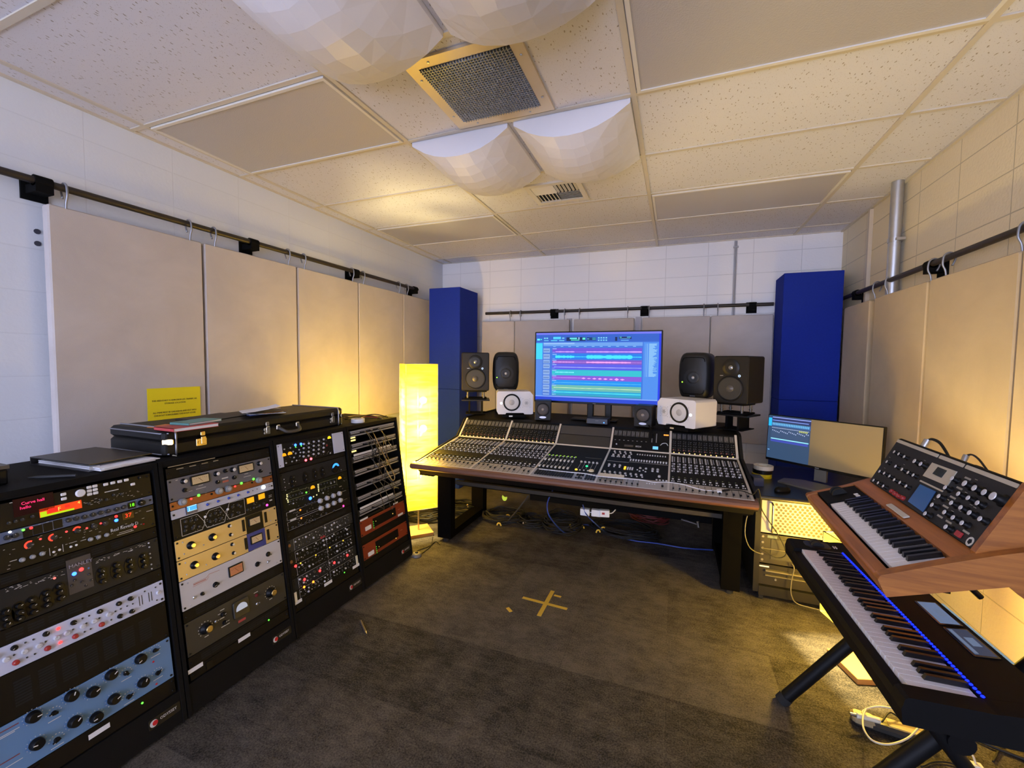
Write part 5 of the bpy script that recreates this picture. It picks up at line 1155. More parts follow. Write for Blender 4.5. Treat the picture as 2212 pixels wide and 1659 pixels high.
def white(lab, x, y, z, a, s):
    w, h, d = .312, .196, .255; t = thing('studio_monitor', lab, 'loudspeaker', T=front_at(x, y, z, a, d), group='white monitors lying on their sides'); f = -d/2
    c = .014; P = [(-w/2, c*2 if s > 0 else c*.4), (-w/2+c, 0), (-w*.26, 0), (-w*.26+.006, .012), (w*.26-.006, .012), (w*.26, 0), (w/2-c, 0), (w/2, c*.4 if s > 0 else c*2), (w/2, h-c*2.2), (w/2-c*2, h), (-w/2+c, h), (-w/2, h-c)]
    if s < 0: P = [(-px, py) for px, py in P][::-1]
    bevel(ob('cabinet', MB().prism(P, -d/2, d/2, 0, FR), WSP, t), .004)
    cx = -s*.028
    disc(t, 'woofer_ring', cx, h*.52, [(.074, 0), (.073, .005), (.061, .006), (.060, .002)], BLKP, 36, f); disc(t, 'woofer_cone', cx, h*.52, [(.0605, .003), (.056, .005), (.026, .001)], mat('cone_white', (.60, .58, .55), .5), 32, f)
    disc(t, 'dust_cap', cx, h*.52, [(.026, .001), (.02, .006), (.004, .008)], mat('cap_pale', (.45, .42, .38), .5), 20, f)
    disc(t, 'tweeter_plate', s*.098, h*.5, [(.036, 0), (.035, .0025)], mat('plate_pale', (.62, .60, .58), .45), 28, f)
    m = MB()
    for q in range(6):
        A = q*PI/3; m.b(.004*0, .016, -.0035, .0035, .0025, .004, 0, Matrix.Rotation(A, 4, 'Z'))
    ob('tweeter', m.lathe([(.008, .0025), (.006, .005)], 12), mat('guard_grey', (.36, .35, .34), .45), t, T=TR((s*.098, f, h*.5)) @ FR)
    disc(t, 'power_light', -s*.118, h*.48, [(.0095, 0), (.009, .003)], glow('white_led', (255, 255, 255), 2.5), 16, f)
    m = MB()
    for q in range(6): A = q*PI/3+.5; m.cyl((cx+.083*math.cos(A), h*.52+.083*math.sin(A), 0), (cx+.083*math.cos(A), h*.52+.083*math.sin(A), .0015), .0025, n=6)
    for dx in (-.03, .03):
        for dz in (-.035, .035): m.cyl((s*.098+dx, h*.5+dz, 0), (s*.098+dx, h*.5+dz, .0015), .0025, n=6)
    ob('screw', m, GREY, t, T=TR((0, f, 0)) @ FR)
    return t
white('white speaker lying on its side, at the left end of the console', -1.272, 3.375, .960, 25, 1)
white('white speaker lying on its side, on the right of the console, lit end cap showing', .010, 3.235, .960, -35, -1)
for x, y, a, lab in ((-1.272, 3.36, 25, 'left'), (.012, 3.22, -35, 'right')):
    t = thing('foam_pad', f'black foam isolation pad under the {lab} white speaker', 'isolation pad', T=front_at(x, y, .933, a, .23))
    ob('pad', MB().rb(-.10, .10, -.115, .10, 0, .026, .005), BLKM, t); ob('badge', MB().rb(-.016, .016, .007, .018, 0, .001, .004, 0, TR((-.03, -.115, 0)) @ FR), mat('badge_silver', (.6, .58, .55), .35, .6), t)
def mini(lab, x, y, a):
    w, h, d = .132, .160, .14; t = thing('mini_speaker', lab, 'loudspeaker', T=front_at(x, y, .933, a, d), group='black cube speakers'); f = -d/2
    ob('cabinet', MB().rb(-w/2, w/2, 0, h, -d/2, d/2, .006, 0, FR), SPKB, t)
    disc(t, 'driver_ring', 0, h*.55, [(.055, 0), (.054, .003), (.048, .003), (.044, .001)], BLKP, 28, f); disc(t, 'driver_cone', 0, h*.55, [(.045, .002), (.04, .004), (.014, .001)], mat('cone_brown', (.04, .03, .025), .55), 28, f)
    disc(t, 'dust_cap', 0, h*.55, [(.013, .001), (.009, .006), (.002, .007)], mat('cap_light', (.22, .2, .19), .4), 14, f)
    p = [(.028*math.cos(q), .009*math.sin(q)) for q in [2*PI*i/18 for i in range(18)]]
    ob('badge', MB().prism(p, 0, .0015), mat('oval_reflection', (.55, .57, .68), .35, .3), t, T=TR((0, f, .024)) @ FR)  # pale oval paints a white reflection low on the speaker front
mini('small black cube speaker at the left corner of the big screen', -1.005, 3.315, 14)
mini('small black cube speaker at the right end of the big screen, beside the white speaker', -.218, 3.29, -10)
t = thing('audio_interface', 'small flat black box with a blue light between the screen posts on the console', 'audio interface', (*((on_Z(1268, 912, .933)+on_Z(1316, 917, .933))/2).xy, .933), -.03)
ob('case', MB().rb(-.083, .083, -.045, .075, 0, .042, .005), mat('navy_black', (.008, .009, .018), .4), t); ob('front_light', MB().lathe([(.0045, 0), (.003, .004)], 10), glow('iface_blue', (60, 120, 255), 5), t, T=TR((.055, -.0455, .014)) @ FR)
ob('front_mark', MB().b(-.012, .012, .024, .027, 0, .001, 0, TR((0, -.045, 0)) @ FR), mat('dim_print', (.12, .12, .12), .6), t)
# ------------------------------------------------------------------ big screen
def screen(par, w, h, rects, T, nm='screen', z=.0004):
    m = MB(); mats = []; idx = {}
    for k, r in enumerate(rects):
        pts, rgb, st = r
        key = (*rgb, st)
        if key not in idx: idx[key] = len(mats); mats.append(glow('scr_%d_%d_%d_%g' % key, rgb, st))
        zz = .0006+z*.25*min(k, 8)+(.00002*k)
        m.add([(-w/2+w*u, h/2-h*v, zz) for u, v in pts], [tuple(range(len(pts)))[::-1]], idx[key])
    return ob(nm, m, mats, par, T=T)
def R4(u0, v0, u1, v1): return [(u0, v0), (u1, v0), (u1, v1), (u0, v1)]
TVY = 3.50
a, b_, c_, d_ = on_Y(1156, 716, TVY), on_Y(1433, 714, TVY), on_Y(1427, 880, TVY), on_Y(1154, 868, TVY)
x0, x1 = (a.x+d_.x)/2, (b_.x+c_.x)/2; z0, z1 = (c_.z+d_.z)/2, (a.z+b_.z)/2; w, h = x1-x0, z1-z0
t = thing('big_screen', 'large wall-size display showing blue audio tracks, standing behind the console', 'display', ((x0+x1)/2, TVY, .933))
zc_ = (z0+z1)/2-.933; TF = TR((0, 0, zc_)) @ FR
ob('housing', MB().rb(-w/2, w/2, -h/2, h/2, -.045, 0, .006, 0, TF), BLKP, t)
rc = [(R4(0, 0, 1, 1), (62, 118, 225), 1), (R4(0, 0, 1, .028), (118, 124, 245), 1), (R4(0, .028, 1, .135), (48, 98, 205), 1), (R4(0, .15, .057, .39), (60, 215, 255), 1.05), (R4(0, .395, .057, .95), (82, 140, 235), 1), (R4(.065, .145, .865, .195), (110, 165, 240), 1), (R4(.065, .145, .33, .168), (150, 195, 250), 1), (R4(.872, .145, 1, .96), (80, 145, 240), 1)]
yv = lambda y: (y-140)/1035
bands = [(372, 448, (112, 84, 222)), (458, 545, (34, 128, 240)), (548, 612, (128, 90, 205)), (614, 690, (92, 96, 238)), (700, 784, (48, 196, 214)), (786, 854, (134, 92, 222)), (856, 928, (26, 150, 245)), (930, 1012, (110, 190, 178)), (1014, 1062, (34, 172, 218)), (1064, 1096, (40, 140, 190)), (1098, 1140, (118, 110, 215))]
for i, (p, q, c) in enumerate(bands):
    rc.append((R4(.142, yv(p), .862, yv(q)), c, 1)); rc.append((R4(.065, yv(p)+.004, .122, yv(q)-.006), (140, 176, 232), 1))
    for k in range(4): rc.append((R4(.07+.012*k, yv(p)+.03, .078+.012*k, yv(p)+.045), (70, 110, 190), 1))
    rc.append((R4(.145, yv(p)+.004, .18, yv(p)+.016), (150, 190, 250), 1)); rc.append((R4(.145, yv(q)-.016, .165, yv(q)-.008), (130, 175, 245), 1))
Rr = random.Random(4)
def wave(v, amp, rgb, segs):
    for u0, u1, k in segs:
        up, dn = [], []; n = 26
        for i in range(n+1):
            u = u0+(u1-u0)*i/n; e = amp*k*(.65+.5*Rr.random()); up.append((u, v-e)); dn.append((u, v+e))
        rc.append((up+dn[::-1], rgb, 1.1))
wave(yv(428), .009, (205, 160, 255), [(.17, .33, .9), (.33, .43, .15), (.43, .86, 1.0)]); wave(yv(503), .024, (70, 225, 255), [(.17, .33, .8), (.33, .43, .2), (.43, .79, 1.0), (.79, .86, .2)])
wave(yv(583), .010, (240, 160, 235), [(.15, .33, .7), (.33, .43, .2), (.43, .78, 1.1), (.78, .86, .2)]); wave(yv(660), .006, (170, 180, 255), [(.16, .86, .7)]); wave(yv(738), .008, (130, 240, 255), [(.17, .33, .8)]); wave(yv(820), .006, (220, 150, 250), [(.15, .40, .5)])
for i in range(8):
    u = .41+.044*i; e = [.012, .007, .012, .013, .013, .009, .02, .012][i]; v = yv(822+i); rc.append(([(u-.019, v), (u, v-e), (u+.019, v), (u, v+e)], (235, 165, 250), 1.1))
wave(yv(972), .005, (220, 245, 190), [(.16, .86, .7)]); wave(yv(1040), .006, (90, 235, 250), [(.16, .86, .8)]); wave(yv(895), .003, (110, 215, 255), [(.16, .86, .8)])
rc.append((R4(.145, yv(1070), .862, yv(1074)), (80, 225, 235), 1)); rc.append((R4(.145, yv(1086), .862, yv(1090)), (60, 200, 190), 1))
rc.append((R4(.0, .93, 1, .945), (130, 170, 250), 1)); rc.append((R4(0, .945, 1, 1), (42, 74, 215), 1)); rc.append((R4(.985, .03, 1, 1), (35, 60, 235), 1))
for i in range(44): rc.append((R4(.913, .165+.0103*i, .913+Rr.uniform(.028, .062), .1725+.0103*i), (150, 205, 250), 1))
rc += [(R4(.888, .165, .892, .62), (120, 175, 245), 1), (R4(.899, .165, .904, .62), (130, 185, 250), 1)]
for i in range(11): rc.append((R4(.15+.039*i*1.65, .198, .172+.039*i*1.65, .206), (140, 205, 255), 1))
for u0, v0, u1, v1, c in ((.01, .085, .035, .112, (110, 240, 250)), (.04, .088, .052, .105, (60, 230, 220)), (.07, .07, .085, .09, (120, 215, 245)), (.09, .07, .105, .09, (120, 215, 245)), (.15, .06, .215, .095, (80, 215, 255)), (.07, .108, .11, .12, (110, 205, 245)), (.13, .108, .185, .122, (90, 210, 250)), (.2, .108, .245, .122, (110, 205, 245)), (.225, .07, .245, .09, (120, 200, 240)), (.262, .068, .42, .122, (10, 40, 100)), (.29, .075, .35, .095, (110, 240, 245)), (.36, .07, .372, .1, (150, 190, 240)), (.395, .075, .418, .105, (100, 245, 220)), (.30, .104, .37, .116, (80, 235, 200)), (.43, .072, .505, .115, (16, 55, 120)), (.432, .09, .45, .098, (100, 220, 245)), (.475, .08, .503, .086, (90, 230, 235)), (.475, .098, .503, .104, (90, 230, 235)), (.655, .07, .672, .125, (10, 35, 90)), (.685, .068, .78, .1, (10, 35, 95)), (.69, .07, .705, .078, (100, 240, 200)), (.745, .07, .775, .078, (100, 230, 245)), (.69, .09, .77, .095, (120, 200, 250)), (.7, .112, .76, .122, (110, 190, 250))): rc.append((R4(u0, v0, u1, v1), c, 1))
for r in range(2):
    for c in range(4): rc.append((R4(.52+.02*c, .07+.034*r, .533+.02*c, .09+.034*r), (120, 205, 245), 1))
screen(t, w-.022, h-.028, rc, TF @ TR((0, .004, 0)))
ob('screen_logo', MB().b(-.012, .012, -h/2+.004, -h/2+.008, 0, .0006, 0, TF), mat('logo_dim', (.2, .2, .2), .5), t)
for px in (1274, 1313):
    p = on_Y(px, 890, TVY); ob('stand_post', MB().rb(-.026, .026, -.02, .02, 0, z0-.933+.01, .008), BLKP, t, (p.x-(x0+x1)/2, .03, 0))
ob('stand_base', MB().rb(-.19, .19, -.03, .11, 0, .008, .008), BLKP, t)
# ------------------------------------------------------------------ paper lamps
def _shade(nt, b, N):
    L = nt.links.new; out = nt.nodes['Material Output']; tc = N('TexCoord')
    mp = N('Mapping'); mp.inputs['Scale'].default_value = (6, 6, 34); L(tc.outputs['Object'], mp.inputs['Vector'])
    n = N('TexNoise', Scale=1.0, Detail=4.0, Distortion=.5); L(mp.outputs['Vector'], n.inputs['Vector'])
    cr = N('ValToRGB'); e = cr.color_ramp.elements; e[0].position = .35; e[0].color = (.84, .60, .035, 1); e[1].position = .65; e[1].color = (.95, .80, .10, 1)
    L(n.outputs['Fac'], cr.inputs['Fac'])
    tl = N('BsdfTranslucent'); L(cr.outputs['Color'], tl.inputs['Color']); tp = N('BsdfTransparent', Color=(1, .90, .50, 1)); df = N('BsdfDiffuse', Color=(.80, .60, .06, 1))
    m1 = N('MixShader', Fac=.50); L(tl.outputs[0], m1.inputs[1]); L(df.outputs[0], m1.inputs[2])
    m2 = N('MixShader', Fac=.26); L(m1.outputs[0], m2.inputs[1]); L(tp.outputs[0], m2.inputs[2]); L(m2.outputs[0], out.inputs['Surface'])
    bp = N('Bump', Strength=.5, Distance=.003); L(n.outputs['Fac'], bp.inputs['Height']); L(bp.outputs['Normal'], tl.inputs['Normal']); L(bp.outputs['Normal'], df.inputs['Normal'])
SHADE = nodemat('rice_paper', _shade)
BIRCH = mat('lamp_wood', (.52, .24, .06), .4); RODM = mat('lamp_rod', (.45, .40, .30), .35, .7)
WARM = (1.0, .76, .30)
LAMP_W = LAMP2_W = 1
def lamp(lab, x, y, rz, w, z0, z1, bulbs, power, base_w):
    t = thing('paper_lamp', lab, 'floor lamp', (x, y, 0), math.radians(rz), 'lit rice paper floor lamps')
    ob('base', MB().rb(-base_w/2, base_w/2, -base_w/2, base_w/2, 0, .028, .004), BIRCH, t)
    ob('pole', MB().cyl((0, 0, .028), (0, 0, z1-.05), .007, n=12), RODM, t)
    a = w/2; m = MB()
    nz, nx = 10, 4; rnd = random.Random(5)
    for k in range(4):
        A = Matrix.Rotation(k*PI/2, 4, 'Z'); vs = []
        for j in range(nz+1):
            for i in range(nx+1):
                bul = rnd.uniform(-.002, .003) if 0 < i < nx and 0 < j < nz else 0
                vs.append((-a+w*i/nx, -a-bul, z0+(z1-z0)*j/nz))
        m.add(vs, [(j*(nx+1)+i, j*(nx+1)+i+1, (j+1)*(nx+1)+i+1, (j+1)*(nx+1)+i) for j in range(nz) for i in range(nx)], 0, True, A)
    ob('shade', m, SHADE, t)
    fm = MB()
    for zz in (z0, z1):
        for k in range(4): fm.tube([Vector((-a, -a, zz)), Vector((a, -a, zz))], .0025, 6, 0, 0, Matrix.Rotation(k*PI/2, 4, 'Z'))
    for k in range(2): fm.tube([Vector((-a, -a, z1)), Vector((a, a, z1))], .002, 6, 0, 0, Matrix.Rotation(k*PI/2, 4, 'Z'))
    for k in range(4): fm.tube([Vector((-a, -a, z0)), Vector((-a, -a, z1))], .0022, 6, 0, 0, Matrix.Rotation(k*PI/2, 4, 'Z'))
    ob('shade_frame', fm, RODM, t)
    for bz in bulbs:
        ob('bulb_holder', MB().cyl((.02, 0, bz-.065), (.035, 0, bz-.03), .014, n=10), CREAM, t)
        ob('bulb', MB().sph((0, 0, 0), .030, 12, 8), mat('bulb_glass', (.9, .8, .5), .3, emit=14, ecol=(1, .82, .45)), t, (.04, 0, bz))
        l = bpy.data.lights.new('bulb_light', 'POINT'); l.energy = power; l.color = WARM; l.shadow_soft_size = .032
        lo = bpy.data.objects.new('bulb_light', l); COL.objects.link(lo); lo.parent = t; lo.location = (-.03, 0, bz+.0)
    return t
lamp('tall lit yellow rice-paper floor lamp between the racks and the console', -1.925, 2.90, 47, .25, .235, 1.385, (.52, .86, 1.09), 50, .20)
lamp('short lit yellow rice-paper floor lamp behind the keyboards on the right', .855, 2.36, 18, .25, .20, .60, (.40,), 100, .20)
# ------------------------------------------------------------------ floor: tape, pen, pedal, coils
YT = mat('yellow_tape', (.55, .36, .04), .6)
def strip(lab, q0, q1, w, z=.0012):
    a, b_ = on_Z(*q0, 0), on_Z(*q1, 0); d = b_-a; c = (a+b_)/2
    o = ob('floor_tape', MB().b(-d.length/2, d.length/2, -w/2, w/2, 0, z), YT, loc=(c.x, c.y, .0006), rz=math.atan2(d.y, d.x)); return tag(o, lab, 'tape', 'yellow floor tape')
strip('long yellow tape strip of the cross on the carpet, running left to right', (1129, 1291), (1225, 1316), .022)
strip('long yellow tape strip of the cross on the carpet, running towards the console', (1194, 1277), (1164, 1331), .024, .0022)
strip('short yellow tape piece beside the upper arm of the cross', (1197, 1286), (1212, 1290), .017)
strip('stray yellow tape scrap left of the cross', (1096, 1313), (1104, 1322), .02)
a, b_ = on_Z(779, 1341, .006), on_Z(792, 1369, .006)
tag(ob('pen', MB().cyl(a, a.lerp(b_, .85), .0052, n=8).cyl(a.lerp(b_, .85), b_, .005, .0015, n=8, mi=1), [mat('pen_brown', (.10, .075, .05), .4), STEEL]), 'brown pen lying on the carpet in front of the racks', 'pen')
t = thing('foot_switch', 'round grey foot switch on the carpet at the foot of the far rack', 'foot switch', (*on_Z(900, 1201, 0).xy, 0))
ob('housing', MB().lathe([(.036, 0), (.036, .012), (.028, .022), (.014, .024)], 20), mat('switch_grey', (.12, .11, .10), .5), t); ob('button', MB().lathe([(.012, .024), (.010, .032)], 14), BLKP, t)
tag(ob('lamp_cord', MB().tube([on_Z(935, 1160, .03), on_Z(930, 1178, .005), on_Z(905, 1188, .005), on_Z(893, 1195, .006)], .003, 6, 0, 4), CBL[0]), 'black lamp cord from the tall paper lamp to the foot switch', 'cord')
tag(ob('lamp_cord', MB().tube([on_Z(910, 1196, .006), on_Z(925, 1185, .005), on_Z(940, 1170, .005), on_Z(950, 1176, .005)], .003, 6, 0, 4), CBL[0]), 'black cord from the foot switch towards the console leg', 'cord')
def coil(lab, px, z, rx, ry, n, m, seed, rz=0, th=.0055, tails=1, up=.0):
    R = random.Random(seed); p = on_Z(*px, .03); pts = []
    for i in range(n*12+1):
        A = 2*PI*i/12; k = i/(n*12); f = .78+.24*R.random()*.6+.1*math.sin(5*k)
        pts.append((rx*f*math.cos(A), ry*f*math.sin(A), .012+.06*k+R.uniform(0, .03)+up*k))
    o = ob('cable_coil', MB().tube(pts, th, 5, 0, 2), m, loc=(p.x, p.y, 0), rz=rz); return tag(o, lab, 'cable coil')
coil('coiled black cable on the floor under the left half of the console, nearest its leg', (1092, 1118), 0, .22, .15, 9, CBL[0], 1, .1)
coil('coiled black cable on the floor under the console, right beside the first coil', (1152, 1130), 0, .15, .13, 7, CBL[0], 2, .2)
coil('large coil of black cable on the floor under the middle of the console', (1215, 1140), 0, .17, .16, 11, mat('cable_dull', (.009, .009, .010), .6, spec=.2), 3, 0, .006, 1, .06)
coil('wide black cable coil on the floor under the master section of the console', (1350, 1148), 0, .30, .15, 9, MATS['cable_dull'], 4, -.05)
coil('dark red cable coil at the back under the right part of the console', (1402, 1120), 0, .18, .12, 8, mat('cable_dkred', (.11, .012, .012), .5), 5)
coil('black cable heap on the floor between the paper lamp and the console leg', (925, 1112), 0, .20, .16, 9, CBL[0], 6, .4)
coil('black cable coil on the floor inside the left console leg frame', (1000, 1100), 0, .20, .14, 9, CBL[0], 7, .2)
BLUC = mat('cable_blue', (.02, .05, .26), .45)
def wire(nm, lab, pts, r, m, cat='cable'): return tag(ob(nm, MB().tube(pts, r, 6, 0, 5), m), lab, cat)
wire('blue_cable', 'blue cable hanging from the console and running along the floor to the right', [on_Y(1194, 1058, 3.0), on_Y(1182, 1090, 3.02), on_Y(1190, 1120, 3.05), on_Z(1225, 1152, .02), on_Z(1262, 1133, .03), on_Z(1300, 1148, .012), on_Z(1360, 1166, .008), on_Z(1420, 1174, .008), on_Z(1480, 1184, .008), on_Z(1540, 1188, .008)], .0055, BLUC)
wire('blue_cable', 'second blue cable hanging under the middle of the console by the white plugs', [on_Y(1259, 1090, 3.1), on_Y(1266, 1110, 3.1), on_Y(1285, 1130, 3.05), on_Z(1310, 1150, .012), on_Z(1340, 1160, .01)], .0045, BLUC)
wire('black_cable', 'grey-black cable rising slantwise from the first coil to the console underside', [on_Z(1095, 1128, .02), on_Y(1115, 1105, 3.05), on_Y(1142, 1070, 3.0)], .006, CBL[2])
R = random.Random(31)
YTIE = mat('tie_yellow', (.75, .50, .06), .5)
for i, (px, nm) in enumerate((((1078, 1132), 'on the near rim of the first cable coil'), ((1097, 1114), 'on the far side of the first cable coil'), ((1133, 1127), 'on the second cable coil'), ((1232, 1136), 'beside the large cable coil'), ((1257, 1138), 'on the blue cable'), ((1303, 1141), 'where the blue cables cross'), ((1292, 1147), 'lowest of those near the crossing blue cables'), ((1010, 1092), 'on the coil inside the left leg frame'), ((930, 1111), 'on the cable heap by the lamp'))):
    p = on_Z(*px, .06 if i not in (5,) else .07); a = R.uniform(0, 3); d = Vector((math.cos(a), math.sin(a), 0))*.018
    tag(ob('cable_tie', MB().tube([p-d+Vector((0, 0, -.012)), p-d*.5+Vector((0, 0, .006)), p+d*.5+Vector((0, 0, .006)), p+d+Vector((0, 0, -.012))], .006, 6, 0, 3), YTIE if i not in (2, 7, 8) else mat('tie_cream', (.62, .45, .25), .5)), f'{"yellow" if i not in (2,7,8) else "cream"} cable tie {nm}', 'cable tie')
p = on_Y(1090, 1074, 3.1)
tag(ob('cable_tag', MB().prism([(.022*math.cos(a), .03*math.sin(a)) for a in [math.radians(150+220*i/12) for i in range(13)]]+[(.02, .005), (.0, .002)], -.002, .002, 0, TR(p) @ FR), mat('lime_tag', (.55, .75, .05), .5, emit=.15)), 'lime green crescent tag hanging under the left of the console', 'tag')  # faint glow added to brighten the green; the tag is no lamp
for i, (px, lab) in enumerate((((1264, 1104), 'white power adapter under the console, leftmost beside the blue cable'), ((1288, 1106), 'white power adapter under the console, middle of three'), ((1306, 1107), 'white power adapter with red mark under the console, rightmost'))):
    p = on_Y(*px, 3.12); t = thing('power_adapter', lab, 'power adapter', p-Vector((0, 0, .03)), .1*i, 'white adapters under the console')
    ob('adapter_body', MB().rb(-.035, .035, -.02, .02, 0, .05, .006), WHITE, t)
    if i == 2: ob('adapter_mark', MB().b(-.02, .0, -.0205, -.0195, .02, .035), REDP, t)
    ob('adapter_lead', MB().tube([(.03, 0, .025), (.055, 0, .03), (.08, .03, .045)], .004, 6, 0, 4), WHITE, t)
p0, p1 = on_Y(1505, 1120, 3.2), on_Y(1560, 1135, 3.15)
tag(ob('metal_rod', MB().cyl(on_Y(1472, 1122, 3.2), on_Y(1508, 1133, 3.15), .006, n=8).cyl(on_Y(1507, 1127, 3.15), on_Y(1509, 1139, 3.15), .009, n=8), STEEL), 'thin metal rod with a knob end under the right of the console', 'rod')
tag(ob('power_bar', MB().rb(-.75, .75, -.03, .03, 0, .05, .006), BLKM, loc=(-.45, 3.62, .16)), 'long black power bar fixed at the back under the console', 'power strip')
# ------------------------------------------------------------------ equipment cart and what stands on it
CX0, CX1, CY0, CY1, CTZ = .468, 1.04, 2.82, 3.70, .642
t = thing('equipment_cart', 'low black equipment cart on casters with a perforated front panel, right of the console', 'equipment cart', ((CX0+CX1)/2, (CY0+CY1)/2, 0))
I = TR((-(CX0+CX1)/2, -(CY0+CY1)/2, 0)); CARTM = mat('cart_black', (.010, .009, .007), .5, spec=.2)
ob('side_panel', MB().b(CX0, CX0+.03, CY0, CY1, .06, .615), CARTM, t, T=I); ob('side_panel', MB().b(CX1-.03, CX1, CY0, CY1, .06, .615), CARTM, t, T=I)
ob('base_panel', MB().b(CX0+.03, CX1-.03, CY0-.004, CY1, .045, .10), CARTM, t, T=I); ob('back_panel', MB().b(CX0+.03, CX1-.03, CY1-.02, CY1, .10, .615), CARTM, t, T=I)
bevel(ob('top_panel', MB().b(CX0-.008, CX1+.20, CY0-.012, CY1, .615, CTZ), mat('cart_top', (.012, .013, .018), .3), t, T=I), .012, 3)
m = MB()
for x in (CX0+.05, CX1-.05):
    for y in (CY0+.05, CY1-.08): ob('caster', MB().cyl((x-.012, y, .024), (x+.012, y, .024), .024, n=14).b(x-.018, x+.018, y-.014, y+.014, .03, .05), RUBB, t, T=I)
def cart_unit(nm, lab, cat, z0, z1, m_, deep=.2):
    o = thing(nm, lab, cat, (CX0+.032, CY0+.012, z0)); w = CX1-CX0-.064
    ob('faceplate', MB().b(0, w, 0, .005, .001, z1-z0-.001), m_, o); ob('chassis', MB().b(.01, w-.01, .006, deep, .002, z1-z0-.002), BLKM, o); return o, w
o, w = cart_unit('computer_tower', 'pale metal computer with perforated bubble front in the cart', 'computer', .418, .612, mat('pale_gold_metal', (.44, .40, .32), .4, .3))
dm = MB(); dots = []
for r in range(11):
    for c in range(17):
        x = .075+.0235*c+(.0118 if r % 2 else 0); z = .018+.0158*r
        if x < w-.03: dots.append((x, z))
HOLE = MB().lathe([(.0085, 0), (.0082, .002), (.0062, .0012), (.0056, -.0018), (.004, -.0025), (.0005, -.0022)], 12).mesh('hole', [mat('hole_rim', (.42, .36, .26), .35, .6)])
g = MB(); g2 = MB()
for x, z in dots:
    g.lathe([(.0088, 0), (.0080, .0022), (.0066, .0022), (.0060, .0004)], 12, 0, TR((x, 0, z)) @ FR); g2.lathe([(.0066, .0005), (.0066, .0009)], 12, 0, TR((x, 0, z)) @ FR)
for i, (x, z) in enumerate(dots[:0]): pass
ob('perforation_rim', g, MATS['hole_rim'], o); ob('perforation', g2, mat('hole_shadow', (.045, .035, .02), .5, .2), o)
ob('handle', MB().tube([(.052, 0, .182), (.052, -.03, .176), (.052, -.032, .16), (.052, -.032, .036), (.052, -.03, .02), (.052, 0, .014)], .006, 8, 0, 3), mat('handle_chrome', (.55, .5, .4), .25, 1), o)
o, w = cart_unit('rack_computer', 'dark rack computer with two square vents under the perforated computer', 'computer', .235, .412, mat('cart_unit_face', (.022, .019, .013), .45, spec=.3))
m = MB()
for x0 in (.055, ):
    for z0 in (.03, .095): m.b(x0, x0+.15, -.003, 0, z0, z0+.055)
ob('vent_grille', m, mat('vent_mesh', (.02, .018, .012), .6), o); ob('trim_bar', MB().b(.01, .2, -.004, 0, .0865, .091), mat('trim_olive', (.16, .14, .08), .4, .3), o)
ob('front_label', MB().b(.035, .085, -.003, 0, .155, .17), mat('label_teal', (.12, .16, .13), .5), o); ob('latch', MB().rb(.225, .255, .06, .10, 0, .005, .004, 0, FR), mat('latch_olive', (.09, .08, .05), .4), o)
ob('paper_label', MB().b(.30, .36, -.003, 0, .012, .026), PAPER, o)
m = MB()
for z in (.02, .055, .09, .125, .16): m.cyl((.012, -.004, z), (.012, 0, z), .007, n=8)
ob('screw', m, mat('screw_dull', (.25, .23, .18), .4, .6), o)
o, w = cart_unit('drawer_unit', 'dark low drawer unit at the bottom of the cart', 'rack drawer', .105, .228, mat('drawer_face', (.014, .012, .009), .5, spec=.25))
ob('pull_edge', MB().b(.03, w, -.02, 0, .088, .096).b(.03, w, -.014, 0, .06, .064), mat('trim_olive', (.16, .14, .08), .4, .3), o); ob('paper_label', MB().b(-.0, .05, -.002, 0, .106, .114), PAPER, o); ob('key_lock', MB().lathe([(.007, 0), (.006, .006)], 12), STEEL, o, T=TR((.085, 0, .04)) @ FR)
tag(ob('headphones', MB().tube([(.70, 2.805, .262), (.72, 2.79, .275), (.76, 2.79, .272), (.775, 2.80, .255)], .012, 8, 0, 4).sph((.69, 2.80, .255), .022, sz=.7).sph((.785, 2.80, .247), .022, sz=.7), BLKM), 'black earphones with bright plug hanging on the front of the cart', 'headphones')
tag(ob('hanging_cable', MB().tube([(.655, 2.80, .27), (.665, 2.785, .25), (.655, 2.785, .17), (.655, 2.78, .10), (.68, 2.775, .055), (.75, 2.77, .045), (.9, 2.76, .04)], .0032, 6, 0, 4), mat('cable_olive', (.10, .09, .06), .5)), 'thin cable hanging down the cart front and along its foot', 'cable')
tag(ob('hanging_cable', MB().tube([(.43, 2.78, .56), (.41, 2.76, .50), (.405, 2.74, .42), (.43, 2.75, .35), (.47, 2.79, .31), (.5, 2.80, .30)], .0032, 6, 0, 4), MATS['cable_olive']), 'thin cable looping between the console leg and the cart', 'cable')
# wide monitor
def cpt(px, py, d): return EYE+_r*((px-1106)/F*d)-_u*((py-829.5)/F*d)+_f*d
pl, pr_ = cpt(1657, 940, 3.03), cpt(1907, 985, 2.44)
cm = (pl+pr_)/2; dv = Vector((pr_.x-pl.x, pr_.y-pl.y, 0)); w = dv.length; ang = math.atan2(dv.y, dv.x)
zt = (cpt(1663.5, 891, 3.03).z+cpt(1926, 926, 2.44).z)/2; zb = (cpt(1652, 989, 3.03).z+cpt(1885, 1046, 2.44).z)/2; h = zt-zb
t = thing('wide_monitor', 'ultra-wide computer monitor with a mixer window on its left half, on the cart', 'monitor', (cm.x, cm.y, CTZ), ang)
T0 = TR((0, 0, (zt+zb)/2-CTZ)) @ Matrix.Rotation(-.05, 4, 'X') @ FR
ob('housing', MB().rb(-w/2, w/2, -h/2, h/2, -.03, 0, .004, 0, T0), BLKP, t)
ob('screen', MB().b(-w/2+.006, w/2-.006, -h/2+.017, h/2-.006, 0, .0012, 0, T0), mat('matt_screen_haze', (.20, .165, .095), .40, emit=.05, ecol=(.5, .45, .35)), t)  # tan base colour paints the yellow lamplight haze on the dark screen
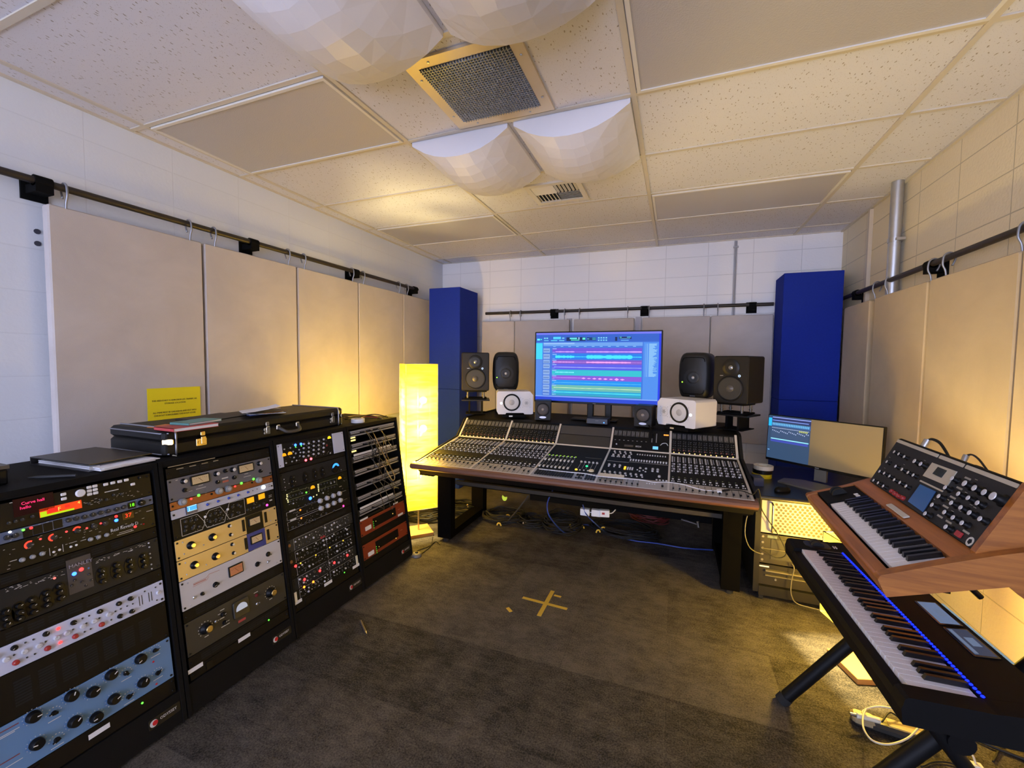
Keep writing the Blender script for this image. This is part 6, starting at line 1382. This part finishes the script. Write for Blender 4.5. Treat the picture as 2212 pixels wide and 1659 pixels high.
rc = [(R4(0, 0, .42, 1), (58, 84, 118), .9), (R4(.0, .06, .035, .25), (40, 190, 255), 1.1), (R4(.035, .02, .42, .14), (48, 58, 110), .9), (R4(.04, .03, .42, .05), (150, 170, 250), 1), (R4(.04, .10, .40, .118), (130, 160, 245), 1), (R4(.035, .16, .42, .25), (60, 100, 160), 1), (R4(.035, .27, .41, .295), (90, 110, 160), 1), (R4(.035, .305, .405, .51), (66, 90, 128), .9), (R4(.035, .525, .41, .55), (150, 230, 255), 1.05), (R4(.035, .56, .405, .61), (70, 84, 190), .95), (R4(.01, .80, .03, .82), (120, 180, 240), 1)]
for i in range(22): rc.append((R4(.043+.0168*i, .165, .056+.0168*i, .222), (110, 185, 235), 1)); rc.append((R4(.042+.0168*i, .272, .055+.0168*i, .292), (150, 165, 200), 1)); rc.append((R4(.046+.0168*i, .33+.01*(i % 5), .053+.0168*i, .355+.01*(i % 5)), (190, 205, 245), 1))
for i in range(5): rc.append((R4(.315+.017*i, .285, .328+.017*i, .32), (190, 200, 110), 1))
screen(t, w-.012, h-.023, rc, T0 @ TR((0, .0055, .0012)), 'screen_image')
ob('logo', MB().b(-.012, .012, -h/2+.005, -h/2+.011, 0, .001, 0, T0), mat('logo_dim', (.2, .2, .2), .5), t)
m = MB().prism([(-.16, -.135), (.15, -.135), (.175, -.02), (.09, .05), (-.09, .05), (-.185, -.02)], 0, .010); ob('stand_base', m, mat('stand_satin', (.30, .29, .25), .32, .6), t, (.03, -.07, 0))
ob('stand_neck', MB().b(-.035, .035, .035, .055, .008, zb-CTZ+.06), mat('stand_satin', (.30, .29, .25), .32, .6), t)
# tape rolls, puck, mouse
p = on_Z(1645, 1030, CTZ)
for i, (z, hh, m_, lab) in enumerate(((0, .026, mat('tape_yellow', (.62, .50, .01), .45), 'yellow tape roll, lowest of the stack beside the monitor on the cart'), (.0265, .024, BLKP, 'black tape roll in the middle of the stack beside the monitor'), (.051, .026, mat('tape_cream', (.70, .64, .50), .5), 'cream masking tape roll on top of the stack beside the monitor'))):
    o = thing('tape_roll', lab, 'tape roll', (p.x+.006*i, p.y+.01*i, CTZ+.0004+z)); ob('tape', ring(MB(), .034, .060, hh), m_, o); ob('core', ring(MB(), .032, .034, hh), CREAM, o)
q = on_Z(1617, 1022, CTZ+.06)
t = thing('phone_box', 'small dark blue-grey box behind the tape rolls on the cart', 'box', (.505, 3.06, CTZ), .1); ob('box_body', MB().rb(-.03, .03, -.045, .045, 0, .055, .004), mat('box_navy', (.03, .04, .09), .5), t)
p = on_Z(1690, 1062, CTZ)
t = thing('mouse', 'black computer mouse on the cart in front of the monitor', 'mouse', (p.x, p.y, CTZ), -.9)
vs = []
n = 16
prof = [(0, 1, 1), (.012, 1.02, 1.02), (.024, .86, .86), (.032, .5, .55), (.034, .02, .02)]
m = MB(); vs = [(.030*sx*math.cos(2*PI*i/n), .055*sy*math.sin(2*PI*i/n), z) for z, sx, sy in prof for i in range(n)]
m.add(vs, [(j*n+i, j*n+(i+1) % n, (j+1)*n+(i+1) % n, (j+1)*n+i) for j in range(4) for i in range(n)]+[tuple(range(n))[::-1]], 0, True); ob('shell', m, BLKP, t); ob('wheel', MB().cyl((-.004, .03, .026), (.004, .03, .026), .007, n=10), RUBB, t)
# ------------------------------------------------------------------ keyboards
KWH = mat('key_white', (.72, .71, .74), .32); KBL = mat('key_black', (.008, .008, .010), .22)
def keys(par, T, n_white, start, p, depth, zt, bl, bh=.0125):
    WK = MB().rb(.0006, p-.0006, 0, depth, -.016, 0, .0012, n=1).mesh('white_key', KWH); s = p/.0236
    BK = MB().add([(-.0068*s, 0, -.004), (.0068*s, 0, -.004), (.0068*s, bl, -.004), (-.0068*s, bl, -.004), (-.0052*s, .007, bh), (.0052*s, .007, bh), (.0052*s, bl, bh), (-.0052*s, bl, bh)], [(0, 1, 5, 4), (1, 2, 6, 5), (2, 3, 7, 6), (3, 0, 4, 7), (4, 5, 6, 7), (3, 2, 1, 0)]).mesh('black_key', KBL)
    for i in range(n_white):
        ob('white_key', WK, parent=par, T=T @ TR((p*i, 0, zt)))
        if (start+i) % 7 in (0, 1, 3, 4, 5) and i < n_white-1: ob('black_key', BK, parent=par, T=T @ TR((p*(i+1)+{0: -.0016, 1: .0016, 3: -.002, 4: 0, 5: .002}[(start+i) % 7], depth-bl-.001, zt)))
ka, kb_ = on_Z(1732, 1186, .632), on_Z(1962, 1481, .632)
ud = (kb_-ka); KL = ud.length; ud.normalize(); vd = Vector((0, 0, 1)).cross(ud)
if vd.x < 0: vd = -vd
K = frame(ka, ud, vd, Vector((0, 0, 1)))
kc = K @ Vector((KL/2, .12, -.07)); kt = thing('keyboard_controller', 'black keyboard controller with a row of blue lights along its keys, on the X-stand', 'keyboard', kc)
KT = TR(-kc) @ K; BODY = mat('keyboard_black', (.004, .004, .0045), .6, spec=.1)
P = [(-.030, -.066), (-.034, -.03), (-.028, -.012), (-.004, -.012), (-.004, -.020), (.137, -.020), (.137, .004), (.150, .008), (.280, .020), (.285, .011), (.285, -.052), (.27, -.066)]
XT = frame((0, 0, 0), (0, 1, 0), (0, 0, 1), (1, 0, 0))
ob('body', MB().prism(P, 0, KL, 0, KT @ XT), BODY, kt)
PE = [(-.030, -.066), (-.034, -.03), (-.028, -.004), (-.02, .002), (.137, .006), (.150, .008), (.280, .020), (.285, .011), (.285, -.052), (.27, -.066)]
ob('end_block', MB().prism(PE, -.108, -.0008, 0, KT @ XT), BODY, kt); ob('end_block', MB().prism(PE, KL+.0008, KL+.05, 0, KT @ XT), BODY, kt)
keys(kt, KT, 36, 0, KL/36, .135, 0, .088)
for i in range(61):
    ob('key_light', led_mesh((8, 26, 255), 6), parent=kt, T=KT @ TR((KL*(i+.5)/61, .1425, .0055)) @ Matrix.Scale(.0040, 4))
slope = math.atan2(.014, .15)
KS = KT @ TR((0, .150, .008)) @ Matrix.Rotation(slope, 4, 'X')
for u, nm in ((.43, 'left'), (.575, 'right')):
    o = ob('display', MB().rb(u-.066, u+.066, .062, .118, 0, .0025, .003), mat('display_black', (.006, .007, .010), .12), kt, T=KS)
    ob('display_screen', MB().b(u-.060, u+.060, .067, .113, .0026, .003), glow('kb_screen_%s' % nm, (108, 128, 165) if nm == 'left' else (58, 68, 92), .8), o, T=Matrix.Identity(4))
    ob('display_graph', MB().b(u-.055, u+.055, .069, .078, .003, .0033).b(u-.02, u+.02, .085, .105, .003, .0033), glow('kb_graph', (125, 145, 180), .6), o, T=Matrix.Identity(4))
for i in range(8): ob('soft_button', MB().rb(-.0165, .0165, -.0028, .0028, 0, .0025, .001), glow('soft_btn', (150, 178, 192), .7), kt, T=KS @ TR((.385+.036*i, .132, 0)))
for i in range(8): ob('encoder_knob', knob_mesh('blk'), parent=kt, T=KS @ TR((.385+.036*i, .04, 0)) @ Matrix.Scale(.0075, 4)) if False else None
for u in (-.07, -.045): ob('wheel', MB().cyl((u-.008, .07, .0), (u+.008, .07, .0), .024, n=18), RUBB, kt, T=KT)
ob('wheel_well', MB().rb(-.092, -.022, .025, .118, 0, .007, .02), mat('well_black', (.006, .006, .006), .3), kt, T=KT)
for v in (.128, .136): ob('mode_button', MB().rb(-.055, -.035, v-.002, v+.002, .006, .010, .001), LEGEND, kt, T=KT)
# ------------------------------------------------------------------ wooden synthesizer
va, vb_ = Vector((.584, 1.983, .866)), Vector((.562, 1.403, .866))
e_ = (vb_-va).normalized(); n_ = Vector((0, 0, 1)).cross(e_); n_ = n_ if n_.x > 0 else -n_; SLV = 0
tl = math.radians(20); vv = n_*math.cos(tl)+Vector((0, 0, 1))*math.sin(tl); ww = e_.cross(vv)
V = frame(va, e_, vv, ww); VL = (vb_-va).length
vc = V @ Vector((VL/2, .15, -.07)); st = thing('synthesizer', 'wooden-cased analog synthesizer with a tilted black knob panel, above the other keyboard', 'synthesizer', vc)
VT = TR(-vc) @ V
ASH = _wood('oiled_wood', (.22, .072, .012), (.38, .138, .025), (1.5, 20, 26)); ASHU = _wood('oiled_wood_rail', (.26, .085, .018), (.40, .140, .032), (20, 1.5, 20))
uL, uR = -.155, VL+.006
def sidep(poly, u0, u1, nm='side_cheek', m_=None): return bevel(ob(nm, MB().prism(poly, u0, u1, 0, VT @ XT), m_ or ASH, st), .003)
CK = [(-.046, -.052), (-.050, -.004), (-.040, .006), (.10, .016), (.20, .021), (.42, .021), (.42, -.060)]
sidep([(-.046, -.045), (-.050, -.004), (-.044, .002), (.10, .006), (.18, .014), (.42, .014), (.42, -.060)], uL-.024, uL); sidep(CK, uR, uR+.030)
bevel(ob('front_rail', MB().prism([(-.048, -.045), (-.048, -.010), (-.040, -.004), (-.010, -.004), (-.010, -.045)], uL, uR, 0, VT @ XT), ASHU, st), .004)
ob('back_rail', MB().prism([(.126, -.045), (.126, .010), (.182, .016), (.40, .016), (.40, -.058)], uL, uR, 0, VT @ XT), ASHU, st)
ob('bottom_board', MB().prism([(-.010, -.050), (-.010, -.040), (.126, -.040), (.126, -.050)], uL, uR, 0, VT @ XT), BLKM, st)
keys(st, VT, 26, 3, VL/26, .122, -.001, .080)
ob('wheel_panel', MB().b(uL+.001, -.0015, -.008, .125, -.02, .003), BODY, st, T=VT)
for u in (-.118, -.086): ob('wheel', MB().cyl((u-.007, .055, -.002), (u+.007, .055, -.002), .026, n=18), RUBB, st, T=VT)
for u in (-.042, -.02): ob('switch_button', MB().rb(u-.007, u+.007, .092, .106, .003, .006, .002), WHITE, st, T=VT)
# tilted panel
pb = VT @ Vector((-.122, .175, .018)); pa = math.radians(65)
pv = n_*math.cos(pa)+Vector((0, 0, 1))*math.sin(pa); pw = e_.cross(pv)
PWD, PHT = .690, .200
PF = frame(va+e_*-.122+vv*.175+ww*.018, e_, pv, pw); PT = TR(-vc) @ PF
HB = [(0, -.004), (0, 0), (PHT, 0), (PHT+.004, -.006), (PHT+.0, -.05), (.02, -.10), (-.0, -.03)]
ob('panel_housing', MB().prism(HB, 0, PWD, 0, PT @ XT), BODY, st)
WCK = [(-.012, -.02), (0, .004), (PHT+.004, .004), (PHT+.006, -.02), (.12, -.20), (-.03, -.20)]
sidep(WCK, 0, 0) if False else None
m = MB().prism([(-.014, .0), (0, .006), (PHT+.002, .006), (PHT+.002, -.03), (.10, -.16), (-.05, -.12)], PWD+.0005, PWD+.022, 0, PT @ XT); bevel(ob('panel_cheek', m, ASH, st), .003)
ob('panel_face', MB().b(.003, PWD-.003, .003, PHT-.003, 0, .003), mat('synth_panel', (.014, .0145, .017), .5, spec=.25), st, T=PT)
KV = lambda x, y: (1750+x/4.4848, 930+y/4.4848)
P0, PN = va+e_*-.122+vv*.175+ww*.018, pw
def pan(x, y, hgt=.0): q = on_plane(*KV(x, y), P0+PN*hgt, PN)-P0; return q.dot(e_), q.dot(pv)
def pk(pts, r, st_='cap', hgt=.016, nm='knob'):
    for x, y in pts:
        u, v = pan(x, y, hgt); ob(nm, knob_mesh(st_), parent=st, T=PT @ TR((u, v, .003)) @ Matrix.Rotation(random.uniform(-2, 2), 4, 'Z') @ Matrix.Scale(r, 4))
pk([(812, 205), (855, 225), (908, 252), (740, 300), (825, 345), (887, 375), (945, 405), (995, 430), (670, 395), (715, 412), (765, 440), (812, 475), (866, 502), (925, 537), (612, 480), (655, 505), (705, 537)], .0072)
pk([(1020, 300), (1080, 328)], .0095)
pk([(1380, 465), (1312, 553), (1250, 637), (1185, 722), (1118, 806), (1440, 615), (1535, 655), (1625, 703), (1372, 703), (1463, 748), (1548, 798), (1650, 857), (1305, 793), (1388, 845), (1475, 897), (1318, 935)], .0085)
pk([(1515, 520), (1610, 565), (1705, 607)], .0105); pk([(1815, 655)], .0135)
pk([(795, 590), (825, 612), (862, 638), (900, 655)], .0085, 'red', .006, 'rocker_switch')
u, v = pan(1465, 1015); ob('red_button', MB().rb(u-.012, u+.012, v-.008, v+.008, .003, .009, .002), REDP, st, T=PT)
u, v = pan(1562, 1082); ob('emblem', MB().lathe([(.013, .003), (.013, .0036)], 20), LEGEND, st, T=PT @ TR((u, v, 0))); ob('emblem_mark', MB().lathe([(.008, .0036), (.008, .004)], 5), BLKP, st, T=PT @ TR((u, v, 0)))
IV = mat('ivory_plate', (.50, .46, .38), .5)
def pq(nm, pts, z0, z1, m_, hg=0): return ob(nm, MB().prism([pan(x, y, hg) for x, y in pts], z0, z1), m_, st, T=PT)
pq('ivory_plate', [(1200, 318), (1440, 405), (1345, 545), (1108, 445)][::-1], .003, .0055, IV); pq('display', [(1262, 362), (1348, 397), (1292, 468), (1208, 428)][::-1], .0055, .007, mat('lcd_dark', (.022, .026, .024), .25)); pq('ivory_strip', [(1085, 485), (1305, 590), (1292, 602), (1072, 497)][::-1], .003, .0045, IV)
pq('pad_frame', [(1062, 520), (1245, 602), (1115, 812), (945, 692)][::-1], .003, .005, BLKP); pq('touch_pad', [(1085, 528), (1238, 600), (1112, 800), (965, 695)][::-1], .005, .0058, mat('blue_pad', (.02, .085, .27), .3, emit=.12))
for a, b_ in ((.005, .31), (.318, .455), (.463, PWD-.006)): ob('ivory_strip', MB().rb(a, b_, PHT-.016, PHT-.004, .003, .0045, .003), IV, st, T=PT)
m = MB(); R = random.Random(6)
for x, y in ((1540, 470), (1460, 565), (1395, 655), (1325, 743), (1270, 838), (1355, 893), (1525, 990)): u, v = pan(x, y); m.b(u-.014, u+.014, v-.0028, v+.0028, .003, .0036)
for i in range(26): u, v = R.uniform(.03, .66), R.uniform(.02, .17); m.b(u-.006, u+.006, v-.0008, v+.0008, .003, .0035)
ob('printed_marking', m, mat('legend_grey', (.32, .31, .29), .6), st, T=PT)
u, v = .335, -.012
ob('name_plate', MB().rb(.155, .29, .132, .150, .0135, .0185, .003, 0, VT), mat('plate_ivory', (.55, .52, .45), .4), st)
# jacks and cables on top of the panel
def jack(x0, y0, x1, y1, lab, r=.0075):
    a = on_plane(*KV(x0, y0), P0+pv*PHT-PN*.02, PN); b_ = on_plane(*KV(x1, y1), P0+pv*(PHT+.04)-PN*.02, PN); return a, b_
def plug(x0, y0, x1, y1, path, lab, n=1):
    a, b_ = jack(x0, y0, x1, y1, lab); t = thing('jack_plug', lab, 'jack plug', a)
    ob('plug_barrel', MB().cyl((0, 0, 0), b_-a, .0075 if n == 1 else .010, n=12), STEEL, t)
    for k in range(n): ob('plug_cable', MB().tube([b_-a]+[on_plane(*KV(x-8*k, y+10*k), P0-PN*.02, PN)-a for x, y in path], .0028, 6, 0, 5), CBL[0], t)
plug(1085, 180, 1140, 90, [(1190, 80), (1260, 115), (1320, 200), (1360, 275)], 'silver jack plugs with two black cables on top of the synthesizer, left', 2)
plug(1475, 320, 1515, 240, [(1570, 235), (1630, 275), (1690, 350), (1735, 415)], 'silver jack plug with a cable arching right on top of the synthesizer', 1)
a, b_ = jack(1730, 440, 1748, 410, ''); tag(ob('jack_plug', MB().cyl(a, b_, .008, n=12), STEEL), 'short silver jack plug at the right end of the synthesizer top', 'jack plug')
a = [on_plane(*KV(x, y), P0-PN*.03, PN) for x, y in ((1575, 375), (1605, 340), (1668, 362), (1650, 405))]
tag(ob('wire_bracket', MB().tube(a, .003, 6, 0), mat('bracket_brown', (.08, .04, .02), .5)), 'small dark wire bracket sticking up behind the synthesizer panel', 'bracket')
# ------------------------------------------------------------------ X-stand
KSTM = mat('stand_black', (.004, .004, .0045), .5, spec=.15)
xs = thing('keyboard_stand', 'black steel X-stand with a second tier carrying both keyboards', 'keyboard stand', (.70, 1.75, 0)); XI = TR((-.70, -1.75, 0))
for y in (2.0, 1.5):
    ob('tube_leg', MB().cyl((.462, y, .012), (1.03, y, .80), .024, n=16), KSTM, xs, T=XI); ob('tube_leg', MB().cyl((1.0, y-.05, .012), (.62, y-.05, .52), .020, n=14), KSTM, xs, T=XI)
    ob('pivot', MB().cyl((.735, y-.075, .415), (.735, y+.03, .415), .03, n=14), KSTM, xs, T=XI)
    ob('support_arm', MB().b(.60, .86, y-.02, y+.02, .535, .5645), KSTM, xs, T=XI); ob('foot_cap', MB().cyl((.455, y, .002), (.472, y, .028), .027, n=14), RUBB, xs, T=XI)
    ob('tier_upright', MB().b(.885, .915, y-.1-.012, y-.1+.012, .62, .905).b(.66, .915, y-.1-.012, y-.1+.012, .86, .885) if False else MB().b(.885, .915, y-.112, y-.088, .62, .90), KSTM, xs, T=XI)
    ob('tier_arm', MB().prism([(.83, .860), (.92, .890), (.92, .910), (.83, .882)], -.012, .012, 0, TR((0, y-.1, 0)) @ frame((0, 0, 0), (1, 0, 0), (0, 0, 1), (0, -1, 0))), KSTM, xs, T=XI)
    ob('tier_brace', MB().cyl((.92, y-.1, .70), (1.0, y-.1, .62), .010, n=8), KSTM, xs, T=XI)
ob('cross_tube', MB().cyl((.735, 1.5, .415), (.735, 2.0, .415), .015, n=12), KSTM, xs, T=XI)
# ------------------------------------------------------------------ things on the floor by the stand
t = thing('power_adapter', 'tan flat adapter block on the carpet under the keyboards', 'power adapter', (.80, 1.985, 0), -.12)
ob('adapter_body', MB().rb(-.11, .13, -.03, .03, 0, .034, .02), mat('adapter_black', (.02, .019, .017), .45), t); ob('adapter_top', MB().rb(-.11, -.03, -.031, .031, .006, .036, .02), mat('adapter_tan', (.30, .23, .12), .5), t); ob('adapter_top', MB().rb(.0, .125, -.02, .031, .02, .036, .008), mat('adapter_tan', (.30, .23, .12), .5), t)
p0, p1 = on_Z(1850, 1545, .05), on_Z(1900, 1557, .045)
t = thing('usb_plug', 'white cable plug lying on the adapter block with a looping white cable', 'plug', p0); d = p1-p0
ob('plug_body', MB().tube([(0, 0, 0), d*.25, d*.6, d], .010, 8, 0, 3), mat('plug_ivory', (.70, .65, .50), .45), t); ob('plug_tip', MB().cyl(-d.normalized()*.022, (0, 0, 0), .006, n=8), STEEL, t)
lp = [(1900, 1557), (1870, 1548), (1865, 1535), (1900, 1526), (1960, 1538), (1992, 1553), (1985, 1570), (1960, 1595), (1920, 1608), (1885, 1600), (1866, 1575), (1864, 1550), (1870, 1532)]
ob('plug_cable', MB().tube([on_Z(x, y, .05 if i < 3 else .07)-p0 for i, (x, y) in enumerate(lp)], .0035, 6, 0, 5), mat('cable_ivory', (.62, .56, .42), .5), t)
q = [on_Z(1950, 1500, .03), on_Z(1962, 1525, .02), on_Z(1985, 1550, .03), on_Z(2005, 1560, .01), on_Z(2040, 1578, .01), on_Z(2075, 1590, .008)]
tag(ob('white_cable', MB().tube(q, .0035, 6, 0, 4), MATS['cable_ivory']), 'ivory cable running under the front edge of the black keyboard to the floor', 'cable')
p = on_Z(2108, 1650, .03)
t = thing('cable_plug', 'ivory cable connector standing on the carpet at the bottom photo edge', 'plug', (p.x, p.y, 0)); ob('plug_body', MB().rb(-.018, .018, -.012, .012, 0, .03, .004), MATS['plug_ivory'], t); ob('plug_cable', MB().tube([(0, 0, .03), (-.005, .02, .05), (-.02, .08, .03), (-.03, .12, .006)], .0032, 6, 0, 4), MATS['cable_ivory'], t)
for i, (pp, m_, lab) in enumerate(((((1958, 1440 + 10), (2000, 1462)), None, ''),)): pass
wire('black_cable', 'black cable looping on the carpet under the right keyboards', [on_Z(2075, 1570, .006), on_Z(2110, 1585, .006), on_Z(2140, 1588, .006), on_Z(2135, 1570, .02), on_Z(2105, 1555, .006), on_Z(2080, 1556, .006)], .0035, CBL[0])
wire('black_cable', 'black cable crossing the carpet at the lower right photo corner', [on_Z(2160, 1565, .006), on_Z(2168, 1590, .006), on_Z(2160, 1615, .006), on_Z(2145, 1645, .006)], .0035, CBL[0])
wire('black_cable', 'thick black audio lead with brass ends on the carpet under the stand', [on_Z(2070, 1575, .006), on_Z(2110, 1597, .01), on_Z(2150, 1615, .01), on_Z(2200, 1635, .008), on_Z(2260, 1660, .006)], .0065, CBL[0])
wire('brown_cable', 'brown cord curving from the adapter to the keyboard stand', [on_Z(1850, 1425, .02), on_Z(1865, 1448, .006), on_Z(1890, 1460, .006), on_Z(1930, 1467, .006)], .0035, mat('cord_brown', (.06, .025, .02), .5))
wire('black_cable', 'thin black cable lying over the adapter block', [on_Z(1905, 1560, .045), on_Z(1920, 1540, .06), on_Z(1935, 1545, .05), on_Z(1950, 1560, .02)], .0028, CBL[0])
wire('black_cable', 'black cable arc on the carpet at the bottom edge by the stand foot', [on_Z(1990, 1656, .006), on_Z(2020, 1645, .006), on_Z(2060, 1650, .006), on_Z(2080, 1670, .006)], .003, CBL[0])
wire('wall_cable', 'thin cable hanging down the right wall behind the stand', [Vector((1.34, 1.75, .95)), Vector((1.33, 1.78, .75)), Vector((1.34, 1.74, .5)), Vector((1.32, 1.8, .3)), Vector((1.33, 1.8, .01))], .0035, mat('cable_olive', (.10, .09, .06), .5))
# ------------------------------------------------------------------ daylight from the open side behind the camera
W = bpy.data.worlds.new('world'); SC.world = W; W.use_nodes = True
bg = W.node_tree.nodes['Background']; bg.inputs['Color'].default_value = (.64, .70, 1.0, 1); bg.inputs['Strength'].default_value = 8.2
# lettering becomes plain meshes
dg = bpy.context.evaluated_depsgraph_get()
for o in [o for o in COL.objects if o.type == 'FONT']:
    me = bpy.data.meshes.new_from_object(o.evaluated_get(dg)); n = bpy.data.objects.new('tmp', me); COL.objects.link(n)
    n.parent = o.parent; n.matrix_local = o.matrix_local.copy(); nm = o.name.split('.')[0]
    bpy.data.objects.remove(o, do_unlink=True); n.name = nm
